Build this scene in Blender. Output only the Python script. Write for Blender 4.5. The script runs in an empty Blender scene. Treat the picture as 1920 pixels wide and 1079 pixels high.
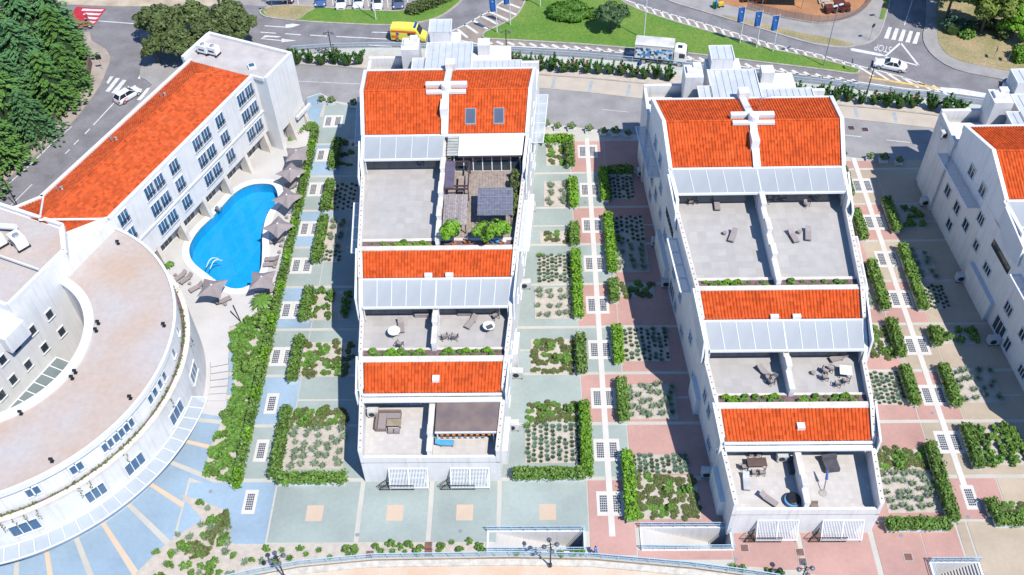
import bpy, math, random
from mathutils import Vector, Matrix
random.seed(11)
SC = bpy.context.scene
COL = SC.collection
# ------------------------------------------------------------------ camera
CAM_H = 90.0
F_PX, PITCH, YAW, ROLL = 1873.6, .83152, -.03774, -.03844
fwd = Vector((math.sin(YAW)*math.cos(PITCH), math.cos(YAW)*math.cos(PITCH), -math.sin(PITCH)))
rt0 = Vector((math.cos(YAW), -math.sin(YAW), 0)); up0 = rt0.cross(fwd)
RT = rt0*math.cos(ROLL)+up0*math.sin(ROLL); UP = -rt0*math.sin(ROLL)+up0*math.cos(ROLL)
cam = bpy.data.cameras.new('camera'); cam_o = bpy.data.objects.new('camera', cam); COL.objects.link(cam_o)
cam.sensor_width = 36; cam.lens = 36*F_PX/1920; cam.clip_start = 1; cam.clip_end = 2000
cam_o.matrix_world = Matrix(((RT.x, UP.x, -fwd.x, 0), (RT.y, UP.y, -fwd.y, 0), (RT.z, UP.z, -fwd.z, CAM_H), (0, 0, 0, 1)))
SC.camera = cam_o
# ------------------------------------------------------------------ light
SUN_DIR = Vector((-.453, .465, -1)).normalized()
EL = math.asin(-SUN_DIR.z)
w = bpy.data.worlds.new('World'); SC.world = w; w.use_nodes = True
nt = w.node_tree; bg = nt.nodes['Background']
sky = nt.nodes.new('ShaderNodeTexSky'); sky.sky_type = 'NISHITA'; sky.sun_disc = False
sky.sun_elevation = EL; sky.sun_rotation = math.atan2(-SUN_DIR.x, -SUN_DIR.y); sky.air_density = 1.0; sky.dust_density = 0.; sky.ozone_density = 9.
nt.links.new(sky.outputs[0], bg.inputs[0]); bg.inputs[1].default_value = .15
sl = bpy.data.lights.new('sun', 'SUN'); sl.energy = 4.6; sl.angle = math.radians(.53); sl.color = (1, .96, .90)
sun = bpy.data.objects.new('sun', sl); COL.objects.link(sun); sun.rotation_euler = SUN_DIR.to_track_quat('-Z', 'Y').to_euler(); sun.location = (60, -60, 120)
vs = SC.view_settings; vs.view_transform = 'Standard'; vs.look = 'None'; vs.exposure = .2; vs.gamma = 1; vs.use_curve_mapping = False
SC.cycles.max_bounces = 6; SC.cycles.diffuse_bounces = 1; SC.cycles.transparent_max_bounces = 12
try: SC.cycles.caustics_reflective = False; SC.cycles.caustics_refractive = False
except Exception: pass

def at(px, py, z=0.):
    """ground point (at height z) that a photograph pixel shows"""
    d = RT*((px-960)/F_PX) + UP*(-(py-539.5)/F_PX) + fwd
    t = (z-CAM_H)/d.z
    return Vector((d.x*t, d.y*t, z))
def at2(px, py, z=0.):
    p = at(px, py, z); return (p.x, p.y)
# ------------------------------------------------------------------ materials
def lin(h):
    h = h.lstrip('#'); o = []
    for i in (0, 2, 4):
        c = int(h[i:i+2], 16)/255; o.append(c/12.92 if c <= .04045 else ((c+.055)/1.055)**2.4)
    return o
MATS = {}
def mat(name, col, rough=.75, scale=1.2, amt=.14, bump=0., fine=0., metal=0., spec=.4, rnd=0., tint=None, coord='pos', streak=0.):
    if name in MATS: return MATS[name]
    if isinstance(col, str): col = lin(col)
    m = bpy.data.materials.new(name); m.use_nodes = True; n = m.node_tree; L = n.links
    b = n.nodes['Principled BSDF']; b.inputs['Roughness'].default_value = rough; b.inputs['Metallic'].default_value = metal
    b.inputs['Specular IOR Level'].default_value = spec
    if coord == 'pos': src = n.nodes.new('ShaderNodeNewGeometry').outputs['Position']
    else: src = n.nodes.new('ShaderNodeTexCoord').outputs['Object']
    nz = n.nodes.new('ShaderNodeTexNoise'); nz.inputs['Scale'].default_value = scale; nz.inputs['Detail'].default_value = 5
    L.new(src, nz.inputs['Vector'])
    mx = n.nodes.new('ShaderNodeMix'); mx.data_type = 'RGBA'
    c2 = tint if tint else [c*(1-amt*1.6) for c in col]
    if isinstance(c2, str): c2 = lin(c2)
    mx.inputs[6].default_value = (*[min(1, c*(1+amt*.5)) for c in col], 1); mx.inputs[7].default_value = (*c2, 1)
    rp = n.nodes.new('ShaderNodeMapRange'); rp.inputs[1].default_value = .35; rp.inputs[2].default_value = .72
    L.new(nz.outputs[0], rp.inputs[0]); L.new(rp.outputs[0], mx.inputs[0]); out = mx.outputs[2]
    if fine or rnd:
        hs = n.nodes.new('ShaderNodeHueSaturation'); L.new(out, hs.inputs['Color']); out = hs.outputs[0]
        if fine:
            n2 = n.nodes.new('ShaderNodeTexNoise'); n2.inputs['Scale'].default_value = scale*14; L.new(src, n2.inputs['Vector'])
            r2 = n.nodes.new('ShaderNodeMapRange'); r2.inputs[1].default_value = .3; r2.inputs[2].default_value = .7
            r2.inputs[3].default_value = 1-fine; r2.inputs[4].default_value = 1+fine
            L.new(n2.outputs[0], r2.inputs[0]); v = r2.outputs[0]
        if rnd:
            oi = n.nodes.new('ShaderNodeObjectInfo'); r3 = n.nodes.new('ShaderNodeMapRange')
            r3.inputs[3].default_value = 1-rnd; r3.inputs[4].default_value = 1+rnd; L.new(oi.outputs['Random'], r3.inputs[0])
            if fine:
                mm = n.nodes.new('ShaderNodeMath'); mm.operation = 'MULTIPLY'; L.new(v, mm.inputs[0]); L.new(r3.outputs[0], mm.inputs[1]); v = mm.outputs[0]
            else: v = r3.outputs[0]
        L.new(v, hs.inputs['Value'])
    if streak:
        mp = n.nodes.new('ShaderNodeMapping'); mp.inputs['Scale'].default_value = (2.6, 2.6, .16); L.new(src, mp.inputs['Vector'])
        n4 = n.nodes.new('ShaderNodeTexNoise'); n4.inputs['Scale'].default_value = 1.; n4.inputs['Detail'].default_value = 4; L.new(mp.outputs[0], n4.inputs['Vector'])
        r4 = n.nodes.new('ShaderNodeMapRange'); r4.inputs[1].default_value = .5; r4.inputs[2].default_value = .72; r4.inputs[3].default_value = 1.; r4.inputs[4].default_value = 1-streak; L.new(n4.outputs[0], r4.inputs[0])
        h4 = n.nodes.new('ShaderNodeHueSaturation'); L.new(out, h4.inputs['Color']); L.new(r4.outputs[0], h4.inputs['Value']); out = h4.outputs[0]
    L.new(out, b.inputs['Base Color'])
    if bump:
        bp = n.nodes.new('ShaderNodeBump'); bp.inputs['Strength'].default_value = bump; bp.inputs['Distance'].default_value = .05
        n3 = n.nodes.new('ShaderNodeTexNoise'); n3.inputs['Scale'].default_value = scale*9; n3.inputs['Detail'].default_value = 6
        L.new(src, n3.inputs['Vector']); L.new(n3.outputs[0], bp.inputs['Height']); L.new(bp.outputs[0], b.inputs['Normal'])
    MATS[name] = m; return m
def leafmat(name, c1, c2, rough=.55):
    m = mat(name, c1, rough, scale=2.2, amt=.2, fine=.25, rnd=.14, tint=c2, spec=.3)
    return m
def tilemat(name, col, sx, sy, joint=.012, jcol=.72, rough=.7, var=.06, rot=0.):
    """slabs with joints, in world metres"""
    m = bpy.data.materials.new(name); m.use_nodes = True; n = m.node_tree; L = n.links; b = n.nodes['Principled BSDF']
    b.inputs['Roughness'].default_value = rough; col = lin(col) if isinstance(col, str) else col
    g = n.nodes.new('ShaderNodeNewGeometry'); mp = n.nodes.new('ShaderNodeMapping'); mp.inputs['Rotation'].default_value = (0, 0, rot)
    L.new(g.outputs['Position'], mp.inputs['Vector'])
    br = n.nodes.new('ShaderNodeTexBrick'); br.offset = 0.; br.inputs['Scale'].default_value = 1.; br.inputs['Mortar Size'].default_value = joint
    br.inputs['Brick Width'].default_value = sx; br.inputs['Row Height'].default_value = sy
    br.inputs['Color1'].default_value = (*[c*(1-var) for c in col], 1); br.inputs['Color2'].default_value = (*[min(1, c*(1+var)) for c in col], 1)
    br.inputs['Mortar'].default_value = (*[c*jcol for c in col], 1)
    L.new(mp.outputs[0], br.inputs['Vector'])
    nz = n.nodes.new('ShaderNodeTexNoise'); nz.inputs['Scale'].default_value = .9; nz.inputs['Detail'].default_value = 6; L.new(g.outputs['Position'], nz.inputs['Vector'])
    r = n.nodes.new('ShaderNodeMapRange'); r.inputs[1].default_value = .3; r.inputs[2].default_value = .7; r.inputs[3].default_value = .93; r.inputs[4].default_value = 1.04; L.new(nz.outputs[0], r.inputs[0])
    hs = n.nodes.new('ShaderNodeHueSaturation'); L.new(br.outputs[0], hs.inputs['Color']); L.new(r.outputs[0], hs.inputs['Value']); L.new(hs.outputs[0], b.inputs['Base Color'])
    MATS[name] = m; return m
def glassmat(name, col, rough=.04, alpha=1.):
    m = bpy.data.materials.new(name); m.use_nodes = True; b = m.node_tree.nodes['Principled BSDF']
    nz = m.node_tree.nodes.new('ShaderNodeTexNoise'); nz.inputs['Scale'].default_value = .6
    mx = m.node_tree.nodes.new('ShaderNodeMix'); mx.data_type = 'RGBA'
    mx.inputs[6].default_value = (*[c*.8 for c in col], 1); mx.inputs[7].default_value = (*[min(1, c*1.2) for c in col], 1)
    m.node_tree.links.new(nz.outputs[0], mx.inputs[0]); m.node_tree.links.new(mx.outputs[2], b.inputs['Base Color'])
    b.inputs['Roughness'].default_value = rough; b.inputs['Specular IOR Level'].default_value = .7; b.inputs['Alpha'].default_value = alpha
    MATS[name] = m; return m
STUCCO = mat('white_stucco', (.77, .76, .745), .85, scale=.55, amt=.045, bump=.08, fine=.02, streak=.13)
STUCCO2 = mat('grey_white_stucco', (.72, .71, .70), .85, scale=.45, amt=.07, bump=.08, fine=.03, streak=.15)
COPING = mat('white_coping', (.74, .74, .73), .6, scale=.8, amt=.05, fine=.03)
CREAM = mat('cream_coping', (0.703, 0.646, 0.570), .8, scale=.9, amt=.12, fine=.05)
WMETAL = mat('white_painted_metal', (.80, .82, .84), .35, scale=2, amt=.03, spec=.5)
CANOPY = mat('white_canopy_sheet', (.58, .62, .66), .4, scale=.8, amt=.05, spec=.5)
ZINC = mat('pale_zinc_sheet', (0.541, 0.574, 0.607), .4, scale=.7, amt=.08, spec=.5)
BLACKM = mat('black_metal', (.02, .022, .025), .45, amt=.1)
GREYM = mat('grey_metal', (.35, .36, .38), .4, amt=.1, metal=.3)
DARK = mat('dark_interior', (.03, .033, .04), .6, amt=.2)
def roofmat(name, col, rot=0.):
    """clay tiles: every tile its own tone, faded patches and dark weathering"""
    m = bpy.data.materials.new(name); m.use_nodes = True; n = m.node_tree; L = n.links; b = n.nodes['Principled BSDF']; b.inputs['Roughness'].default_value = .85; b.inputs['Specular IOR Level'].default_value = .12
    g = n.nodes.new('ShaderNodeNewGeometry'); mp = n.nodes.new('ShaderNodeMapping'); mp.inputs['Rotation'].default_value = (0, 0, rot); L.new(g.outputs['Position'], mp.inputs['Vector'])
    sn = n.nodes.new('ShaderNodeVectorMath'); sn.operation = 'SNAP'; sn.inputs[1].default_value = (.34, .42, 50); L.new(mp.outputs[0], sn.inputs[0])
    wn = n.nodes.new('ShaderNodeTexWhiteNoise'); L.new(sn.outputs[0], wn.inputs['Vector'])
    r1 = n.nodes.new('ShaderNodeMapRange'); r1.inputs[3].default_value = .74; r1.inputs[4].default_value = 1.18; L.new(wn.outputs['Value'], r1.inputs[0])
    nz = n.nodes.new('ShaderNodeTexNoise'); nz.inputs['Scale'].default_value = .45; nz.inputs['Detail'].default_value = 6; L.new(g.outputs['Position'], nz.inputs['Vector'])
    cr = n.nodes.new('ShaderNodeValToRGB'); el = cr.color_ramp.elements; el[0].position = .25; el[0].color = (col[0]*.84, col[1]*.88, col[2]*1.0, 1); el[1].position = .78; el[1].color = (col[0]*1.0, col[1]*1.18, col[2]*1.4, 1); e2 = el.new(.5); e2.color = (*col, 1); L.new(nz.outputs[0], cr.inputs[0])
    hs = n.nodes.new('ShaderNodeHueSaturation'); L.new(cr.outputs[0], hs.inputs['Color']); L.new(r1.outputs[0], hs.inputs['Value']); L.new(hs.outputs[0], b.inputs['Base Color']); MATS[name] = m; return m
ROOF = roofmat('orange_roof_tile', (.60, .095, .022)); ROOF_OLD = roofmat('terracotta_roof_tile', (.56, .098, .028), .40)
ASPHALT = mat('asphalt', (0.225, 0.216, 0.225), .9, scale=.35, amt=.16, fine=.1, bump=.1)
ASPHALT2 = mat('pale_asphalt', (0.312, 0.300, 0.300), .9, scale=.3, amt=.14, fine=.06, bump=.05)
HATCH = mat('beige_hatched_surface', (0.306, 0.255, 0.212), .9, scale=.5, amt=.16, fine=.1)
PAINT = mat('white_road_paint', (0.675, 0.675, 0.657), .7, scale=1.5, amt=.15, fine=.1)
YPAINT = mat('yellow_road_paint', (.75, .48, .08), .7, scale=2.5, amt=.3, tint=(.4, .33, .22))
RPAINT = mat('red_road_paint', (.5, .03, .05), .7, scale=2.5, amt=.2)
KERB = mat('kerb_stone', (0.442, 0.408, 0.374), .85, scale=1, amt=.15, fine=.08)
PAVE = mat('grey_pavement', (0.336, 0.320, 0.308), .9, scale=.5, amt=.12, fine=.06)
PAVE2 = mat('beige_pavement', (0.508, 0.447, 0.369), .9, scale=.4, amt=.08, fine=.05)
GRASS = mat('lawn', (0.085, 0.187, 0.025), .95, scale=.22, amt=.3, fine=.22, bump=.3, tint=(.17, .25, .045))
DRY = mat('dry_grass', (.34, .26, .15), .95, scale=.25, amt=.3, fine=.2, bump=.2, tint=(.22, .22, .09))
EARTH = mat('earth', (.33, .26, .19), .95, scale=.15, amt=.25, fine=.15)
GRAVEL = mat('pale_gravel', (0.533, 0.473, 0.404), .95, scale=1.6, amt=.1, fine=.12, bump=.4)
SOIL = mat('purple_brown_soil', (.20, .13, .13), .95, scale=3, amt=.25, fine=.2, bump=.4)
PG = mat('green_concrete', (0.344, 0.397, 0.365), .85, scale=.16, amt=.12, fine=.04, bump=.05, rnd=.05)
PP = mat('pink_concrete', (0.504, 0.297, 0.253), .85, scale=.16, amt=.12, fine=.04, bump=.05, rnd=.05)
PY = mat('sand_concrete', (.47, .385, .29), .85, scale=.16, amt=.12, fine=.04, bump=.05, rnd=.05)
PB = mat('blue_concrete', (0.304, 0.408, 0.500), .85, scale=.16, amt=.12, fine=.04, bump=.05, rnd=.05)
PC = mat('cream_concrete', (0.528, 0.504, 0.440), .85, scale=.3, amt=.06, fine=.04)
PW = mat('white_concrete', (0.654, 0.619, 0.568), .8, scale=.4, amt=.05, fine=.04)
PO = mat('peach_concrete', (0.588, 0.454, 0.336), .8, scale=.4, amt=.05, fine=.04)
DECK = mat('cream_pool_deck', (0.569, 0.546, 0.520), .8, scale=.3, amt=.06, fine=.03)
TERR = tilemat('grey_terrace_tile', (0.450, 0.426, 0.403), .95, .95, .012, .9)
TERRW = tilemat('pale_terrace_tile', (0.574, 0.533, 0.492), .5, .5, .012, .9)
GLASS = glassmat('window_glass', (.035, .05, .065))
GLASSB = glassmat('blue_window_glass', (.05, .13, .24), .05)
GLASSC = glassmat('clear_canopy_glass', (.62, .68, .72), .12, .45)
CANS = glassmat('canopy_panel_sheet', (.50, .53, .55), .35, .74)
WICK = mat('grey_brown_fabric', (.33, .285, .275), .8, scale=6, amt=.1, rnd=.08)
PARASOL = mat('taupe_fabric', (0.308, 0.265, 0.265), .85, scale=1.5, amt=.08)
WOODD = mat('weathered_wood', (.36, .29, .25), .8, scale=2, amt=.2, fine=.1)
BROWN = mat('dark_brown_metal', (.09, .055, .06), .5, amt=.15)
TRUNK = mat('bark', (.16, .12, .09), .9, scale=3, amt=.25, bump=.3)
# ------------------------------------------------------------------ mesh builder
class MB:
    def __init__(s): s.v = []; s.f = []; s.mi = []; s.cur = 0
    def add(s, vs, fs):
        k = len(s.v); s.v += [tuple(p) for p in vs]; s.f += [tuple(i+k for i in f) for f in fs]; s.mi += [s.cur]*len(fs); return s
    def hexa(s, p):   # p: bottom 4 ccw, top 4 ccw
        return s.add(p, [(3, 2, 1, 0), (4, 5, 6, 7), (0, 1, 5, 4), (1, 2, 6, 5), (2, 3, 7, 6), (3, 0, 4, 7)])
    def box(s, x0, x1, y0, y1, z0, z1):
        return s.hexa([(x0, y0, z0), (x1, y0, z0), (x1, y1, z0), (x0, y1, z0), (x0, y0, z1), (x1, y0, z1), (x1, y1, z1), (x0, y1, z1)])
    def obox(s, c, dx, dy, z0, z1, a=0., top=1.):
        ca, sa = math.cos(a), math.sin(a); q = []
        for z, k in ((z0, 1), (z1, top)):
            for ux, uy in ((-1, -1), (1, -1), (1, 1), (-1, 1)):
                x, y = ux*dx*k, uy*dy*k; q.append((c[0]+x*ca-y*sa, c[1]+x*sa+y*ca, z))
        return s.hexa(q)
    def prism(s, pts, z0, z1):
        n = len(pts); ar = sum(pts[i][0]*pts[(i+1) % n][1]-pts[(i+1) % n][0]*pts[i][1] for i in range(n))
        if ar < 0: pts = pts[::-1]
        vs = [(p[0], p[1], z0) for p in pts]+[(p[0], p[1], z1) for p in pts]
        return s.add(vs, [tuple(range(n, 2*n)), tuple(range(n-1, -1, -1))]+[(i, (i+1) % n, n+(i+1) % n, n+i) for i in range(n)])
    def sheet(s, pts, z):
        n = len(pts); ar = sum(pts[i][0]*pts[(i+1) % n][1]-pts[(i+1) % n][0]*pts[i][1] for i in range(n))
        if ar < 0: pts = pts[::-1]
        return s.add([(p[0], p[1], z) for p in pts], [tuple(range(n))])
    def bar(s, a, b, w, h=None):
        a, b = Vector(a), Vector(b); h = h or w; d = (b-a)
        if d.length < 1e-6: return s
        d.normalize(); x = d.cross(Vector((0, 0, 1)))
        if x.length < 1e-3: x = Vector((1, 0, 0))
        x.normalize(); y = x.cross(d); x *= w/2; y *= h/2
        return s.hexa([a-x-y, a+x-y, b+x-y, b-x-y, a-x+y, a+x+y, b+x+y, b-x+y])
    def tube(s, a, b, r0, r1=None, n=8):
        a, b = Vector(a), Vector(b); r1 = r0 if r1 is None else r1; d = (b-a).normalized(); x = d.orthogonal().normalized(); y = d.cross(x)
        vs = []
        for c, r in ((a, r0), (b, r1)):
            for i in range(n):
                t = 2*math.pi*i/n; vs.append(c+(x*math.cos(t)+y*math.sin(t))*r)
        return s.add(vs, [(i, (i+1) % n, n+(i+1) % n, n+i) for i in range(n)]+[tuple(range(n-1, -1, -1)), tuple(range(n, 2*n))])
    def lathe(s, c, prof, n=16):
        vs = []; fs = []
        for r, z in prof:
            for i in range(n):
                t = 2*math.pi*i/n; vs.append((c[0]+r*math.cos(t), c[1]+r*math.sin(t), c[2]+z))
        for j in range(len(prof)-1):
            for i in range(n): fs.append((j*n+i, j*n+(i+1) % n, (j+1)*n+(i+1) % n, (j+1)*n+i))
        fs.append(tuple(range(n-1, -1, -1))); k = (len(prof)-1)*n; fs.append(tuple(range(k, k+n)))
        return s.add(vs, fs)
    def mesh(s, name, mats, smooth=False):
        me = bpy.data.meshes.new(name); me.from_pydata(s.v, [], s.f)
        for m in (mats if isinstance(mats, (list, tuple)) else [mats]): me.materials.append(m)
        if len(me.materials) > 1: me.polygons.foreach_set('material_index', s.mi)
        if smooth: me.polygons.foreach_set('use_smooth', [True]*len(me.polygons))
        me.update(); return me
    def build(s, name, mats, parent=None, smooth=False, local=False):
        return link(name, s.mesh(name, mats, smooth), parent, local)
def link(name, me, parent=None, local=False):
    o = bpy.data.objects.new(name, me); COL.objects.link(o)
    if parent is not None:
        o.parent = parent
        if not local: o.matrix_parent_inverse = wm(parent).inverted()
    return o
def wm(o):
    m = o.matrix_basis.copy()
    if o.parent: m = wm(o.parent) @ o.matrix_parent_inverse @ m
    return m
def tag(o, label=None, cat=None, group=None, kind=None):
    if label: o['label'] = label
    if cat: o['category'] = cat
    if group: o['group'] = group
    if kind: o['kind'] = kind
    return o
def thing(name, label, cat, loc=(0, 0, 0), rz=0., group=None):
    o = bpy.data.objects.new(name, None); COL.objects.link(o); o.location = loc; o.rotation_euler = (0, 0, rz); o.empty_display_size = .3
    return tag(o, label, cat, group)
def copy_tree(o, parent=None):
    c = o.copy(); COL.objects.link(c)
    if parent is not None: c.parent = parent
    for ch in [x for x in bpy.data.objects if x.parent == o] if o not in KIDS else KIDS[o]: copy_tree(ch, c)
    return c
KIDS = {}
def regkids(o):
    """remember a prototype's children so copies do not search the whole file"""
    ks = [x for x in bpy.data.objects if x.parent == o]; KIDS[o] = ks
    for k in ks: regkids(k)
def struct(name, mb, m, parent=None):
    o = mb.build(name, m, parent); o['kind'] = 'structure'; return o
def gpx(pts, z=0.): return [at2(x, y, z) for x, y in pts]
def strip(pl, w0, w1):
    """polygon band between offsets w0 and w1 (left side +) of a polyline"""
    a = []; b = []
    for i, p in enumerate(pl):
        p0 = pl[max(0, i-1)]; p1 = pl[min(len(pl)-1, i+1)]; d = Vector((p1[0]-p0[0], p1[1]-p0[1])).normalized(); n = Vector((-d.y, d.x))
        a.append((p[0]+n.x*w0, p[1]+n.y*w0)); b.append((p[0]+n.x*w1, p[1]+n.y*w1))
    return a, b
def ribbon(mb, pl, w0, w1, z0, z1):
    a, b = strip(pl, w0, w1)
    for i in range(len(pl)-1):
        q = [a[i], a[i+1], b[i+1], b[i]]
        ar = sum(q[j][0]*q[(j+1) % 4][1]-q[(j+1) % 4][0]*q[j][1] for j in range(4))
        if ar < 0: q = q[::-1]
        if z1 is None: mb.add([(x, y, z0) for x, y in q], [(0, 1, 2, 3)])
        else: mb.hexa([(x, y, z0) for x, y in q]+[(x, y, z1) for x, y in q])
def smoothpl(pl, n=4, closed=False):
    out = []; N = len(pl)
    for i in range(N if closed else N-1):
        p0 = pl[(i-1) % N] if closed or i > 0 else pl[0]; p1 = pl[i]; p2 = pl[(i+1) % N]; p3 = pl[(i+2) % N] if closed or i+2 < N else pl[-1]
        for k in range(n):
            t = k/n; out.append(tuple(.5*((2*p1[j])+(-p0[j]+p2[j])*t+(2*p0[j]-5*p1[j]+4*p2[j]-p3[j])*t*t+(-p0[j]+3*p1[j]-3*p2[j]+p3[j])*t**3) for j in range(2)))
    if not closed: out.append(tuple(pl[-1]))
    return out
# ------------------------------------------------------------------ ground and roads
struct('road', MB().sheet([(-140, 62), (-52, 62), (-46, 104), (150, 96), (240, 60), (240, 260), (-260, 260), (-260, 62)], -.08), ASPHALT)
RAIL = [(548, 97), (620, 92), (720, 90), (830, 92), (960, 101), (1100, 110), (1240, 122), (1290, 128), (1450, 150), (1560, 162), (1700, 180), (1810, 194), (1960, 213), (2300, 262)]
BEDT = [(548, 107), (620, 103), (720, 102), (830, 104), (960, 113), (1100, 122), (1240, 135), (1290, 141), (1450, 164), (1560, 177), (1700, 196), (1810, 211), (1960, 231), (2300, 285)]
BEDB = [(548, 121), (620, 124), (700, 131), (830, 134), (1014, 141), (1100, 147), (1195, 156), (1290, 167), (1450, 184), (1560, 197), (1640, 204), (1730, 214), (1920, 238), (2300, 300)]
struct('roadside_pavement', MB().prism(gpx(RAIL)+gpx(BEDT)[::-1], -.3, .03), mat('pale_green_pavement', (.50, .51, .47), .9, scale=.5, amt=.1, fine=.06))
struct('oleander_bed', MB().prism(gpx(BEDT)+gpx(BEDB)[::-1], -.3, .05), GRAVEL)
k = MB(); ribbon(k, gpx(BEDB), -.12, .12, -.3, .16); struct('bed_kerb', k, KERB)
k = MB(); ribbon(k, gpx([(x, y) for x, y in RAIL]), -.02, .2, -.3, .06); struct('road_kerb', k, KERB)
DRV_S = [(2300, 420), (1920, 345), (1720, 312), (1640, 300), (1575, 292), (1205, 255), (1150, 246), (1110, 242), (1060, 236), (1005, 228), (690, 202), (632, 192), (600, 178), (575, 186), (540, 240), (380, 150), (540, 110)]
struct('access_drive', MB().sheet(gpx(BEDB)+gpx(DRV_S), -.06), ASPHALT2)
pv = MB(); pv.prism(gpx([(1000, 141), (1100, 147), (1195, 156), (1290, 167), (1450, 184), (1560, 197), (1640, 204), (1730, 214), (1920, 238), (1920, 262), (1730, 238), (1640, 228), (1550, 218), (1450, 208), (1290, 193), (1195, 184), (1100, 173), (1000, 164)]), -.3, .02)
pavo = struct('access_pavement', pv, PAVE2)
for (a, b) in (((1037, 146), (1033, 165)), ((1107, 152), (1102, 172)), ((1178, 159), (1173, 180)), ((1601, 203), (1604, 222)), ((1673, 211), (1677, 230))):
    A, B = at(*a), at(*b); m = MB(); d = Vector((.45, -.05, 0)); m.hexa([B+Vector((0, 0, .021)), B+d+Vector((0, 0, .021)), A+d+Vector((0, 0, .021)), A+Vector((0, 0, .021)), B+Vector((0, 0, .026)), B+d+Vector((0, 0, .026)), A+d+Vector((0, 0, .026)), A+Vector((0, 0, .026))])
    o = m.build('grey_paving_band', mat('blue_grey_band', (.36, .41, .45), .85), pavo)
# drive lines
dl = MB(); ribbon(dl, gpx([(560, 152), (690, 158)]), -.05, .05, -.055, None); ribbon(dl, gpx([(1570, 252), (1615, 256)]), -.06, .06, -.055, None); ribbon(dl, gpx([(1662, 262), (1707, 267)]), -.06, .06, -.055, None); ribbon(dl, gpx([(1130, 205), (1180, 210)]), -.04, .04, -.055, None)
struct('drive_line', dl, PAINT)
# ---- islands
def island(name, px, m=GRASS, h=.08, kw=.22, sm=3, kerbm=KERB):
    pl = smoothpl(gpx(px), sm, True); o = struct(name, MB().prism(pl, -.3, h), m)
    kb = MB(); ar = sum(pl[i][0]*pl[(i+1) % len(pl)][1]-pl[(i+1) % len(pl)][0]*pl[i][1] for i in range(len(pl)))
    q = pl+[pl[0]]
    ribbon(kb, q if ar < 0 else q[::-1], -.02, kw, -.3, h+.05); kb.build('kerb', kerbm, o); return o
island('parking_verge', [(493, 18), (498, 31), (560, 39), (640, 44), (720, 47), (775, 44), (820, 33), (850, 14), (868, -8), (810, 2), (772, 17), (740, 22), (690, 20), (600, 15), (540, 11)])
island('dry_verge', [(496, 17), (500, 30), (530, 35), (560, 36), (575, 25), (590, 14), (545, 12), (515, 13)], DRY, .09, .05)
CENTR = [(907, 66), (912, 72), (960, 75), (1080, 82), (1190, 91), (1300, 101), (1440, 118), (1540, 130), (1597, 138), (1609, 134), (1603, 129), (1540, 113), (1480, 100), (1440, 92), (1335, 62), (1260, 40), (1192, 17), (1150, -6), (1100, -30), (1030, -30), (993, -8), (977, 20), (962, 36), (930, 52), (912, 60)]
# hatched borders, white edge lines and stripes
HL = [(825, 68), (912, 76), (960, 78.5), (1080, 86), (1190, 95), (1300, 106), (1440, 124), (1540, 139), (1610, 150), (1700, 163), (1768, 172)]
HL2 = [(825, 68), (912, 85), (960, 86.5), (1080, 92), (1190, 100), (1300, 112.5), (1440, 130.5), (1540, 144), (1610, 153.5), (1700, 166), (1768, 172)]
hz = MB(); hz.sheet(gpx([(825, 68), (868, 48), (915, 22), (946, 0), (965, -14), (1000, -14), (977, 22), (962, 37), (925, 55), (905, 67), (925, 74), (960, 76)]+HL[3:]+HL2[::-1][1:-1]), -.074)
hz.sheet(gpx([(1140, -12), (1192, 6), (1260, 27), (1335, 48), (1440, 80), (1540, 103), (1600, 120), (1690, 143), (1760, 163), (1790, 173), (1768, 172), (1700, 163), (1610, 150), (1608, 134), (1540, 113), (1440, 92), (1335, 62), (1260, 40), (1192, 17), (1150, -2)]), -.072)
struct('hatched_margin', hz, HATCH)
mk = MB()
def line(px, w=.12, z=-.066, m=None): ribbon(m or mk, gpx(px), -w, w, z, None)
line([(825, 68), (912, 85), (960, 86.5), (1080, 92), (1190, 100), (1300, 112.5), (1440, 130.5), (1540, 144), (1610, 153.5), (1700, 166), (1768, 172)], .13)
line([(825, 68), (868, 48), (915, 22), (946, 0), (965, -14)], .12)
line([(1140, -12), (1192, 6), (1260, 27), (1335, 48), (1440, 80), (1540, 103), (1600, 120), (1690, 143), (1768, 172)], .12)
def lerp(a, b, t): return tuple(a[i]+(b[i]-a[i])*t for i in range(len(a)))
def alongpx(pl, step, off=0.):
    P = [(p, at(*p)) for p in pl]; d = off; out = []
    for i in range(len(P)-1):
        L = (P[i+1][1]-P[i][1]).length
        while d < L: out.append(lerp(P[i][0], P[i+1][0], d/L)); d += step
        d -= L
    return out
for (x, y) in alongpx(HL[1:9], 1.75): line([(x-1.5, y+.2), (x+11, y+5.8+.003*(x-900))], .24)
for (x, y) in alongpx([(1192, 6), (1260, 27), (1335, 48), (1440, 80), (1540, 103), (1600, 120)], 1.5): line([(x, y), (x+7, y+12.5)], .19)
for i in range(8):
    t = i/7; a = lerp((842, 62), (944, 3), t); b = lerp((862, 80), (985, 8), min(1, t*.9)); b = lerp((858, 79), (990, 20), t)
    line([a, b], .22)
for (x, y) in alongpx([(1622, 130), (1768, 168)], 2.2): line([(x-14, y-7), (x+16, y+12)], .2)
mk.sheet(gpx([(1762, 163), (1800, 166), (1870, 178), (1868, 186), (1768, 172)]), -.065)
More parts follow.
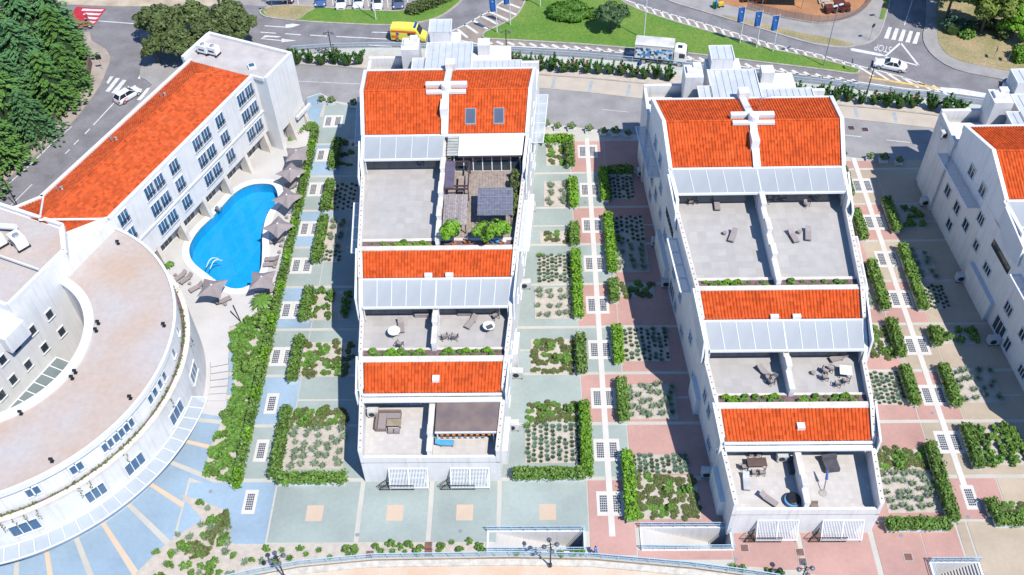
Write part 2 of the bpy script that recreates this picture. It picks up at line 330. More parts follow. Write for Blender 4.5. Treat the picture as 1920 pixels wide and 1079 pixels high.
# carriageway arrows, dashes
for a, b in (((488, 60), (517, 62)), ((535, 63), (564, 65)), ((581, 65.5), (613, 67.5)), ((630, 68), (725, 73)), ((697, 60), (734, 61)), ((691, 84), (735, 87)), ((496, 48), (540, 51)), ((489, 72), (530, 76)), ((185, 39), (277, 46))): line([a, b], .11)
mk.sheet(gpx([(535, 46), (548, 44), (563, 46), (548, 51), (535, 52)]), -.063); mk.sheet(gpx([(528, 72), (556, 76), (528, 79)]), -.063); mk.sheet(gpx([(489, 72), (497, 66), (528, 68), (520, 70), (500, 69)]), -.063)
line([(214, 192), (175, 234)], .09); line([(168, 241), (159, 251)], .09); line([(147, 262), (138, 271)], .09); line([(130, 280), (122, 288)], .09); line([(134, 237), (100, 266), (60, 305), (0, 358)], .09); line([(60, 345), (20, 385)], .07)
# zebra crossings
for i in range(5):
    x0 = 1658+i*13.3; y0 = 50+i*2.4
    mk.sheet(gpx([(x0+8, y0), (x0+14.5, y0+1.2), (x0+8, y0+22.5), (x0-.5, y0+21.5)]), -.064)
for q in ([(199, 155), (206, 143), (213, 143), (203, 157)], [(197, 171), (217, 146), (225, 146), (205, 172)], [(208, 174), (230, 149), (237, 150), (218, 175)], [(256, 187), (275, 165), (284, 163), (263, 188)], [(258, 147), (262, 140), (270, 138), (262, 148)]): mk.sheet(gpx(q), -.064)
for i in range(5):
    y = 16+i*7.5; mk.sheet(gpx([(155+i*3, y), (195-i*5, y+1.5), (190-i*5, y+5), (152+i*3, y+4)]), -.06)
mk.sheet(gpx([(1594, 91), (1600, 90), (1650, 100), (1660, 104), (1650, 105), (1597, 95)]), -.064)
tri = [(1689, 80), (1723, 123), (1659, 106)]
for i in range(3): line([tri[i], tri[(i+1) % 3]], .16, -.063)
struct('road_marking', mk, PAINT)
struct('yellow_marking', (lambda m: (ribbon(m, gpx([(1629, 145), (1680, 153), (1730, 161), (1761, 165)]), -.22, .22, -.06, None), m)[1])(MB()), YPAINT)
struct('red_crossing_patch', MB().sheet(gpx([(143, 12), (199, 16), (172, 52), (120, 48)]), -.07), RPAINT)
# STOP lettering painted on the side road
def stop_text():
    cu = bpy.data.curves.new('stop', 'FONT'); cu.body = 'STOP'; cu.size = 1.0; cu.align_x = 'CENTER'; cu.align_y = 'CENTER'
    t = bpy.data.objects.new('tmp', cu); COL.objects.link(t); dg = bpy.context.evaluated_depsgraph_get(); me = bpy.data.meshes.new_from_object(t.evaluated_get(dg)); bpy.data.objects.remove(t)
    me.materials.clear(); me.materials.append(PAINT); return me
o = link('stop_lettering', stop_text()); c = at(1656, 90); o.location = (c.x, c.y, -.062); o['kind'] = 'structure'
o.rotation_euler = (0, 0, math.pi-.38); o.scale = (1.05, 2.6, 1)
island('central_island', CENTR)
# pavement, playground ground, side-road corner
struct('corner_pavement', MB().prism(smoothpl(gpx([(1160, -40), (1250, 0), (1310, 19), (1440, 58), (1515, 80), (1572, 89), (1607, 86), (1637, 76), (1652, 57), (1662, 25), (1672, -10), (1690, -60)]), 3), -.3, .05), PAVE)
k = MB(); ribbon(k, smoothpl(gpx([(1160, -40), (1250, 0), (1310, 19), (1440, 58), (1515, 80), (1572, 89), (1607, 86), (1637, 76), (1652, 57), (1662, 25), (1672, -10)]), 3), -.12, .06, -.3, .09); struct('corner_kerb', k, KERB)
struct('grass_strip', MB().prism(smoothpl(gpx([(1362, 30), (1440, 48), (1500, 62), (1560, 73), (1603, 84), (1570, 86), (1515, 77), (1440, 56), (1365, 34)]), 2, True), -.2, .075), DRY)
struct('grass_patch', MB().prism(gpx([(1658, 0), (1668, 0), (1656, 38), (1648, 36)]), -.2, .07), GRASS)
struct('playground_ground', MB().prism(smoothpl(gpx([(1300, -60), (1330, -4), (1440, 28), (1490, 39), (1535, 45), (1580, 41), (1615, 25), (1637, 0), (1650, -50)]), 3), -.3, .08), mat('terracotta_ground', (.42, .20, .09), .9, scale=.25, amt=.3, fine=.1, tint=(.30, .15, .08)))
struct('east_pavement', MB().prism(smoothpl(gpx([(1738, -20), (1735, 45), (1730, 65), (1735, 87), (1755, 110), (1790, 130), (1840, 142), (1920, 156), (2100, 185), (2100, 165), (1920, 139), (1860, 128), (1800, 115), (1768, 95), (1757, 60), (1755, -20)]), 2), -.3, .05), PAVE)
struct('east_ground', MB().prism(smoothpl(gpx([(1755, -40), (1757, 60), (1768, 95), (1800, 115), (1860, 128), (1920, 139), (2100, 165), (2400, 100), (2400, -200), (1800, -200)]), 2), -.3, .09), DRY)
line2 = MB(); ribbon(line2, gpx([(1711, 0), (1696, 47)]), -.07, .07, -.066, None); struct('side_road_line', line2, PAINT)
struct('parking_surface', MB().sheet(gpx([(440, 8), (505, 12), (600, 15), (690, 20), (740, 22), (772, 17), (810, 2), (850, -30), (850, -130), (440, -130)]), -.07), mat('parking_asphalt', (.34, .31, .30), .9, scale=.4, amt=.12, fine=.08))
pl = MB()
for x in (560, 594, 625, 657, 691, 728, 766): ribbon(pl, gpx([(x, 12 if x < 700 else 14), (x-4, -16)]), -.06, .06, -.062, None)
struct('parking_line', pl, PAINT)
struct('north_verge', MB().prism(gpx([(110, 8), (200, 12), (330, 12), (440, 12), (430, -30), (240, -60), (90, -60)]), -.3, .02), mat('sandy_verge', (.50, .42, .32), .9, scale=.4, amt=.2, fine=.1))
# west road: verge under the conifers and pavement along the hotel
struct('west_pavement', MB().prism(smoothpl(gpx([(168, 60), (172, 77), (197, 92), (207, 110), (200, 132), (187, 162), (162, 197), (140, 225), (100, 262), (0, 348), (-120, 450), (-180, 420), (-20, 330), (80, 250), (120, 210), (150, 160), (160, 120), (150, 70)]), 2, True), -.3, .05), mat('tan_pavement', (.40, .34, .29), .9, scale=.5, amt=.12, fine=.06))
struct('conifer_ground', MB().prism(gpx([(155, 60), (165, 130), (150, 165), (120, 215), (80, 255), (-20, 340), (-260, 520), (-400, 100), (-100, -30), (100, 0)]), -.3, .08), mat('needle_litter', (.24, .17, .11), .95, scale=.4, amt=.3, fine=.2))
struct('hotel_pavement', MB().prism(smoothpl(gpx([(262, 70), (266, 100), (266, 120), (262, 145), (285, 160), (250, 203), (180, 272), (90, 365), (0, 455), (-80, 530), (40, 470), (200, 330), (390, 140), (330, 60), (270, 62)]), 2, True), -.3, .045), PAVE)
# ------------------------------------------------------------------ plaza
PLZ = [(-32, 79.2), (-32, 114.6)]+gpx([(575, 182), (600, 174), (632, 190), (690, 200), (1005, 228), (1060, 236), (1110, 242), (1150, 246), (1205, 255), (1575, 292), (1640, 300), (1720, 312), (1920, 345)])
HOLES = [[(-5.1, 46.9), (4.3, 46.9), (4.3, 49.0), (-5.1, 49.0)], [(10.1, 47.1), (18.75, 47.1), (18.75, 49.35), (10.1, 49.35)], [(37.6, 43.2), (42.0, 43.2), (42.0, 45.5), (37.6, 45.5)]]
PLOUT = (PLZ+[(130, 95), (130, 30), (40, 41.2)]+gpx([(1500, 1094), (1420, 1081), (1300, 1064.5), (1110, 1047.5), (960, 1044.5), (700, 1049), (560, 1062), (480, 1077), (380, 1100), (150, 1200), (-150, 1250), (-250, 1050)])+[(-57.5, 64), (-36.2, 65.8)]+gpx([(430, 614), (512, 583)]))
import bmesh
def holed(name, outer, holes, z1, m):
    bm = bmesh.new(); es = []
    for lp in [outer]+holes:
        vs_ = [bm.verts.new((p[0], p[1], z1)) for p in lp]
        for i in range(len(vs_)): es.append(bm.edges.new((vs_[i], vs_[(i+1) % len(vs_)])))
    bmesh.ops.triangle_fill(bm, use_beauty=True, use_dissolve=False, edges=es); bm.normal_update()
    for f in bm.faces:
        if f.normal.z < 0: f.normal_flip()
    me = bpy.data.meshes.new(name); bm.to_mesh(me); bm.free(); me.materials.append(m); o = link(name, me); o['kind'] = 'structure'; return o
PLAZA = holed('plaza', PLOUT, HOLES, -.03, PC)
ROWS = [55.15+6.83*i for i in range(-1, 10)]
def panel(x0, x1, y0, y1, m, pts=None):
    b = MB()
    if pts: b.prism(pts, -.03, -.005)
    else: b.box(x0, x1, y0, y1, -.03, 0)
    return b.build('paving_panel', m, PLAZA)
def gap(xc, lm, rm, x0, x1, first, ymax, lmax=None):
    for i in range(1, 10):
        y0, y1 = ROWS[i]+.22, ROWS[i+1]-.22
        if y0 > ymax: break
        y1 = min(y1, ymax)
        m = lm if (i+first) % 2 else rm
        panel(xc-2.3, xc+2.3, y0, y1, m)
        for a, b, mm in ((x0, xc-2.42, lm), (xc+2.42, x1, rm)):
            if (i % 3 == 0 and mm is lm) or (i % 4 == 2 and mm is rm):
                ym = (y0+y1)/2; panel(a, b, y0, ym-.14, mm); panel(a, b, ym+.14, y1, mm)
            else: panel(a, b, y0, y1, mm)
gap(7.12, PG, PP, -6, 21, 0, 109.9)
gap(43.25, PP, PY, 30, 57, 1, 104.6)
gap(-29.2, PB, PG, -31.75, -15, 1, 116)
panel(0, 0, 0, 0, PB, gpx([(576, 184), (600, 176), (610, 183), (600, 215), (596, 232), (583, 250), (570, 235)]))
panel(0, 0, 0, 0, PG, gpx([(613, 186), (640, 196), (686, 204), (684, 228), (605, 226)]))
FY0, FY1 = 48.0, 54.9
for a, b in ((-27.2, -18.55), (-18.05, -11.35), (-10.85, -4.35), (-3.85, 4.85)):
    panel(a, b, FY0 if a < -5 else 49.1, FY1, PG); c = (a+b)/2+(.3 if a > -5 else 0)
    q = MB().box(c-.85, c+.85, 50.35, 52.15, -.02, .004); q.build('peach_square', PO, PLAZA)
panel(4.95, 9.45, 46.5, FY1, PP); panel(9.6, 18.7, 49.45, FY1, PP); panel(9.6, 18.7, 46.0, 47.0, PP)
for a, b, y in ((18.8, 25.2, 44.9), (25.7, 32.3, 43.6)): panel(a, b, y, 50, PP)
panel(32.85, 46.6, 50.25, FY1, PP); panel(46.75, 58, 50.25, FY1, PY)
panel(32.85, 37.4, 42.6, 49.95, PP); panel(37.5, 41.0, 45.75, 49.95, PP); panel(41.2, 42.1, 45.75, 49.95, PY)
for a, b, y in ((42.3, 48.3, 41.5), (48.5, 55.5, 40.5), (55.7, 70, 39)): panel(a, b, y, 49.95, PY)
panel(-36.5, -27.4, 44.6, FY1, PB)
# blue sectors round the curved building
CX, CY = -57.5, 65.25
def pol(r, a): return (CX+r*math.cos(a), CY+r*math.sin(a))
spk = [(418, 618), (418, 660), (420, 703), (415, 745), (400, 790), (375, 834), (355, 881), (310, 926), (280, 984), (222, 1026), (155, 1041), (91, 1059), (30, 1078)]
ang = []
for p in spk:
    q = at2(*p); ang.append(math.atan2(q[1]-CY, q[0]-CX))
while len(ang) < 17: ang.append(ang[-1]-.115)
SAND_SPOKE = mat('orange_spoke', (.66, .50, .36), .85, scale=.4, amt=.06)
for i in range(len(ang)-1):
    a0, a1 = ang[i]-.012, ang[i+1]+.012; ro = 23.2 if i < 5 else (24.5 if i < 6 else 34)
    rr = lambda a: ro if CY+20.75*math.tan(a) > 55.6 else min(ro, 20.75/max(.05, math.cos(a)))
    panel(0, 0, 0, 0, PB, [pol(19.5, a0)]+[pol(rr(a0+(a1-a0)*t/6), a0+(a1-a0)*t/6) for t in range(7)]+[pol(19.5, a1)])
    if i % 2:
        q = MB().prism([pol(19.5, a0+.003), pol(rr(a0), a0+.003), pol(rr(a0), a0+.021), pol(19.5, a0+.021)], -.031, -.002); q.build('paving_spoke', SAND_SPOKE, PLAZA)
# centre paths and glass block panels
for n_, (x, y0, y1) in {'pink and green': (7.16, 48.5, 110.3), 'pink and sand': (43.25, 53.8, 105.2)}.items():
    q = MB().box(x-.31, x+.31, y0, y1, -.03, .017); o = q.build('centre_path', PW); o['kind'] = 'structure'
BLK = glassmat('glass_block', (.05, .07, .10), .25)
def light_panel():
    t = thing('glass_block_panel', 'x', 'floor light')
    fr = MB(); fr.box(-.68, .68, -1.4, 1.4, -.03, .012); fr.build('frame', PW, t, local=True)
    g = MB()
    for i in range(4):
        for j in range(7): g.box(-.36+i*.19, -.36+i*.19+.15, -.95+j*.275, -.95+j*.275+.215, .012, .022)
    o = g.build('glass_blocks', BLK, t, local=True); o['kind'] = 'stuff'; return t
LP = light_panel(); regkids(LP); first = True
ORD = ['first', 'second', 'third', 'fourth', 'fifth', 'sixth', 'seventh', 'eighth', 'ninth', 'tenth', 'eleventh']
for nm, xc, ys, single in (('green and pink', 7.16, [107.4, 99.5, 92.7, 85.9, 79.05, 72.2, 65.35, 58.6, 52.2], 0), ('blue and green', -29.3, [114.9, 107.4, 100.3, 92.7, 86.1, 78.7, 71.6, 64.95, 58.8, 52.6], 3), ('pink and sand', 43.24, [99.6, 92.65, 86.1, 79.5, 72.4, 65.4, 59.3, 52.7], 1)):
    for i, y in enumerate(ys):
        for s in ((-1, 1) if i < len(ys)-single else (0,)):
            o = LP if first else copy_tree(LP); first = False
            sp = .69
            o.location = (xc+s*sp+(-.05*i if single == 3 else 0)+(.2 if single == 1 and s == 0 else 0), y, 0)
            o['label'] = 'glass block floor light on the %s path, %s from the road' % (nm, ORD[i]); o['group'] = 'glass block floor lights, %s path' % nm
# ------------------------------------------------------------------ front edge: planting strip, railing, sea wall
struct('front_planting_strip', MB().prism(gpx([(380, 1090), (430, 1020), (560, 1022), (700, 1018), (905, 1016), (910, 1038), (915, 1043), (700, 1047), (560, 1060), (480, 1075)]), -.3, .02), GRAVEL)
struct('front_planting_strip', MB().prism(gpx([(1362, 1060), (1420, 1064), (1500, 1075), (1600, 1086), (1600, 1100), (1500, 1092), (1420, 1078), (1362, 1072)]), -.3, .02), GRAVEL)
SEA = [(380, 1098), (480, 1075), (560, 1060), (700, 1047), (960, 1043), (1110, 1046), (1300, 1063), (1420, 1079), (1600, 1110), (1900, 1180), (2200, 1250)]
se = MB(); a = gpx(SEA); ribbon(se, a, -9, -.25, -.34, -.33+.1); struct('promenade', se, mat('warm_stone_promenade', (.62, .50, .40), .9, scale=.3, amt=.12, fine=.06, tint=(.62, .42, .28)))
sw = MB(); ribbon(sw, a, -.9, -.26, -.34, -.02); struct('sea_wall', sw, mat('pale_stone', (.62, .57, .50), .9, scale=1.5, amt=.15, fine=.15, bump=.4))
# ------------------------------------------------------------------ apartment blocks
def hw(yl): return 7.05+.078*yl
class Apt:
    def __init__(s, xc, y0, ky): s.xc, s.y0, s.ky = xc, y0, ky
    def P(s, x, yl, z): return (s.xc+x, s.y0+yl*s.ky, z)
    def e(s, side, inset, yl): return side*(hw(yl)-inset)
    def wedge(s, mb, i0, i1, y0, y1, z0, z1f, z1b=None, z0b=None):
        """block between lateral rules i0 and i1 (functions of yl) with a top sloping from z1f (front) to z1b (back)"""
        z1b = z1f if z1b is None else z1b; z0b = z0 if z0b is None else z0b
        f = lambda i, y: i(y) if callable(i) else i
        mb.hexa([s.P(f(i0, y0), y0, z0), s.P(f(i1, y0), y0, z0), s.P(f(i1, y1), y1, z0b), s.P(f(i0, y1), y1, z0b), s.P(f(i0, y0), y0, z1f), s.P(f(i1, y0), y0, z1f), s.P(f(i1, y1), y1, z1b), s.P(f(i0, y1), y1, z1b)])
def tiles(A, i0, i1, y0, y1, z0, z1, pitch=.34, rowl=.45):
    """barrel tile field: columns run up the slope, every row laps the next"""
    mb = MB(); f = lambda i, y: i(y) if callable(i) else i
    n = max(4, int(abs(f(i1, y0)-f(i0, y0))/pitch)); rows = max(3, int(math.hypot(y1-y0, z1-z0)/rowl))
    prof = [(0, .0), (.12, .01), (.24, .075), (.43, .11), (.62, .075), (.76, .01)]
    grid = []
    for r in range(rows):
        for e in (0, 1):
            t = (r+e)/rows; y = y0+(y1-y0)*t; z = z0+(z1-z0)*t+(.03 if e == 0 else 0)
            a, b = f(i0, y), f(i1, y); row = []
            for c in range(n):
                for q, h in prof: row.append(A.P(a+(b-a)*(c+q)/n, y, z+h))
            row.append(A.P(b, y, z)); grid.append(row)
    W = len(grid[0]); mb.v = [p for r in grid for p in r]
    for r in range(len(grid)-1):
        for c in range(W-1): mb.f.append((r*W+c, r*W+c+1, (r+1)*W+c+1, (r+1)*W+c))
    mb.mi = [0]*len(mb.f); return mb
WIN = None
def window_proto():
    t = bpy.data.objects.new('window', None)
    return t
def add_window(parent, o, t, n, w, h, mull=2, pane=None, bal=False):
    """window on a wall: o centre, t along the wall, n outward; the frame is the part, panes and sill hang below it"""
    o, t, n = Vector(o), Vector(t).normalized(), Vector(n).normalized(); up = Vector((0, 0, 1))
    f = MB()
    def bx(mb, c0, c1, h0, h1, d0, d1):
        q = []
        for hh in (h0, h1):
            for cc, dd in ((c0, d1), (c1, d1), (c1, d0), (c0, d0)): q.append(o+t*cc+up*hh+n*dd)
        mb.hexa(q)
    b = .07; W, Hh = w/2, h/2
    bx(f, -W-b, -W, -Hh, Hh, -.05, .09); bx(f, W, W+b, -Hh, Hh, -.05, .09); bx(f, -W-b, W+b, Hh, Hh+b, -.05, .09); bx(f, -W-b-.05, W+b+.05, -Hh-b, -Hh, -.05, .16)
    for i in range(1, mull): x = -W+w*i/mull; bx(f, x-.04, x+.04, -Hh, Hh, -.03, .06)
    fo = f.build('window', [WMETAL], parent)
    for i in range(mull):
        g = MB(); bx(g, -W+w*i/mull+.04, -W+w*(i+1)/mull-.04, -Hh+.02, Hh-.02, -.02, .025); g.build('pane', pane or GLASS, fo)
    if bal:
        r = MB(); bx(r, -W, W, -Hh+.75, -Hh+.79, .2, .24)
        for i in range(int(w/.22)+1): x = -W+i*.22; bx(r, x-.012, x+.012, -Hh, -Hh+.75, .2, .225)
        r.build('rail', BLACKM, fo)
    return fo
PROFILE = dict()
def apartment(xc, Y0, ky, label, idx):
    A = Apt(xc, Y0, ky); P, e, wedge = A.P, A.e, A.wedge
    T = thing('apartment_building', label, 'building', (xc, Y0, 0), group=None)
    L = lambda d: (lambda y: -hw(y)+d); R = lambda d: (lambda y: hw(y)-d)
    # --- body: storeys stacked and stepped back
    b = MB()
    wedge(b, L(0), R(0), 0, 58, -.3, 3.6); wedge(b, L(0), R(0), 7.3, 57.9, 3.6, 6.5); wedge(b, L(0), R(0), 9.7, 57.85, 6.5, 6.8); wedge(b, L(0), R(0), 19.6, 57.8, 6.8, 10.05); wedge(b, L(0), R(0), 22.5, 57.75, 10.05, 10.4); wedge(b, L(.02), R(.02), 40.3, 52.7, 10.4, 13.1)
    for s in (-1, 1): # gable ends of the main roof
        f = lambda i, y: s*(hw(y)-i)
        for (i0, i1) in ((.0, .45),):
            a = [(f(i0, 40.2), 40.2, 13.1), (f(i1, 40.2), 40.2, 13.1), (f(i1, 45.9), 45.9, 13.1), (f(i0, 45.9), 45.9, 13.1), (f(i0, 40.2), 40.2, 13.45), (f(i1, 40.2), 40.2, 13.45), (f(i1, 45.9), 45.9, 15.85), (f(i0, 45.9), 45.9, 15.85)]
            a2 = [(f(i0, 45.9), 45.9, 13.1), (f(i1, 45.9), 45.9, 13.1), (f(i1, 52.9), 52.9, 13.1), (f(i0, 52.9), 52.9, 13.1), (f(i0, 45.9), 45.9, 15.85), (f(i1, 45.9), 45.9, 15.85), (f(i1, 52.9), 52.9, 13.9), (f(i0, 52.9), 52.9, 13.9)]
            b.hexa([P(*p) for p in a]); b.hexa([P(*p) for p in a2])
    # wall behind terraces continues under roofs: roof blocks
    wedge(b, L(.3), R(.3), 7.25, 9.75, 6.3, 6.45, 7.25); wedge(b, L(.3), R(.3), 19.55, 22.5, 10.0, 10.1, 11.0)
    wedge(b, L(.3), R(.3), 40.45, 45.9, 13.0, 13.05, 15.4); wedge(b, L(.3), R(.3), 45.9, 52.6, 13.0, 15.4, 13.45)
    b.build('wall', STUCCO, T)
    # --- roofs
    for nm, i0, i1, y0, y1, z0, z1, m in (('roof_tiles', L(.5), R(.5), 6.6, 9.75, 6.42, 7.52, ROOF), ('roof_tiles', L(.5), R(.5), 19.4, 22.5, 10.18, 11.22, ROOF), ('roof_tiles', L(.5), -.45, 40.35, 45.9, 13.2, 15.62, ROOF), ('roof_tiles', .45, R(.5), 40.35, 45.9, 13.2, 15.62, ROOF), ('roof_tiles', L(.5), -.45, 52.6, 45.9, 13.72, 15.62, ROOF), ('roof_tiles', .45, R(.5), 52.6, 45.9, 13.72, 15.62, ROOF)):
        mb = tiles(A, i0, i1, y0, y1, z0, z1); 
        if y1 < y0: mb.f = [q[::-1] for q in mb.f]
        o = mb.build(nm, m, T); o['kind'] = 'stuff'
    rc = MB()
    for a, c in ((L(.5), -.45), (.45, R(.5))):
        x0 = a(45.9) if callable(a) else a; x1 = c(45.9) if callable(c) else c; n = int((x1-x0)/.42)
        for i in range(n): rc.tube(P(x0+(x1-x0)*i/n, 45.9, 15.68), P(x0+(x1-x0)*(i+1.05)/n, 45.9, 15.68), .15, .12, 8)
    o = rc.build('ridge_tiles', ROOF, T); o['kind'] = 'stuff'
    # eave gutters / white boards
    g = MB(); wedge(g, L(.3), R(.3), 6.35, 6.58, 6.2, 6.42); wedge(g, L(.3), R(.3), 5.7, 6.3, 5.95, 6.12); g.build('eave_board', COPING, T)
    g = MB(); wedge(g, L(.3), R(.3), 19.15, 19.38, 10.0, 10.2); g.build('eave_board', COPING, T)
    g = MB(); wedge(g, L(.3), R(.3), 40.0, 40.33, 13.0, 13.24); g.build('eave_board', COPING, T)
    g = MB(); wedge(g, L(.3), R(.3), 52.65, 52.95, 13.2, 13.85); g.build('eave_board', COPING, T)
    # ridge cross: party wall strip, bar, drum, box
    q = MB()
    for y0, y1, z0, z1 in ((40.1, 45.9, 13.3, 15.75), (45.9, 53.1, 15.75, 13.75)): wedge(q, -.42, .42, y0, y1, 12.9, z0+.22, z1+.22)
    q.build('party_wall', COPING, T)
    q = MB(); q.box(xc-2.5, xc+2.6, Y0+46.3*ky, Y0+47.0*ky, 15.5, 16.15); q.box(xc-2.4, xc+2.5, Y0+45.2*ky, Y0+45.75*ky, 15.5, 15.85); q.build('chimney_bar', COPING, T)
    q = MB(); q.lathe((xc+.05, Y0+45.9*ky, 15.5), [(.62, 0), (.62, 1.0), (.55, 1.12), (.1, 1.2)], 18); q.build('chimney_drum', COPING, T)
    q = MB(); q.box(xc-.55, xc+.35, Y0+42.2*ky, Y0+44.2*ky, 13.9, 15.55); q.build('chimney_box', COPING, T)
    q = MB(); q.box(xc-.5, xc+.75, Y0+52.3*ky, Y0+53.6*ky, 13.5, 14.9); q.build('chimney_box', COPING, T)
    # --- terraces
    q = MB()
    for s, m in ((-1, 0), (1, 0)):
        a = (lambda y, s=s: s*(hw(y)-.36)); c = s*.28
        i0, i1 = (a, c) if s < 0 else (c, a)
        for y0, y1, z in ((.3, 7.2, 3.62), (12.0, 19.5, 6.82), (24.9, 40.2, 10.42)):
            o = MB(); wedge(o, i0, i1, y0, y1, z-.1, z); o.build('terrace_floor', TERRW if y0 < 1 else TERR, T)
    # front parapet, side parapets, planters
    q = MB(); wedge(q, L(.37), R(.37), 0.0, .28, 3.55, 4.5); q.build('front_parapet', STUCCO, T)
    q = MB(); wedge(q, L(.3), R(.3), 9.78, 10.55, 6.7, 7.62); wedge(q, L(.3), R(.3), 11.72, 12.0, 6.7, 7.2); q.build('planter_wall', CREAM, T)
    q = MB(); wedge(q, L(.3), R(.3), 22.55, 23.2, 10.3, 11.34); wedge(q, L(.3), R(.3), 24.45, 24.85, 10.3, 10.85); q.build('planter_wall', CREAM, T)
    q = MB(); wedge(q, L(.32), R(.32), 10.55, 11.72, 6.6, 7.12); q.build('planter_soil', SOIL, T)
    q = MB(); wedge(q, L(.32), R(.32), 23.2, 24.45, 10.3, 10.8); q.build('planter_soil', SOIL, T)
    bolts = MB()
    for s in (-1, 1):
        q = MB()
        def sw(y0, y1, zf, zb, z0):
            i0, i1 = (lambda y: s*hw(y)), (lambda y: s*(hw(y)-.36))
            if s > 0: i0, i1 = i1, i0
            wedge(q, i0, i1, y0, y1, z0, zf, zb)
        sw(0, 6.5, 5.6, 5.9, 3.5); sw(6.5, 6.9, 5.9, 6.75, 3.5); sw(6.9, 9.9, 6.75, 7.8, 6.3); sw(9.9, 10.9, 7.8, 7.9, 6.5); sw(10.9, 15.6, 7.85, 7.85, 6.6); sw(15.6, 16.1, 7.85, 9.3, 6.6); sw(16.1, 19.3, 9.3, 10.2, 6.6); sw(19.3, 22.7, 10.5, 11.5, 9.9); sw(22.7, 34.6, 11.6, 11.6, 10.2); sw(34.6, 35.1, 11.6, 13.0, 10.2); sw(35.1, 40.3, 13.0, 13.1, 10.2)
        q.build('side_parapet', STUCCO, T)
        for y0, y1, zf, zb in ((.1, 6.5, 5.6, 5.9), (10.9, 15.6, 7.85, 7.85), (22.7, 34.6, 11.6, 11.6), (6.9, 9.9, 6.75, 7.8), (19.3, 22.7, 10.5, 11.5)):
            i0, i1 = (lambda y: s*(hw(y)+.05)), (lambda y: s*(hw(y)-.42))
            if s > 0: i0, i1 = i1, i0
            c = MB(); wedge(c, i0, i1, y0, y1, zf, zf+.06, zb+.06, zb); c.build('parapet_coping', CREAM, T)
            n = int((y1-y0)/.75)
            for k_ in range(n):
                yy = y0+(k_+.5)*(y1-y0)/n; z = zf+(zb-zf)*(yy-y0)/(y1-y0)+.06; X, Y, Z = P(s*(hw(yy)-.18), yy, z); bolts.box(X-.05, X+.05, Y-.05, Y+.05, Z, Z+.04)
        # screens standing off the wall
        for pts in ([(39.2, 13.2), (33.6, 12.3), (33.3, 9.8), (36.2, 9.4), (39.2, 11.0)], [(22.8, 11.4), (16.2, 10.5), (15.9, 7.1), (18.0, 7.6), (22.8, 9.6)], [(10.3, 7.9), (6.0, 7.25), (5.9, 5.4), (7.2, 5.6), (10.3, 6.6)]):
            sc = MB(); n = len(pts); o1 = [P(s*(hw(y)+.14), y, z) for y, z in pts]; o2 = [P(s*(hw(y)+.24), y, z) for y, z in pts]
            if s < 0: o1, o2 = o1[::-1], o2[::-1]
            sc.add(o1+o2, [tuple(range(n)), tuple(range(2*n-1, n-1, -1))]+[(i, n+i, n+(i+1) % n, (i+1) % n) for i in range(n)])
            so = sc.build('wall_screen', CANOPY, T)
            br = MB()
            for yy in (pts[0][0]-.6, (pts[0][0]+pts[1][0])/2, pts[1][0]+.6): br.bar(P(s*(hw(yy)-.05), yy, pts[2][1]+1.6), P(s*(hw(yy)+.16), yy, pts[2][1]+1.6), .09)
            br.build('bracket', WMETAL, so)
            tp = MB(); tp.bar(P(s*(hw(pts[0][0])+.19), pts[0][0], pts[0][1]), P(s*(hw(pts[1][0])+.19), pts[1][0], pts[1][1]), .2, .12); tp.bar(P(s*(hw(pts[1][0])+.19), pts[1][0], pts[1][1]), P(s*(hw(pts[2][0])+.19), pts[2][0], pts[2][1]), .2, .12); tp.build('screen_frame', WMETAL, so)
        # louvred sunshade and glass canopy
        lv = MB(); ya, yb, z = 24.2, 32.4, 9.35
        for k_ in range(5):
            y = ya+(yb-ya)*k_/4; lv.bar(P(s*(hw(y)+.02), y, z), P(s*(hw(y)+1.15), y, z), .16, .14)
        for d in (.06, 1.12): lv.bar(P(s*(hw(ya)+d), ya, z), P(s*(hw(yb)+d), yb, z), .12, .16)
        lo = lv.build('sunshade', WMETAL, T)
        for k_ in range(7):
            m = MB(); d = .2+k_*.135; m.bar(P(s*(hw(ya)+d), ya, z), P(s*(hw(yb)+d), yb, z), .06, .05); m.build('slat', WMETAL, lo)
        gl = MB(); ya, yb, z = 43.6, 53.5, 9.0
        for d in (.03, 1.5): gl.bar(P(s*(hw(ya)+d), ya, z), P(s*(hw(yb)+d), yb, z), .08, .1)
        for k_ in range(6):
            y = ya+(yb-ya)*k_/5; gl.bar(P(s*(hw(y)+.02), y, z), P(s*(hw(y)+1.5), y, z), .06, .08)
        go = gl.build('glass_canopy', WMETAL, T)
        for k_ in range(5):
            y, y2 = ya+(yb-ya)*k_/5+.06, ya+(yb-ya)*(k_+1)/5-.06; m = MB(); q4 = [P(s*(hw(y)+.08), y, z), P(s*(hw(y)+1.45), y, z), P(s*(hw(y2)+1.45), y2, z), P(s*(hw(y2)+.08), y2, z)]
            m.hexa([(a_[0], a_[1], z+.01) for a_ in q4]+[(a_[0], a_[1], z+.03) for a_ in q4]); m.build('glass_pane', GLASSC, go)
        # side windows
        tdir = Vector((s*.078, ky, 0)); nd = Vector((s, -.078*1, 0))
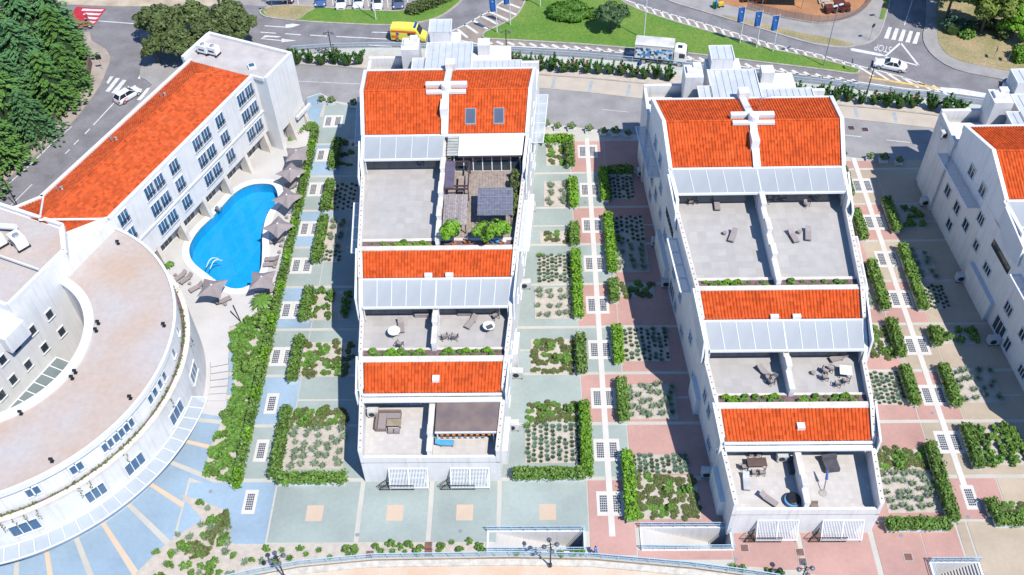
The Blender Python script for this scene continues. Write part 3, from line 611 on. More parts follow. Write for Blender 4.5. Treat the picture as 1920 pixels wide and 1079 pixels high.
        for yy, z, ww, hh in ((47.8, 11.0, 1.3, 1.4), (44.5, 11.0, 1.3, 1.4), (50.9, 5.2, 1.3, 1.4), (47.8, 5.2, 1.3, 1.4), (44.8, 5.1, 1.3, 1.4), (41.4, 5.0, 1.1, 1.2), (47.9, 2.2, 1.3, 1.4), (37.8, 4.7, 1.6, 1.1), (31.6, 4.7, 1.5, 1.3), (27.8, 4.7, 1.1, 1.2), (31.5, 1.5, 2.4, 2.1), (29.1, 1.4, 1.1, 1.7), (25.1, 1.5, 1.4, 1.2), (42.6, 8.2, 1.4, 1.3), (21.5, 4.8, 1.2, 1.2), (18, 1.6, 1.3, 1.3), (13.5, 4.9, 1.1, 1.4), (11.5, 4.9, 1.1, 1.4), (9.5, 1.6, 1.4, 1.4), (3.5, 2.0, 1.3, 1.6)):
            add_window(T, P(s*hw(yy), yy, z), tdir, nd, ww, hh, 2 if ww < 1.35 else 3)
        # recess shadow put in as a long dark strip under the screens, no window
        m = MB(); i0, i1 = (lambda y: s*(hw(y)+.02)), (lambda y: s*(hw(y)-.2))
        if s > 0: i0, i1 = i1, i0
        wedge(m, i0, i1, 34.3, 39, 7.4, 8.5); m.build('recess_shadow_strip', GLASS, T)
        # projecting ground-floor stair bay
        m = MB(); i0, i1 = (lambda y: s*(hw(y)+.55)), (lambda y: s*(hw(y)-.1))
        if s > 0: i0, i1 = i1, i0
        pass
        for ya, yb, za, zb in ((34, 40.5, 2.9, 3.1), (14.5, 17.5, 2.8, 3.0), (2.0, 6.0, 2.6, 2.9)):
            m = MB(); wedge(m, i0, i1, ya, yb, -.3, za, zb); m.build('wall_bay', STUCCO, T)
    o = bolts.build('coping_spots', BLACKM, T); o['kind'] = 'stuff'
    # divider wall with stepped copings
    q = MB()
    for y0, y1, z0, z1 in ((.28, 1.9, 3.5, 5.2), (1.9, 3.1, 3.5, 5.8), (3.1, 6.3, 3.5, 5.5), (11.6, 14.0, 6.6, 8.3), (14.0, 15.3, 6.6, 9.0), (15.3, 18.9, 6.6, 8.7), (23.3, 26.6, 10.2, 11.9), (26.6, 28.3, 10.2, 12.6), (28.3, 30.2, 10.2, 12.1), (30.2, 32.2, 10.2, 12.8), (32.2, 34.3, 10.2, 12.3), (34.3, 36.4, 10.2, 12.9), (36.4, 39.9, 10.2, 12.4)):
        q = MB(); wedge(q, -.24, .24, y0, y1, z0, z1); q.build('divider_wall', STUCCO, T); c = MB(); wedge(c, -.3, .3, y0+.01, y1-.01, z1, z1+.06); c.build('divider_coping', CREAM, T)
    # canopies
    for y0, y1, z0, z1, yw in ((16.0, 19.2, 9.3, 10.05, 19.5), (36.3, 39.95, 12.85, 13.1, 40.2)):
        for s in (-1, 1):
            if idx == 0 and y0 > 30 and s > 0: continue
            fr = MB(); a = lambda y, s=s: s*(hw(y)-.42); n = 5
            x = lambda k_, y, s=s: s*.04+(s*(hw(y)-.42)-s*.04)*k_/n
            for k_ in range(n+1): fr.bar(P(x(k_, y0), y0, z0+.03), P(x(k_, y1), y1, z1+.03), .06, .07)
            i0, i1 = (a, s*.01) if s < 0 else (s*.01, a)
            wedge(fr, i0, i1, y0-.16, y0, z0-.22, z0+.04); 
            for k_ in (.15, 4.95): fr.bar(P(x(k_, y0), y0+.05, z0), P(x(k_, y0), y0+.05, z0-2.4), .09)
            fo = fr.build('canopy_frame', WMETAL, T)
            for k_ in range(n):
                m = MB(); q4 = [P(x(k_+.02, y0), y0, z0), P(x(k_+.98, y0), y0, z0), P(x(k_+.98, y1), y1, z1), P(x(k_+.02, y1), y1, z1)]
                if s < 0: q4 = q4[::-1]
                m.hexa(q4+[(p[0], p[1], p[2]+.035) for p in q4]); m.build('canopy_panel', CANS, fo)
    # glazed doors behind the canopies and on the lowest terrace
    for yw, z0, h in ((7.28, 3.62, 2.1), (19.55, 6.82, 2.2), (40.22, 10.42, 2.2)):
        for s in (-1, 1):
            h0 = hw(yw)-.6
            add_window(T, P(s*h0*.52, yw-.0, z0+h/2+.1), (1, 0, 0), (0, -1, 0), h0*.62, h, 4)
    # slatted window boxes at the foot of the front wall
    for cx in (-3.6, 2.7):
        fr = MB(); x0, x1 = cx-.75, cx+3.2; y0, y1 = -1.0, -.02
        fr.bar(P(x0, y1, 2.5), P(x1, y1, 2.5), .12); fr.bar(P(x0, y0, .4), P(x1, y0, .4), .12)
        for x in (x0, (x0+x1)/2, x1): fr.bar(P(x, y0, .4), P(x, y1, 2.5), .1); fr.bar(P(x, y0, 0), P(x, y0, .4), .08)
        fo = fr.build('window_screen', WMETAL, T)
        for k_ in range(26):
            x = x0+(x1-x0)*(k_+.5)/26; m = MB(); m.bar(P(x, y0, .42), P(x, y1, 2.48), .075, .04); m.build('slat', WMETAL, fo)
        m = MB(); m.hexa([P(x0-.05, 0, .0), P(x0+.05, 0, 0), P(x0+.05, -.02, .0), P(x0-.05, -.02, 0), P(x0-.05, 0, 2.5), P(x0+.05, 0, 2.5), P(x0+.05, -.02, 2.5), P(x0-.05, -.02, 2.5)])
        m.build('screen_edge', WMETAL, fo)
        fe = MB(); xa, xb = cx-1.9, cx+1.7
        for z in (.15, .95): fe.bar(P(xa, -1.05, z), P(xb, -1.05, z), .05)
        fe.bar(P(xa, -1.05, .95), P(xa+1.1, -.05, .95), .04); fe.bar(P(xa, -1.05, .15), P(xa+1.1, -.05, .15), .04)
        for k_ in range(25): fe.bar(P(xa+(xb-xa)*k_/24, -1.05, 0), P(xa+(xb-xa)*k_/24, -1.05, .95), .025)
        for k_ in range(9): fe.bar(P(xa+1.1*k_/8, -1.05+k_/8, 0), P(xa+1.1*k_/8, -1.05+k_/8, .95), .025)
        fe.build('railing', BLACKM, T)
    # --- rear: entrance towers and zinc roofs
    rb = MB()
    def blk(x0, x1, y0, y1, z0, z1): rb.box(xc+x0, xc+x1, Y0+y0*ky, Y0+y1*ky, z0, z1)
    hb = hw(54)
    blk(-3.4, 1.0, 53.0, 62.2, -.3, 13.2); blk(1.0, 7.8, 53.05, 60.5, -.3, 12.0); blk(-4.6, -3.4, 53.05, 56.0, -.3, 12.9)
    blk(-6.6, -4.3, 56.4, 59.2, -.3, 14.4); blk(-3.0, -.2, 59.5, 62.4, 13.2, 14.9)
    blk(-hb-.2, -4.6, 58.6, 59.1, -.3, 11.6); blk(-hb-.2, -hb+.2, 52.9, 58.6, -.3, 11.3); blk(-hb+.2, -4.6, 52.9, 58.6, -.3, 9.8); blk(1.0, hb+.3, 57.2, 57.7, -.3, 11.5)
    blk(7.8, hb, 52.95, 57.2, -.3, 10.3); blk(3.4, 5.0, 58.3, 60.0, 12.0, 13.6)
    rb.build('rear_wall', STUCCO2, T)
    def zinc(x0, x1, y0, y1, z):
        m = MB(); m.box(xc+x0, xc+x1, Y0+y0*ky, Y0+y1*ky, z, z+.06); zo = m.build('zinc_roof', ZINC, T)
        r = MB(); n = max(2, int((x1-x0)/.75))
        for k_ in range(1, n): X = xc+x0+(x1-x0)*k_/n; r.box(X-.025, X+.025, Y0+y0*ky+.04, Y0+y1*ky-.04, z+.06, z+.12)
        o = r.build('standing_seams', mat('zinc_seam', (.46, .49, .53), .5), zo); o['kind'] = 'stuff'
        k2 = MB(); k2.box(xc+x0-.12, xc+x0, Y0+y0*ky-.1, Y0+y1*ky+.1, z-.1, z+.2); k2.box(xc+x1, xc+x1+.12, Y0+y0*ky-.1, Y0+y1*ky+.1, z-.1, z+.2); k2.box(xc+x0, xc+x1, Y0+y1*ky, Y0+y1*ky+.12, z-.1, z+.2)
        k2.build('roof_edge', COPING, zo)
    zinc(-3.35, 2.6, 53.65, 59.4, 13.22); zinc(-5.0, -3.5, 53.0, 55.9, 13.22); zinc(-3.0, -.2, 59.5, 62.3, 14.92); zinc(2.8, 9.2, 53.0, 55.6, 12.9)
    m = MB(); m.box(xc-6.3, xc-5.0, Y0+57.3*ky, Y0+58.6*ky, 14.4, 14.75); m.box(xc-5.5, xc-4.5, Y0+58.0*ky, Y0+58.9*ky, 14.4, 15.0); m.build('roof_vent', COPING, T)
    m = MB(); m.box(xc-5.9, xc-5.0, Y0+58.56*ky, Y0+58.6*ky, 10.0, 11.2); m.build('wall_opening', PY, T)
    # antenna and small vents on the lower tile roofs
    m = MB(); m.box(xc+.0, xc+.75, Y0+7.6*ky, Y0+8.3*ky, 6.8, 7.25); m.build('roof_vent', COPING, T)
    for dx in (-1.3, 1.0):
        m = MB(); m.box(xc+dx, xc+dx+.85, Y0+19.3*ky, Y0+19.75*ky, 10.2, 10.62); m.build('roof_vent', COPING, T)
    return T, A
APT = []
APT.append(apartment(-11.02, 54.9, 1.0, 'white terraced apartment block with orange tile roofs and three small terrace trees', 0))
APT.append(apartment(25.5, 48.8, .983, 'white terraced apartment block with orange tile roofs between pink courtyards', 1))
APT.append(apartment(62.0, 42.7, .983, 'white terraced apartment block with shaded side wall over sand coloured courtyard', 2))
# ------------------------------------------------------------------ hotel wing
HO = Vector((-49.08, 81.34, 0)); HT = Vector((.391, .920, 0)); HN = Vector((.920, -.391, 0))
def Hp(s, n, z): v = HO+HT*s+HN*n; return (v.x, v.y, z)
def hbox(mb, s0, s1, n0, n1, z0, z1): mb.hexa([Hp(s0, n1, z0), Hp(s1, n1, z0), Hp(s1, n0, z0), Hp(s0, n0, z0), Hp(s0, n1, z1), Hp(s1, n1, z1), Hp(s1, n0, z1), Hp(s0, n0, z1)])
def pxray(px, py): return RT*((px-960)/F_PX)+UP*(-(py-539.5)/F_PX)+fwd
def on_facade(px, py, off=0.):
    d = pxray(px, py); q = Vector((0, 0, CAM_H)); t = ((HO+HN*off-q).dot(HN))/d.dot(HN); r = q+d*t; return (r-HO).dot(HT), r.z
HW_ = thing('hotel_building', 'long white hotel wing with terracotta tile roof beside the pool', 'building', Hp(15, -5, 0))
b = MB(); hbox(b, .3, 30.4, -10.2, 0, 2.9, 11.75); hbox(b, .3, 30.4, -10.1, -1.7, -.3, 2.9); b.build('wall', STUCCO, HW_)
b = MB(); hbox(b, 30.4, 36.8, -11.6, 1.95, 3.0, 11.75); hbox(b, 30.4, 31.2, -.9, 1.95, -.3, 3.0); hbox(b, 33.0, 36.8, -11.6, 1.95, -.3, 3.0); b.build('end_block', STUCCO, HW_)
def pc(name, m, f): q = MB(); f(q); return q.build(name, m, HW_)
pc('parapet', COPING, lambda q: (hbox(q, .9, 30.4, -.45, .0, 11.75, 12.25)))
pc('parapet', COPING, lambda q: (hbox(q, .9, 30.4, -10.3, -9.85, 11.75, 12.25)))
pc('parapet', COPING, lambda q: (hbox(q, 30.4, 36.8, 1.55, 1.95, 11.75, 12.25)))
pc('parapet', COPING, lambda q: (hbox(q, 36.4, 36.8, -11.6, 1.55, 11.75, 12.25)))
pc('parapet', COPING, lambda q: (hbox(q, 30.4, 36.4, -11.7, -11.25, 11.75, 12.25)))
pc('parapet', COPING, lambda q: (hbox(q, 30.2, 30.5, -.45, 1.55, 11.75, 12.2)))
pc('flat_roof', mat('beige_flat_roof', (.52, .48, .46), .9, scale=.5, amt=.1, fine=.05), lambda q: hbox(q, 30.5, 36.4, -11.25, 1.55, 11.75, 11.8))
pc('cornice', COPING, lambda q: hbox(q, .3, 30.4, 0, .16, 6.25, 6.5))
SOUTH = STUCCO
def tile_quad(p0, p1, q0, q1, pitch=.36, rowl=.5, swap=False):
    """tile columns between an eave p0-p1 and a ridge q0-q1"""
    p0, p1, q0, q1 = map(Vector, (p0, p1, q0, q1)); n = max(4, int((p1-p0).length/pitch)); rows = max(3, int(((q0+q1)/2-(p0+p1)/2).length/rowl))
    nrm = (p1-p0).cross((q0+q1)/2-(p0+p1)/2).normalized()
    if nrm.z < 0: nrm = -nrm
    prof = [(0, 0), (.14, .01), (.26, .06), (.45, .085), (.64, .06), (.78, .01)]; grid = []
    for r in range(rows):
        for e_ in (0, 1):
            t = (r+e_)/rows; a = p0.lerp(q0, t); c = p1.lerp(q1, t); k_ = min(1, (c-a).length/((p1-p0).length*.15)); row = []
            for i in range(n):
                for f, h in prof: row.append(a.lerp(c, (i+f)/n)+nrm*(h*k_+(.025 if e_ == 0 else 0)))
            row.append(c); grid.append(row)
    W = len(grid[0]); mb = MB(); mb.v = [tuple(p) for r in grid for p in r]
    for r in range(len(grid)-1):
        for i in range(W-1):
            f = (r*W+i, r*W+i+1, (r+1)*W+i+1, (r+1)*W+i); mb.f.append(f)
    a, c, d = [Vector(mb.v[i]) for i in mb.f[len(mb.f)//2][:3]]
    if (c-a).cross(d-a).z < 0: mb.f = [f[::-1] for f in mb.f]
    mb.mi = [0]*len(mb.f); return mb
RS, RN = (-3.3, -5.8, 13.6), (26.2, -5.8, 13.6); FS, FN, BN, BS = (.9, -.4, 11.95), (30.2, -.5, 11.95), (30.2, -9.9, 11.95), (1.1, -9.9, 11.95); WC, SWc = (-2.9, -12.3, 11.95), (-2.9, -3.0, 11.95)
for q in ((FS, FN, RS, RN), (BS, BN, RS, RN), (FN, BN, RN, RN), (SWc, FS, RS, RS), (BS, WC, RS, RS), (WC, SWc, RS, RS)):
    o = tile_quad(*[Hp(*p) for p in q]).build('roof_tiles', ROOF_OLD, HW_); o['kind'] = 'stuff'
for a, c, m in ((RS, RN, ROOF_OLD), (RN, FN, ROOF_OLD), (RN, BN, ROOF_OLD), (RS, FS, COPING), (RS, BS, COPING)):
    q = MB(); A_, C_ = Vector(Hp(*a)), Vector(Hp(*c)); n = int((C_-A_).length/.45)
    for i in range(n): q.tube(A_.lerp(C_, i/n)+Vector((0, 0, .08)), A_.lerp(C_, (i+1.05)/n)+Vector((0, 0, .08)), .15, .12, 7)
    o = q.build('ridge_tiles', m, HW_); o['kind'] = 'stuff'
b = MB(); b.add([Hp(*p) for p in (FS, BS, WC, SWc)]+[Hp(p[0], p[1], 8) for p in (FS, BS, WC, SWc)], [(0, 3, 7, 4), (3, 2, 6, 7), (2, 1, 5, 6)]); b.build('roof_end_wall', STUCCO, HW_)
for a, c in ((FS, SWc), (BS, WC)):
    q = MB(); q.bar(Vector(Hp(*a))+Vector((0, 0, .1)), Vector(Hp(*c))+Vector((0, 0, .1)), .4, .4); q.build('parapet', COPING, HW_)
for s in (5.6, 10.4, 15.2, 20.0, 24.75, 29.5):   # splayed arcade piers
    q = MB(); q.hexa([Hp(s-.3, .55, -.1), Hp(s+.3, .55, -.1), Hp(s+.3, -1.0, -.1), Hp(s-.3, -1.0, -.1), Hp(s-.3, .03, 3.4), Hp(s+.3, .03, 3.4), Hp(s+.3, -1.0, 3.4), Hp(s-.3, -1.0, 3.4)]); q.build('pier', CREAM, HW_)
for s in (33.2, 36.5):
    q = MB(); q.hexa([Hp(s-.3, 2.6, -.1), Hp(s+.3, 2.6, -.1), Hp(s+.3, 1.0, -.1), Hp(s-.3, 1.0, -.1), Hp(s-.3, 1.98, 3.6), Hp(s+.3, 1.98, 3.6), Hp(s+.3, 1.0, 3.6), Hp(s-.3, 1.0, 3.6)]); q.build('pier', CREAM, HW_)
for z in (10.75, 7.95, 4.9):
    for s in (2.7, 12.4, 22.05): add_window(HW_, Hp(s, 0, z), HT, HN, 1.6, 1.9, 3, GLASSB, True)
    for s in (8.5, 18.1, 27.85):
        for d in (-.93, .93): add_window(HW_, Hp(s+d, 0, z), HT, HN, 1.6, 1.9, 3, GLASSB, True)
for s0, s1 in ((6.2, 9.8), (11, 14.6), (15.8, 19.4), (20.6, 24.2), (25.4, 29)):
    add_window(HW_, Hp((s0+s1)/2, -1.7, 1.3), HT, HN, (s1-s0)*.86, 2.3, 4)
# side entrance frame
q = MB(); hbox(q, 37.4, 37.7, 1.0, 1.4, 0, 3.0); hbox(q, 34.2, 37.7, 2.2, 2.5, 2.7, 3.2); q.build('entrance_frame', STUCCO, HW_)
def skylight_cap(parent, c, w, m):
    q = MB(); q.obox(c, w, w, c[2], c[2]+.35, .4); q.build('skylight_kerb', COPING, parent); q = MB(); q.obox(c, w*.7, w*.7, c[2]+.35, c[2]+.4, .4); q.build('skylight_pane', m, parent)
skylight_cap(HW_, Hp(32.3, -1.6, 11.8), .5, GLASSB)
# ------------------------------------------------------------------ core block with flat roof behind the curved wing
CB = thing('core_building', 'white building core with flat beige roof and small square wall windows', 'building', Hp(-18, -8, 0))
core = [(-2.9, -3.0), (-6.0, 0.0), (-14.6, 0.0), (-14.6, -30), (-2.9, -30)]
b = MB(); b.prism([Hp(s, n, 0)[:2] for s, n in core], -.3, 13.2); b.prism([Hp(s, n, 0)[:2] for s, n in ((-14.6, .02), (-40, .02), (-40, -30), (-14.6, -30))], -.3, 12.2); b.prism([Hp(s, n, 0)[:2] for s, n in ((-6.0, -.01), (.4, -.01), (.4, -3), (-2.9, -3))], -.3, 11.9); b.build('wall', STUCCO, CB)
BEIGE_ROOF = mat('stained_flat_roof', (.46, .425, .41), .9, scale=.13, amt=.12, fine=.05, tint=(.50, .36, .27))
b = MB(); b.prism([Hp(s, n, 0)[:2] for s, n in ((-3.3, -3.3), (-6.2, -.45), (-14.2, -.45), (-14.2, -29.5), (-3.3, -29.5))], 13.2, 13.24); b.build('flat_roof', BEIGE_ROOF, CB)
for s0, n0, s1, n1 in ((-2.9, -3, -6, 0), (-6, 0, -14.6, 0), (-2.9, -3, -2.9, -30)):
    q = MB(); q.bar(Hp(s0, n0-.2 if n0 == n1 else n0, 13.4), Hp(s1, n1-.2 if n0 == n1 else n1, 13.4), .4, .5); q.build('parapet', COPING, CB)
q = MB(); hbox(q, -17.5, -14.61, .03, 1.0, 9.4, 11.6); q.build('wall_box', STUCCO, CB)
q = MB(); q.bar(Hp(-9.5, -.5, 13.75), Hp(-9.5, -16, 13.75), .16, .3); q.build('pipe_run', COPING, CB)
for p in ((92, 590), (60, 620), (30, 650), (115, 622), (83, 652), (52, 684), (24, 712), (4, 675), (2, 741)):
    s, z = on_facade(*p); 
    if z > 2: add_window(CB, Hp(s, 0.03, z), HT, HN, .9, 1.15, 1, GLASS)
# air handlers on the core roof
def air_handler(px, py, z, sc, rz, label, grp=None):
    c = at(px, py, z); t = thing('air_handler', label, 'air conditioner', (c.x, c.y, z), rz, grp)
    q = MB(); q.box(-1.5*sc, 1.5*sc, -1.0*sc, 1.0*sc, .35, 2.1*sc+.35); q.build('casing', WMETAL, t, local=True)
    q = MB(); q.box(-.9*sc, .9*sc, -1.03*sc, -1.0*sc, .7, 1.9*sc); q.build('grille', DARK, t, local=True)
    q = MB(); q.lathe((0, 0, 2.1*sc+.35), [(.6*sc, 0), (.6*sc, .14), (.5*sc, .18)], 14); q.build('fan_cover', GREYM, t, local=True)
    q = MB()
    for x in (-1.3, 1.3):
        q.box(x*sc-.08, x*sc+.08, -1.2*sc, 1.2*sc, 0, .34)
    q.build('base_rail', BLACKM, t, local=True); return t
air_handler(40, 462, 13.24, .62, -.75, 'large grey air handling unit on the flat beige roof')
air_handler(0, 458, 13.24, .6, -.75, 'air handling unit beside the pipe on the flat beige roof')
for i, p in enumerate(((384, 100), (402, 103))):
    t = air_handler(p[0], p[1], 11.8, .5, -.4, 'tall twin air conditioning unit on the hotel roof end', 'air conditioners on the hotel roof end')
q = MB(); A_, B_ = at(0, 424, 14), at(30, 426, 14); q.tube(A_, B_, .35, .35, 10); tag(q.build('roof_duct', WMETAL), 'fat white duct lying on the flat beige roof', 'duct')
# ------------------------------------------------------------------ curved wing
RB = thing('curved_building', 'white curved hotel wing with stained beige ring roof', 'building', (CX, CY, 0))
hn = math.atan2(HN.y, HN.x); ncen = -1.46
def arc(r, nlim=0., n=48, ext=0.):
    m = math.acos((nlim-ncen)/r)-ext; return [pol(r, hn-m+2*m*i/n) for i in range(n+1)]
def ring(mb, r0, r1, z0, z1, n=48, nlim=0.02):
    a, c = arc(r0, nlim, n), arc(r1, nlim, n)
    for i in range(n): mb.hexa([(*a[i], z0), (*c[i], z0), (*c[i+1], z0), (*a[i+1], z0), (*a[i], z1), (*c[i], z1), (*c[i+1], z1), (*a[i+1], z1)])
    return mb
def rw(r0, r1, z0, z1, n=64, nlim=.02):
    """one closed half-ring solid"""
    a, c = arc(r0, nlim, n), arc(r1, nlim, n); return MB().prism(c+a[::-1], z0, z1)
rw(10.0, 19.1, -.3, 10.2).build('wall', STUCCO, RB)
rw(10.9, 19.15, 10.2, 10.27).build('ring_roof', BEIGE_ROOF, RB)
rw(19.15, 19.45, 9.85, 10.5).build('roof_coping', COPING, RB)
rw(9.9, 10.9, 10.2, 10.55).build('roof_coping', COPING, RB)
rw(19.12, 20.0, -.3, 6.9).build('lower_wall', STUCCO2, RB)
rw(19.14, 19.5, 6.9, 6.96).build('ledge_bed', SOIL, RB)
rw(19.5, 20.05, 6.9, 7.15).build('ledge_coping', CREAM, RB)
def on_cyl(px, py, r):
    d = pxray(px, py); ox, oy = -CX, -CY; a = d.x**2+d.y**2; b_ = 2*(ox*d.x+oy*d.y); c = ox*ox+oy*oy-r*r; D = b_*b_-4*a*c
    if D < 0: return None
    t = (-b_-math.sqrt(D))/(2*a); p = Vector((0, 0, CAM_H))+d*t; return math.atan2(p.y-CY, p.x-CX), p.z
for p in ((53, 921), (66, 916), (137, 880), (149, 873), (197, 839), (207, 832), (218, 821), (228, 813), (238, 803), (246, 794), (281, 747), (290, 735), (300, 721), (309, 709), (325, 662), (329, 610)):
    q = on_cyl(*p, 19.12)
    if q: a, z = q; add_window(RB, (*pol(19.12, a), 8.6), (-math.sin(a), math.cos(a), 0), (math.cos(a), math.sin(a), 0), .62, 1.2, 1, GLASSB)
for p, ww in (((47, 989), 2.6), ((180, 924), 2.0), ((253, 870), 2.2), ((331, 774), 2.4), ((363, 699), 2.2), ((10, 1000), .1)):
    q = on_cyl(*p, 20.0)
    if q and ww > 1: a, z = q; add_window(RB, (*pol(20.0, a), z), (-math.sin(a), math.cos(a), 0), (math.cos(a), math.sin(a), 0), ww, 1.7, 3, GLASSB)
# glass canopy ring
a0, a1 = hn+.33, hn-1.35; N = 25
cf = MB(); pr = []
for r in (20.02, 21.75):
    for i in range(N*2): cf.bar((*pol(r, a0+(a1-a0)*i/(N*2)), 2.95), (*pol(r, a0+(a1-a0)*(i+1)/(N*2)), 2.95), .1, .12)
for i in range(N+1):
    a = a0+(a1-a0)*i/N; cf.bar((*pol(20.0, a), 2.95), (*pol(21.75, a), 2.95), .08, .1)
co = cf.build('canopy_frame', WMETAL, RB)
for i in range(N):
    b0, b1 = a0+(a1-a0)*(i+.04)/N, a0+(a1-a0)*(i+.96)/N; q = MB().prism([pol(20.06, b0), pol(21.7, b0), pol(21.7, (b0+b1)/2), pol(21.7, b1), pol(20.06, b1)], 2.94, 2.97); q.build('canopy_pane', GLASSC, co)
# atrium glazing inside the ring
at_in = MB(); at_in.prism([Hp(s, .1, 0)[:2] for s in (-9, -27)]+[p for p in arc(9.9, .1, 24)][::1], 0, .5)
at_in.build('atrium_floor', mat('atrium_floor', (.42, .42, .38), .8, scale=.8, amt=.3), RB)
am = math.acos((0-ncen)/10.0)
gf = MB(); zg = 3.0
sl_ = []
for i in range(12):
    s = -13.0-i*1.25; d2 = 100-(s+18.1)**2
    if d2 > 0: sl_.append((s, ncen+math.sqrt(d2)))
for i, (s, n) in enumerate(sl_):
    if n > .3: gf.bar(Hp(s, .05, zg), Hp(s, min(n, 9), zg-.2), .1, .14)
gf.bar(Hp(sl_[0][0], .05, zg), Hp(sl_[-1][0], .05, zg), .12, .14)
go = gf.build('atrium_frame', WMETAL, RB)
ATG = glassmat('atrium_glass', (.22, .27, .27), .08, .75)
for i in range(len(sl_)-1):
    (s, n), (s2, n2) = sl_[i], sl_[i+1]
    if n > .3 and n2 > .3:
        q = MB(); q4 = [Hp(s, .06, zg), Hp(s2, .06, zg), Hp(s2, n2, zg-.2), Hp(s, n, zg-.2)]; q.hexa([(p[0], p[1], p[2]-.03) for p in q4][::-1]+[p for p in q4][::-1]); q.build('atrium_pane', ATG, go)
# small lamps on the ring roof
for i, p in enumerate(((185, 608), (181, 622), (142, 700), (136, 711), (40, 777), (308, 612), (245, 748), (98, 866), (222, 458))):
    c = at(*p, 10.3); t = MB(); t.box(-.16, .16, -.16, .16, 0, .12); t.box(-.05, .05, -.05, .05, .12, .45); t.box(-.18, .18, -.1, .1, .45, .62); o = t.build('roof_lamp', BLACKM); o.location = (c.x, c.y, 10.27); tag(o, 'small black floodlight on the stained ring roof', 'floodlight', 'floodlights on the ring roof')
# steps from the pool deck down to the blue paving
for i in range(7):
    a = hn+.36+.045*i; q = MB().prism([pol(20.6, a), pol(22.6, a), pol(22.6, a+.04), pol(20.6, a+.04)], -.03, .06+.05*i); o = q.build('deck_step', DECK); o['kind'] = 'structure'
# ------------------------------------------------------------------ pool deck and pool
POOL = smoothpl(gpx([(514, 350), (492, 345), (465, 349), (440, 363), (418, 386), (397, 409), (375, 430), (360, 452), (355, 472), (362, 492), (385, 512), (410, 530), (432, 541), (455, 541), (474, 530), (489, 505), (492, 470), (493, 435), (503, 400), (521, 375)]), 5, True)
deck = [Hp(-1, -1.8, 0)[:2], Hp(30.5, -1.8, 0)[:2], Hp(37.6, 0, 0)[:2], Hp(37.6, 3, 0)[:2], (-31.9, 114.5), (-31.95, 79.2), at2(512, 583), at2(430, 614)]+[pol(23.2, hn+.31-.0*i) for i in range(1)]+[pol(19.3, hn+.33), pol(19.3, hn+.8), pol(19.3, hn+1.3)]
def inset(pl, d):
    n = len(pl); ar = sum(pl[i][0]*pl[(i+1) % n][1]-pl[(i+1) % n][0]*pl[i][1] for i in range(n)); s = 1 if ar > 0 else -1; out = []
    for i in range(n):
        v = Vector((pl[(i+1) % n][0]-pl[i-1][0], pl[(i+1) % n][1]-pl[i-1][1])).normalized(); out.append((pl[i][0]-v.y*d*s, pl[i][1]+v.x*d*s))
    return out
holed('ground', [(-700, -500), (700, -500), (700, 900), (-700, 900)], [inset(POOL, -.3)]+[[(p[0]+(-.1 if k in (0, 3) else .1), p[1]+(-.1 if k < 2 else .1)) for k, p in enumerate(h)] for h in HOLES], -.35, EARTH)
holed('pool_deck', deck, [inset(POOL, -.85)], .02, DECK)
cop = MB(); pin, pout = POOL, inset(POOL, -.9); n = len(POOL)
for i in range(n):
    j = (i+1) % n; q4 = [pin[i], pout[i], pout[j], pin[j]]; ar = sum(q4[k_][0]*q4[(k_+1) % 4][1]-q4[(k_+1) % 4][0]*q4[k_][1] for k_ in range(4))
    if ar < 0: q4 = q4[::-1]
    cop.hexa([(*p, -.25) for p in q4]+[(*p, .09) for p in q4])
o = cop.build('pool_coping', mat('white_pool_coping', (.80, .80, .79), .6, scale=.6, amt=.04)); o['kind'] = 'structure'
bas = MB(); N = len(POOL); po = POOL if sum(POOL[i][0]*POOL[(i+1) % N][1]-POOL[(i+1) % N][0]*POOL[i][1] for i in range(N)) > 0 else POOL[::-1]
bas.add([(*p, .02) for p in po]+[(*p, -1.5) for p in po], [tuple(range(N, 2*N))]+[(i, N+i, N+(i+1) % N, (i+1) % N) for i in range(N)])
o = bas.build('pool_basin', tilemat('pool_tile', (.05, .47, .78), .6, .6, .02, .93, .4, .04)); o['kind'] = 'structure'
wmat = bpy.data.materials.new('pool_water'); wmat.use_nodes = True; nn = wmat.node_tree.nodes; ll = wmat.node_tree.links; nn.remove(nn['Principled BSDF'])
tr = nn.new('ShaderNodeBsdfTransparent'); tr.inputs[0].default_value = (.45, .86, .97, 1); gl = nn.new('ShaderNodeBsdfGlossy'); gl.inputs['Roughness'].default_value = .02; fr = nn.new('ShaderNodeFresnel'); fr.inputs[0].default_value = 1.33
bp = nn.new('ShaderNodeBump'); bp.inputs['Strength'].default_value = .12; nz = nn.new('ShaderNodeTexNoise'); nz.inputs['Scale'].default_value = 3; ll.new(nz.outputs[0], bp.inputs['Height']); ll.new(bp.outputs[0], fr.inputs['Normal']); ll.new(bp.outputs[0], gl.inputs['Normal'])
ms = nn.new('ShaderNodeMixShader'); ll.new(fr.outputs[0], ms.inputs[0]); ll.new(tr.outputs[0], ms.inputs[1]); ll.new(gl.outputs[0], ms.inputs[2]); ll.new(ms.outputs[0], nn['Material Output'].inputs[0])
o = MB().sheet(inset(po, .01), -.12).build('pool_water', wmat); o['kind'] = 'structure'
ld = thing('pool_ladder', 'white curved pool ladder rails at the pool edge', 'pool ladder', at(397, 503, .1))
for d in (0, .7):
    q = MB(); c = at(393+d*10, 501+d*5, .1); pts = [c+Vector((-.4+.1*k_*2, .12*k_*2, .75*math.sin(k_/6*math.pi))) for k_ in range(7)]
    for k_ in range(6): q.tube(pts[k_], pts[k_+1], .06, .06, 6)
    q.build('rail', COPING, ld)
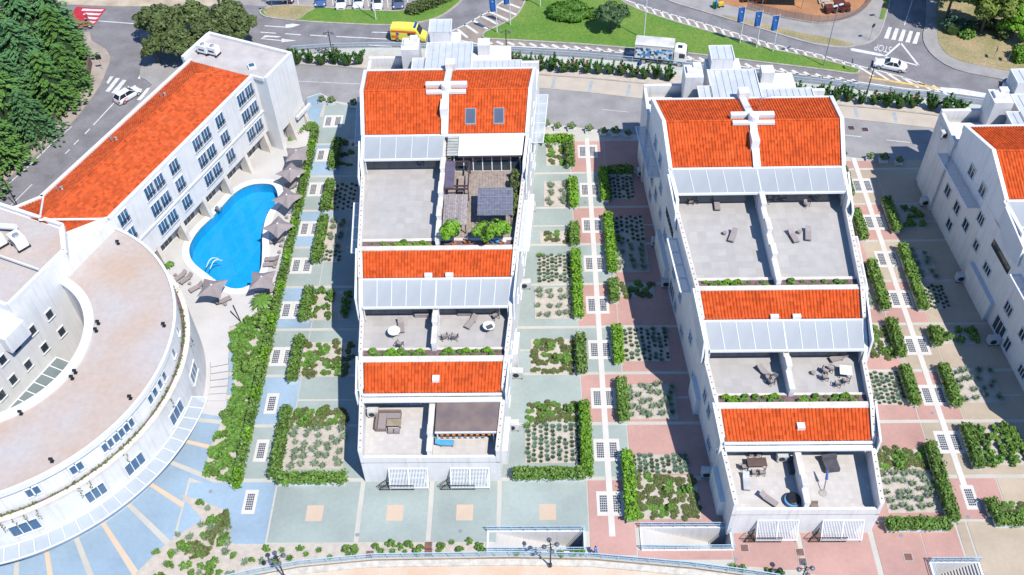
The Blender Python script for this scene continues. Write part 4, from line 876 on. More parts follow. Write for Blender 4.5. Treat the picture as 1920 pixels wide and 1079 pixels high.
# ------------------------------------------------------------------ vegetation
HEDGE = leafmat('hedge_leaf', (.135, .235, .04), (.075, .15, .025)); OLE = leafmat('oleander_leaf', (.06, .165, .03), (.03, .095, .02)); CON = leafmat('conifer_needle', (.115, .235, .045), (.07, .16, .04)); CON2 = leafmat('cedar_needle', (.10, .22, .08), (.06, .15, .055))
OLIVE = leafmat('olive_green_leaf', (.12, .16, .05), (.065, .095, .03)); BRIGHT = leafmat('bright_green_leaf', (.16, .33, .02), (.09, .21, .015)); GREYG = leafmat('grey_green_blade', (.20, .27, .16), (.13, .19, .11)); DARKG = leafmat('dark_succulent', (.06, .11, .045), (.04, .075, .035)); MATG = leafmat('olive_ground_cover', (.12, .155, .045), (.09, .10, .035)); FRESH = leafmat('fresh_green_leaf', (.13, .26, .04), (.08, .17, .03)); PINKF = mat('pink_flower', (.65, .16, .25), .7, rnd=.1)
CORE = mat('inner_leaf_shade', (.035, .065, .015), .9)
rnd = random.Random(5)
def quad(mb, c, nrm, s, asp=1.6, jit=.6):
    n = Vector(nrm)+Vector((rnd.uniform(-jit, jit), rnd.uniform(-jit, jit), rnd.uniform(-jit, jit)))
    if n.length < 1e-3: n = Vector((0, 0, 1))
    n.normalize(); x = n.orthogonal().normalized(); a = rnd.uniform(0, 6.28); y = n.cross(x); u = x*math.cos(a)+y*math.sin(a); v = n.cross(u); u *= s*asp/2; v *= s/2; c = Vector(c)
    mb.add([c-u, c+v, c+u, c-v], [(0, 1, 2, 3)])
def sph(): 
    while True:
        v = Vector((rnd.uniform(-1, 1), rnd.uniform(-1, 1), rnd.uniform(-1, 1)))
        if .05 < v.length < 1: return v.normalized()
def cloud(n, rad, size, clumps=14, zmin=-.6, asp=1.7, spread=.45):
    """leaves on overlapping clumps over an ellipsoid crown"""
    mb = MB(); rad = Vector(rad); cs = []
    for i in range(clumps):
        v = sph(); 
        if v.z < zmin: v.z = -v.z*.3
        k_ = rnd.uniform(.5, .9); cs.append((Vector((v.x*rad.x*k_, v.y*rad.y*k_, v.z*rad.z*k_)), rnd.uniform(.7, 1.15)))
    for i in range(n):
        c, r = cs[i % clumps]; v = sph(); p = c+Vector((v.x*rad.x, v.y*rad.y, v.z*rad.z))*spread*r*rnd.uniform(.75, 1.0)
        quad(mb, p, v+Vector((0, 0, .35)), size*rnd.uniform(.7, 1.3), asp)
    return mb
def blob(rad, seed=0, n=10, m=6):
    """lumpy inner core so crowns are not see-through"""
    mb = MB(); r = random.Random(seed); vs_ = []
    for j in range(m+1):
        for i in range(n):
            t, p = 2*math.pi*i/n, math.pi*j/m; k_ = r.uniform(.8, 1.05); vs_.append((rad[0]*math.sin(p)*math.cos(t)*k_, rad[1]*math.sin(p)*math.sin(t)*k_, rad[2]*math.cos(p)*k_))
    return mb.add(vs_, [(j*n+i, (j+1)*n+i, (j+1)*n+(i+1) % n, j*n+(i+1) % n) for j in range(m) for i in range(n)])
# --- oleanders
def oleander(flower, seed):
    t = thing('oleander_shrub', 'x', 'shrub'); mb = MB()
    for k_ in range(16):
        a = rnd.uniform(0, 6.28); lean = rnd.uniform(.1, .62); h = rnd.uniform(1.5, 2.5)
        d = Vector((math.cos(a)*lean, math.sin(a)*lean, 1)).normalized()
        for i in range(26):
            q = rnd.uniform(.2, 1); quad(mb, d*h*q+Vector((math.cos(a), math.sin(a), 0))*.15, (rnd.uniform(-1, 1), rnd.uniform(-1, 1), .6), .24, 2.6)
    mb.build('foliage', OLE, t, local=True)
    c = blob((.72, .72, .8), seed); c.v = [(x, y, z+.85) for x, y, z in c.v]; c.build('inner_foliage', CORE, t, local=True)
    s = MB()
    for k_ in range(5): a = k_*1.26; s.tube((0, 0, -.1), (math.cos(a)*.4, math.sin(a)*.4, 1.1), .04, .02, 5)
    s.build('stem', TRUNK, t, local=True)
    if flower:
        f = MB()
        for k_ in range(13): a = rnd.uniform(0, 6.28); r = rnd.uniform(.2, .95); quad(f, (math.cos(a)*r, math.sin(a)*r, rnd.uniform(1.4, 2.3)), (0, 0, 1), .17, 1.1)
        o = f.build('flowers', PINKF, t, local=True); o['kind'] = 'stuff'
    return t
OLP = [oleander(False, 1), oleander(True, 2)]
for p_ in OLP: regkids(p_)
used = set()
def put(protos, i, loc, rz, sc, label, group=None, cat=None):
    p_ = protos[i]
    if p_ in used: o = copy_tree(p_)
    else: o = p_; used.add(p_)
    o.location = loc; o.rotation_euler = (0, 0, rz); o.scale = (sc, sc, sc) if not isinstance(sc, tuple) else sc; o['label'] = label
    if group: o['group'] = group
    return o
def alongw(pts, step):
    P_ = [Vector(at2(*p)).to_3d() for p in pts]; out = []; d = 0
    for i in range(len(P_)-1):
        L_ = (P_[i+1]-P_[i]).length
        while d < L_: out.append(P_[i].lerp(P_[i+1], d/L_)); d += step
        d -= L_
    return out
for seg, flw, st in (([(558, 119), (690, 122)], .15, 1.95), ([(950, 122), (1010, 129)], .8, 1.7), ([(1014, 131), (1130, 139), (1195, 146), (1270, 152)], .5, 1.75), ([(1470, 181), (1560, 188), (1640, 195), (1735, 206)], .4, 1.8), ([(1745, 207), (1800, 213)], .1, 1.9)):
    for p in alongw(seg, st):
        f = rnd.random() < flw; s = rnd.uniform(.85, 1.12)
        put(OLP, 1 if f else 0, (p.x, p.y+rnd.uniform(-.3, .3), .04), rnd.uniform(0, 6.28), (s, s, s*rnd.uniform(.85, 1.1)), 'dark green oleander with pink flowers in the gravel bed along the road railing' if f else 'dark green leafy oleander in the gravel bed along the road railing', 'flowering oleanders along the road' if f else 'green oleanders along the road')
# --- hedges in white planters
PLANT_W = mat('white_planter', (.70, .72, .74), .7, amt=.08, scale=2)
def hedge_mesh(x0, x1, y0, y1, z0, z1, leaf=.2, dens=62):
    mb = MB(); ax, ay, az = x1-x0, y1-y0, z1-z0
    for f, area in (('t', ax*ay), ('f', ax*az), ('b', ax*az), ('l', ay*az), ('r', ay*az)):
        for i in range(int(area*dens)):
            u, v = rnd.random(), rnd.random(); b = rnd.gauss(0, .09)+.12*math.sin((x0+u*ax)*2.1+(y0+v*ay)*1.7)*math.sin((y0+v*ay)*2.9+1)
            if b < -.11 and rnd.random() < .6: continue
            if f == 't': p, n = (x0+u*ax, y0+v*ay, z1+b), (0, 0, 1)
            elif f == 'f': p, n = (x0+u*ax, y0-b, z0+v*az), (0, -1, .3)
            elif f == 'b': p, n = (x0+u*ax, y1+b, z0+v*az), (0, 1, .3)
            elif f == 'l': p, n = (x0-b, y0+u*ay, z0+v*az), (-1, 0, .3)
            else: p, n = (x1+b, y0+u*ay, z0+v*az), (1, 0, .3)
            quad(mb, p, n, leaf*rnd.uniform(.7, 1.35), 1.5, .7)
    return mb
def planter(p0, p1, w=.9, h=.55, hz=1.25, label='', group=None, m=HEDGE):
    """planter box with a clipped hedge between two ground points"""
    a, b = Vector(p0), Vector(p1); c = (a+b)/2; L_ = (b-a).length; along_y = abs(b.y-a.y) > abs(b.x-a.x)
    hx_, hy_ = (w/2, L_/2) if along_y else (L_/2, w/2)
    t = thing('hedge_planter', label, 'hedge', (c.x, c.y, 0), 0, group)
    q = MB(); q.box(-hx_, hx_, -hy_, hy_, 0, h); q.build('planter_box', PLANT_W, t, local=True)
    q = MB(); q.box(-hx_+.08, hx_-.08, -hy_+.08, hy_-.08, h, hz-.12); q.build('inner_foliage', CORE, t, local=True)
    q = hedge_mesh(-hx_-.02, hx_+.02, -hy_-.02, hy_+.02, h-.05, hz); o = q.build('hedge', m, t, local=True); return t
HZ = .85
HED = {  # photo spans of the hedge tops: courtyard side -> list
 'green paving by sunny wall': [((1016, 259), (1074, 262)), ((1068, 268), (1069, 308)), ((1073, 335), (1077, 384)), ((1076, 420), (1078, 455)), ((1079, 470), (1085, 592)), ((1087, 628), (1092, 696)), ((1096, 756), (1101, 890)), ((962, 888), (1094, 887))],
 'pink paving by shaded wall': [((1131, 317), (1135, 372)), ((1141, 319), (1185, 318)), ((1139, 402), (1149, 507)), ((1149, 525), (1153, 561)), ((1155, 611), (1162, 676)), ((1165, 711), (1169, 786)), ((1175, 848), (1185, 973))],
 'green paving by blue court': [((629, 262), (627, 312)), ((620, 340), (609, 391)), ((608, 406), (592, 489)), ((579, 540), (570, 597)), ((564, 632), (545, 711)), ((540, 765), (510, 893)), ((520, 897), (647, 895))],
 'pink paving by sunny wall': [((1580, 310), (1592, 363)), ((1605, 394), (1619, 445)), ((1634, 490), (1661, 577)), ((1672, 600), (1690, 664)), ((1695, 687), (1718, 755)), ((1748, 832), (1786, 975)), ((1664, 983), (1780, 981))],
 'sand paving by shaded wall': [((1663, 372), (1681, 430)), ((1694, 461), (1730, 576)), ((1676+75, 614), (1757, 643)), ((1769, 685), (1793, 757)), ((1812, 797), (1836, 873)), ((1858, 938), (1868, 962)), ((1868, 974), (1930, 973))]}
for court, lst in HED.items():
    for i, (p, q) in enumerate(lst):
        a, b = at(*p, HZ), at(*q, HZ)
        if abs(b.y-a.y) > abs(b.x-a.x): a.x = b.x = (a.x+b.x)/2; m = BRIGHT if court in ('green paving by sunny wall', 'pink paving by shaded wall') else HEDGE
        else: a.y = b.y = (a.y+b.y)/2
        planter(a, b, .95, .5, 1.3, 'clipped hedge in white planter, %s from the road, %s' % (ORD[i], court), 'hedge planters, '+court, HEDGE if i % 2 else BRIGHT if court in ('green paving by sunny wall', 'pink paving by shaded wall') else HEDGE)
# loose shrub tubs along the drive
def tub():
    t = thing('shrub_tub', 'x', 'potted shrub'); q = MB(); q.box(-.55, .55, -.4, .4, 0, .45); q.build('tub', PLANT_W, t, local=True)
    c = cloud(220, (.62, .5, .5), .2, 8); c.v = [(x, y, z+.75) for x, y, z in c.v]; c.build('foliage', leafmat('pale_shrub_leaf', (.17, .24, .08), (.11, .17, .05)), t, local=True); return t
TUB = [tub()]; regkids(TUB[0])
for grp, px in (('on the drive edge by the blue paving', ((604, 193), (622, 195), (664, 200))), ('between the drive and the pink courtyard', ((1023, 239), (1045, 243), (1071, 244), (1104, 248), (1131, 252), (1153, 253), (1177, 256))), ('between the drive and the sand courtyard', ((1577, 294), (1630, 300), (1655, 303), (1684, 307)))):
    for p in px: c = at(*p); put(TUB, 0, (c.x, c.y, 0), rnd.uniform(-.2, .2), rnd.uniform(.85, 1.05), 'low green shrub in white square tub '+grp, 'shrub tubs '+grp)
# --- gravel beds and their plants
def tuft(m, n=44, h=.75, r=.55):
    mb = MB()
    for i in range(n):
        a = rnd.uniform(0, 6.28); l = rnd.uniform(.5, 1); d = Vector((math.cos(a), math.sin(a), 0)); s = Vector((-math.sin(a), math.cos(a), 0))*.035; b0 = d*.06
        mid = b0+d*r*.45*l+Vector((0, 0, h*l*.8)); tip = b0+d*r*l+Vector((0, 0, h*l*.72)); mb.add([b0-s, b0+s, mid+s, tip, mid-s], [(0, 1, 2, 4), (4, 2, 3)])
    return mb.mesh('grass_tuft', m)
def rosette(m, r=.26):
    mb = MB()
    for k_, (n, e, l) in enumerate(((8, .5, 1), (6, 1.0, .75), (4, 1.6, .5))):
        for i in range(n):
            a = 6.283*i/n+k_*.4; d = Vector((math.cos(a), math.sin(a), e)).normalized()*r*l*1.3; s = Vector((-math.sin(a), math.cos(a), 0))*r*.28
            mb.add([(0, 0, .02), d*.55-s, d, d*.55+s], [(0, 1, 2, 3)])
    return mb.mesh('succulent', m)
def mat_plant(m, seed):
    mb = MB(); r = random.Random(seed)
    for k_ in range(5):
        cx, cy = r.uniform(-.45, .45), r.uniform(-.4, .4); rr = r.uniform(.25, .5)
        for i in range(60):
            a = rnd.uniform(0, 6.28); q = math.sqrt(rnd.random())*rr; quad(mb, (cx+math.cos(a)*q, cy+math.sin(a)*q, .05+.2*(1-(q/rr)**2)*rnd.uniform(.6, 1.1)), (0, 0, 1), .17, 1.3, .5)
    return mb.mesh('ground_cover', m)
def bush_mesh(m, seed):
    c = cloud(260, (.7, .7, .55), .22, 9); c.v = [(x, y, z+.4) for x, y, z in c.v]; return c.mesh('bush', m)
ME = {'T': [tuft(GREYG), tuft(GREYG, 50, .65, .6)], 'D': [rosette(DARKG), rosette(leafmat('blue_succulent', (.12, .20, .13), (.08, .14, .09)), .3)], 'M': [mat_plant(MATG, 1), mat_plant(MATG, 2), mat_plant(FRESH, 3)], 'B': [bush_mesh(FRESH, 1), bush_mesh(HEDGE, 2)], 'G': [tuft(FRESH, 60, .95, .7)]}
KN = {'T': ('grass_tuft', 'grey green grass tuft', 'grass tuft'), 'D': ('succulent', 'small dark succulent', 'succulent'), 'M': ('ground_cover_plant', 'low olive green ground cover plant', 'ground cover'), 'B': ('leafy_bush', 'leafy green bush', 'bush'), 'G': ('yucca_clump', 'tall bright green grass clump', 'grass clump')}
COUNT = {}
def plant(kind, x, y, z, label, group, sc=1.):
    COUNT[kind] = COUNT.get(kind, 0)+1
    o = link(KN[kind][0], rnd.choice(ME[kind])); o.location = (x, y, z); o.rotation_euler = (0, 0, rnd.uniform(0, 6.28)); s = sc*rnd.uniform(.8, 1.2); o.scale = (s, s, s*rnd.uniform(.85, 1.15)); tag(o, label, KN[kind][2], group)
BEDS = {
 'green paving by sunny wall': [((1024, 270, 1062, 311), 'M', 9), ((1020, 340, 1068, 387), 'T', 12), ((1013, 434, 1072, 457), 'M', 7), ((1008, 478, 1071, 531), 'D', (8, 8)), ((1003, 539, 1076, 598), 'T', 18), ((995, 636, 1081, 701), 'M', 26), ((990, 757, 1088, 791), 'M', 16), ((985, 797, 1090, 869), 'D', (9, 9))],
 'pink paving by shaded wall': [((1140, 328, 1188, 374), 'D', (6, 7)), ((1153, 406, 1208, 455), 'D', (6, 6)), ((1153, 456, 1215, 511), 'T', 16), ((1160, 531, 1226, 557), 'M', 8), ((1168, 616, 1254, 678), 'D', (8, 8)), ((1174, 721, 1268, 786), 'T', 26), ((1184, 853, 1292, 889), 'D', (10, 5)), ((1188, 892, 1310, 974), 'M', 34)],
 'green paving by blue court': [((637, 262, 668, 315), 'M', 6), ((625, 345, 668, 395), 'D', (5, 6)), ((608, 410, 650, 470), 'T', 10), ((600, 470, 640, 492), 'D', (5, 3)), ((581, 546, 655, 601), 'B', 12), ((563, 642, 660, 706), 'M', 26), ((542, 768, 652, 800), 'M', 20), ((522, 801, 648, 880), 'T', 34)],
 'pink paving by sunny wall': [((1575, 402, 1603, 432), 'D', (4, 4)), ((1612, 498, 1640, 522), 'M', 5), ((1618, 523, 1650, 580), 'T', 8), ((1620, 612, 1680, 670), 'M', 18), ((1616, 698, 1704, 760), 'D', (9, 8)), ((1642, 843, 1752, 880), 'M', 20), ((1655, 883, 1766, 962), 'T', 30)],
 'sand paving by shaded wall': [((1690, 386, 1728, 430), 'B', 6), ((1712, 468, 1752, 530), 'T', 10), ((1728, 536, 1775, 580), 'D', (6, 6)), ((1758, 617, 1832, 646), 'B', 6), ((1790, 690, 1870, 756), 'T', 18), ((1835, 803, 1925, 873), 'B', 20), ((1880, 945, 1960, 972), 'M', 12)]}
MANY = MB(); KEEP_D = {('gree', 3), ('gree', 7), ('pink', 4), ('pink', 6)}
for court, lst in BEDS.items():
    for i, ((x0, y0, x1, y1), kind, cnt) in enumerate(lst):
        xm, ym = (x0+x1)/2, (y0+y1)/2; X0, X1 = at(x0, ym).x, at(x1, ym).x; Y1, Y0 = at(xm, y0).y, at(xm, y1).y
        o = MB().box(X0, X1, Y0, Y1, -.03, .018+.001*i).build('gravel_bed', GRAVEL); o['kind'] = 'structure'
        lab = '%s, %s bed from the road, %s' % (KN[kind][1], ORD[i], court); grp = 'plants of the %s bed, %s' % (ORD[i], court)
        if kind == 'D':
            nx, ny = cnt
            for a in range(nx):
                for b in range(ny):
                    if rnd.random() < .94:
                        px_, py_ = X0+(X1-X0)*(a+.5+rnd.uniform(-.12, .12))/nx, Y0+(Y1-Y0)*(b+.5+(.25 if a % 2 else -.1)+rnd.uniform(-.1, .1))/ny
                        if (court[:4], i) in KEEP_D: plant('D', px_, py_, .02, lab, grp, .95)
                        else:
                            me_ = ME['D'][0]; sc_ = rnd.uniform(.8, 1.1); MANY.add([(v.co.x*sc_+px_, v.co.y*sc_+py_, v.co.z*sc_+.02) for v in me_.vertices], [tuple(p.vertices) for p in me_.polygons])
            if i % 2: plant('G', X0+.3, Y1-.3 if i % 4 == 3 else Y0+.3, .02, 'tall green grass clump, corner of %s bed from the road, %s' % (ORD[i], court), None, .9)
        else:
            n = cnt; nx = max(2, int(math.sqrt(n*(X1-X0)/(Y1-Y0)))); ny = max(2, round(n/nx))
            for a in range(nx):
                for b in range(ny):
                    plant(kind, X0+(X1-X0)*(a+.5+rnd.uniform(-.28, .28))/nx, Y0+(Y1-Y0)*(b+.5+rnd.uniform(-.28, .28))/ny, .02, lab, grp, {'T': .95, 'M': .82, 'B': .8}[kind])
            if kind == 'M' and n > 14:
                lab2 = 'leafy fresh green bush, %s bed from the road, %s' % (ORD[i], court)
                for k_ in range(3): plant('B', rnd.uniform(X0+.5, X1-.5), rnd.uniform(Y0+.4, Y1-.4), .02, lab2, 'bushes of the %s bed, %s' % (ORD[i], court), .7)
tag(MANY.build('succulent_rows', DARKG), 'rows of small dark succulents in the farther gravel beds', 'succulents', kind='stuff')
# front strip plants, lower garden, garden by the curved wing
LG = gpx([(338, 928), (375, 938), (425, 958), (432, 985), (432, 1015), (480, 1050), (520, 1062), (480, 1076), (380, 1099), (250, 1110), (255, 1075), (300, 1030), (355, 990), (380, 975)])
struct('lower_garden', MB().prism(LG, -.3, .03), GRAVEL)
RG = gpx([(428, 616), (512, 586), (478, 740), (446, 906), (440, 910), (382, 893), (392, 845), (412, 800), (436, 742), (440, 690), (436, 645)])
struct('ring_garden', MB().prism(RG, -.3, .03), GRAVEL)
def inside(p, poly):
    c = False; j = len(poly)-1
    for i in range(len(poly)):
        if (poly[i][1] > p[1]) != (poly[j][1] > p[1]) and p[0] < (poly[j][0]-poly[i][0])*(p[1]-poly[i][1])/(poly[j][1]-poly[i][1])+poly[i][0]: c = not c
        j = i
    return c
def scatter(poly, kind, n, label, group, sc=1., z=.03):
    xs = [p[0] for p in poly]; ys = [p[1] for p in poly]; k_ = 0; tries = 0
    while k_ < n and tries < n*60:
        tries += 1; p = (rnd.uniform(min(xs), max(xs)), rnd.uniform(min(ys), max(ys)))
        if inside(p, poly): plant(kind, p[0], p[1], z, label, group, sc); k_ += 1
def massed(name, poly, z, n, m, label, cat, hz=.5, leaf=.24):
    """plants grown into one mass nobody could count"""
    xs = [p[0] for p in poly]; ys = [p[1] for p in poly]; mb = MB(); k_ = 0
    while k_ < n:
        p = (rnd.uniform(min(xs), max(xs)), rnd.uniform(min(ys), max(ys)))
        if inside(p, poly):
            h = hz*(.55+.45*math.sin(p[0]*1.9+math.sin(p[1]*1.3)*2)*math.sin(p[1]*1.6)); 
            if h > hz*.32: quad(mb, (p[0], p[1], z+h*rnd.uniform(.5, 1)), (0, 0, 1), leaf*rnd.uniform(.7, 1.3), 1.7, .7)
            k_ += 1
    return tag(mb.build(name, m), label, cat, kind='stuff')
massed('ground_cover_mass', RG, .03, 5200, FRESH, 'dense green shrubbery in the garden beside the curved wing', 'shrubbery', .5, .26)
scatter(RG, 'B', 26, 'leafy green bush in the gravel garden beside the curved wing', 'bushes beside the curved wing', .75)
massed('juniper_mass', gpx([(428, 957), (433, 985), (405, 1010), (390, 1045), (350, 1050), (348, 1030), (385, 1005), (400, 975)]), .03, 900, MATG, 'dark olive juniper mat in the garden by the blue sectors', 'ground cover', .5, .26)
scatter(LG, 'B', 34, 'leafy green bush in the gravel garden below the blue sectors', 'bushes below the blue sectors', .6)
scatter(LG, 'T', 26, 'grey green grass tuft in the gravel garden below the blue sectors', 'tufts below the blue sectors', .8)
for grp, sp in (('on the gravel strip before the peach squares', ((500, 1030), (530, 1035), (563, 1030), (575, 1042), (600, 1035), (620, 1048), (650, 1030), (665, 1033), (655, 1042), (707, 1027), (733, 1022), (751, 1027), (716, 1037), (738, 1037), (769, 1023), (789, 1027), (760, 1037), (783, 1036), (828, 1030), (848, 1020), (862, 1031), (880, 1017), (900, 1028), (545, 1050), (520, 1056))), ('beside the railing before the pink paving', ((1375, 1066), (1392, 1068), (1440, 1073), (1462, 1077), (1050, 1040), (1077, 1041), (1090, 1037), (970, 1041)))):
    for p in sp: c = at(*p); plant('B' if rnd.random() < .6 else 'G', c.x, c.y, .03, 'leafy green plant '+grp, 'plants '+grp, .62)
# the long pool hedge: a low white wall with clipped shrubs standing on it
w_ = MB(); w_.box(-32.0, -31.85, 54.2, 113.5, -.1, .55); tag(w_.build('garden_wall', COPING), 'low white garden wall under the long pool hedge', 'wall')
for i in range(33):
    y = 55.0+i*1.78; x = -31.4-.0*y; m = MB(); t = thing('hedge_shrub', 'clipped green shrub in the long hedge beside the pool deck' if y > 79 else 'clipped green shrub in the long hedge beside the curved wing garden', 'hedge', (x, y, 0), 0, 'shrubs of the long pool hedge' if y > 79 else 'shrubs of the long garden hedge')
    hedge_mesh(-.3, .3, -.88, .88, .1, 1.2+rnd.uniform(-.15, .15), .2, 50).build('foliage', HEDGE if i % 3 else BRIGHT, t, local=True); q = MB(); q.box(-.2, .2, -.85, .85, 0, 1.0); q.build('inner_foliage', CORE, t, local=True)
# roof planters of the blocks
tp = [bush_mesh(FRESH, 7), bush_mesh(BRIGHT, 8), tuft(FRESH, 40, .6, .5)]
BN = ['tree terrace block', 'lounger block', 'end block']
for k_, (T_, A_) in enumerate(APT):
    for nm, y0, z in (('lower', 11.15, 7.12), ('upper', 23.8, 10.8)):
        for s in (-1, 1):
            if k_ == 0 and nm == 'upper' and s > 0: continue
            for i in range(12):
                x = s*(.9+(hw(y0)-1.9)*(i+rnd.random()*.5)/12); X, Y, Z = A_.P(x, y0+(.28 if i % 2 else -.25), z); o = link('planter_shrub', rnd.choice(tp)); o.location = (X, Y, Z); sc = rnd.uniform(.38, .7); o.scale = (sc, sc, sc); tag(o, 'small shrub in the %s roof planter of the %s' % (nm, BN[k_]), 'shrub', 'shrubs in the %s roof planter of the %s' % (nm, BN[k_]))
# ------------------------------------------------------------------ stairwells and railings
RAILB = mat('pale_blue_rail', (.42, .60, .72), .4, amt=.06)
def railing(name, label, pts, h=1.0, step=1.6, m=RAILB, rails=(1.0, .12), baluster=.0, group=None, post=.05):
    pts = [Vector(p) for p in pts]; t = thing(name, label, 'railing', pts[0], 0, group)
    q = MB()
    for i in range(len(pts)-1):
        for k_ in rails: q.bar(pts[i]+Vector((0, 0, h*k_)), pts[i+1]+Vector((0, 0, h*k_)), .07 if k_ == 1 else .035)
    q.build('rails', m, t); d = 0
    if baluster:
        q = MB(); dd = 0
        for i in range(len(pts)-1):
            L_ = (pts[i+1]-pts[i]).length; dd = 0
            while dd < L_: p = pts[i].lerp(pts[i+1], dd/L_); q.bar(p+Vector((0, 0, .1)), p+Vector((0, 0, h)), .02); dd += baluster
        o = q.build('balusters', m, t); o['kind'] = 'stuff'
    for i in range(len(pts)-1):
        L_ = (pts[i+1]-pts[i]).length
        while d < L_:
            p = pts[i].lerp(pts[i+1], d/L_); q = MB(); q.bar(p, p+Vector((0, 0, h)), post); q.build('post', m, t); d += step
        d -= L_
    return t
railing('road_railing', 'long pale blue railing between the oleander bed and the road', [(*p, .03) for p in gpx(RAIL[:-1])], .95, 1.9, RAILB, (1, .55), .16)
railing('promenade_railing', 'pale blue railing along the seaward edge of the plaza', [(*p, -.05) for p in gpx(SEA)], .95, 1.5, RAILB, (1, .55, .12), .15)
def stairwell(x0, x1, y0, y1, label, down):
    t = thing('stairwell', label, 'stairs', ((x0+x1)/2, (y0+y1)/2, 0))
    for nm, b in (('wall', (x0-.2, x1+.2, y1, y1+.18, -3.3, .1)), ('wall', (x0-.2, x1+.2, y0-.18, y0, -3.3, .1)), ('wall', (x0-.2, x0, y0, y1, -3.3, .1)), ('wall', (x1, x1+.2, y0, y1, -3.3, .1))):
        q = MB(); q.box(*b); q.build(nm, STUCCO, t)
    n = 16; L_ = (x1-x0)*.82
    for i in range(n):
        q = MB(); a = x0+L_*i/n if down > 0 else x1-L_*(i+1)/n; z = -.02-i*.19; q.box(a, a+L_/n+.01, y0, y1, z-.3-(.004 if i % 2 else 0), z); q.build('step', DECK, t)
    q = MB(); q.box(*((x0+L_, x1) if down > 0 else (x0, x1-L_)), y0, y1, -3.3, -3.1); q.build('landing', GREYM, t)
    q = MB()
    for ya in (y0-.09, y1+.09):
        for z in (.55, 1.0): q.bar((x0-.2, ya, z), (x1+.2, ya, z), .055)
        for i in range(9): xx = x0-.15+(x1-x0+.3)*i/8; q.bar((xx, ya, .1), (xx, ya, 1.0), .045)
        for i in range(56): xx = x0-.15+(x1-x0+.3)*i/55; q.bar((xx, ya, .1), (xx, ya, .95), .018)
    xe = x1+.1 if down > 0 else x0-.1
    for z in (.55, 1.0): q.bar((xe, y0, z), (xe, y1, z), .055)
    q.build('railing', RAILB, t); return t
stairwell(-5.1, 4.3, 46.9, 49.0, 'white railed stairwell before the green paving with peach squares', 1)
stairwell(10.1, 18.75, 47.1, 49.35, 'white railed stairwell in the pink paving by the lounger block', 1)
stairwell(37.6, 42.0, 43.2, 45.5, 'white railed stairwell where pink paving meets sand paving', -1)
# manhole covers
MH = mat('rusty_cover', (.22, .11, .085), .8, amt=.2, scale=3); 
for nm, lst, m, s in (('square rusty manhole cover in the front paving', ((1396, 1028), (1408, 1010), (1500, 1036), (1505, 1054), (1703, 1045), (803, 1023), (803, 1037), (693, 1040)), MH, .36), ('square dark manhole cover in the asphalt drive', ((1596, 240), (1622, 243), (1647, 218)), BROWN, .42)):
    for p in lst:
        c = at(*p); q = MB(); q.box(-s-.08, s+.08, -s-.08, s+.08, -.02, .028); t = thing('manhole_cover', nm, 'manhole cover', (c.x, c.y, 0 if m is MH else -.04), 0, nm.replace('square ', '')+'s'); q.build('frame', KERB, t, local=True); q = MB(); q.box(-s, s, -s, s, .028, .036); q.build('lid', m, t, local=True)
for p in ((1503, 210), (1550, 217)): pass
for i, p in enumerate(((541, 318), (535, 435), (511, 640), (1097, 380), (1131, 576), (1149, 685), (1650, 590), (1660, 385), (1702, 590), (1748, 775), (670, 1003), (863, 996), (1380, 1049), (1690, 1004), (1815, 970), (395, 922))):
    c = at(*p); q = MB(); q.lathe((0, 0, 0), [(.2, -.02), (.2, .012), (.14, .014)], 14); o = q.build('floor_drain', GREYM); o.location = (c.x, c.y, 0); tag(o, 'round grey drain cover set in the coloured paving', 'drain', 'drain covers in the paving')
# ------------------------------------------------------------------ furniture
def lounger(m=WICK):
    t = thing('sun_lounger', 'x', 'sun lounger')
    q = MB(); q.box(-.33, .33, -.98, .35, .26, .32); q.build('frame', mat('grey_frame', (.2, .19, .19), .6), t, local=True)
    q = MB(); q.box(-.32, .32, -.96, .32, .32, .40); q.build('mattress', m, t, local=True)
    q = MB(); q.hexa([(-.32, .33, .31), (.32, .33, .31), (.32, .92, .62), (-.32, .92, .62), (-.32, .33, .40), (.32, .33, .40), (.32, .9, .71), (-.32, .9, .71)]); q.build('backrest', m, t, local=True)
    for x in (-.28, .28):
        for y in (-.85, .3): q = MB(); q.box(x-.025, x+.025, y-.025, y+.025, 0, .26); q.build('leg', BLACKM, t, local=True)
    return t
def chair(m=WICK):
    t = thing('garden_chair', 'x', 'chair'); q = MB(); q.box(-.26, .26, -.26, .26, .38, .45); q.build('seat', m, t, local=True)
    q = MB(); q.hexa([(-.26, .22, .45), (.26, .22, .45), (.26, .27, .45), (-.26, .27, .45), (-.25, .32, .88), (.25, .32, .88), (.25, .37, .88), (-.25, .37, .88)]); q.build('backrest', m, t, local=True)
    for x in (-.29, .29): q = MB(); q.box(x-.025, x+.025, -.24, .28, .62, .66); q.build('armrest', BLACKM, t, local=True)
    for x in (-.27, .27):
        for y in (-.24, .26): q = MB(); q.box(x-.02, x+.02, y-.02, y+.02, 0, .62); q.build('leg', BLACKM, t, local=True)
    return t
def rtable(r=.55, m=COPING):
    t = thing('round_table', 'x', 'table'); q = MB(); q.lathe((0, 0, .7), [(r*.95, 0), (r, .02), (r, .04), (r*.96, .055)], 22); q.build('tabletop', m, t, local=True)
    q = MB(); q.tube((0, 0, .05), (0, 0, .7), .05, .05, 8); q.build('pillar', GREYM, t, local=True)
    for k_ in range(3): a = k_*2.094; q = MB(); q.bar((0, 0, .06), (math.cos(a)*.42, math.sin(a)*.42, .03), .05); q.build('foot', GREYM, t, local=True)
    return t
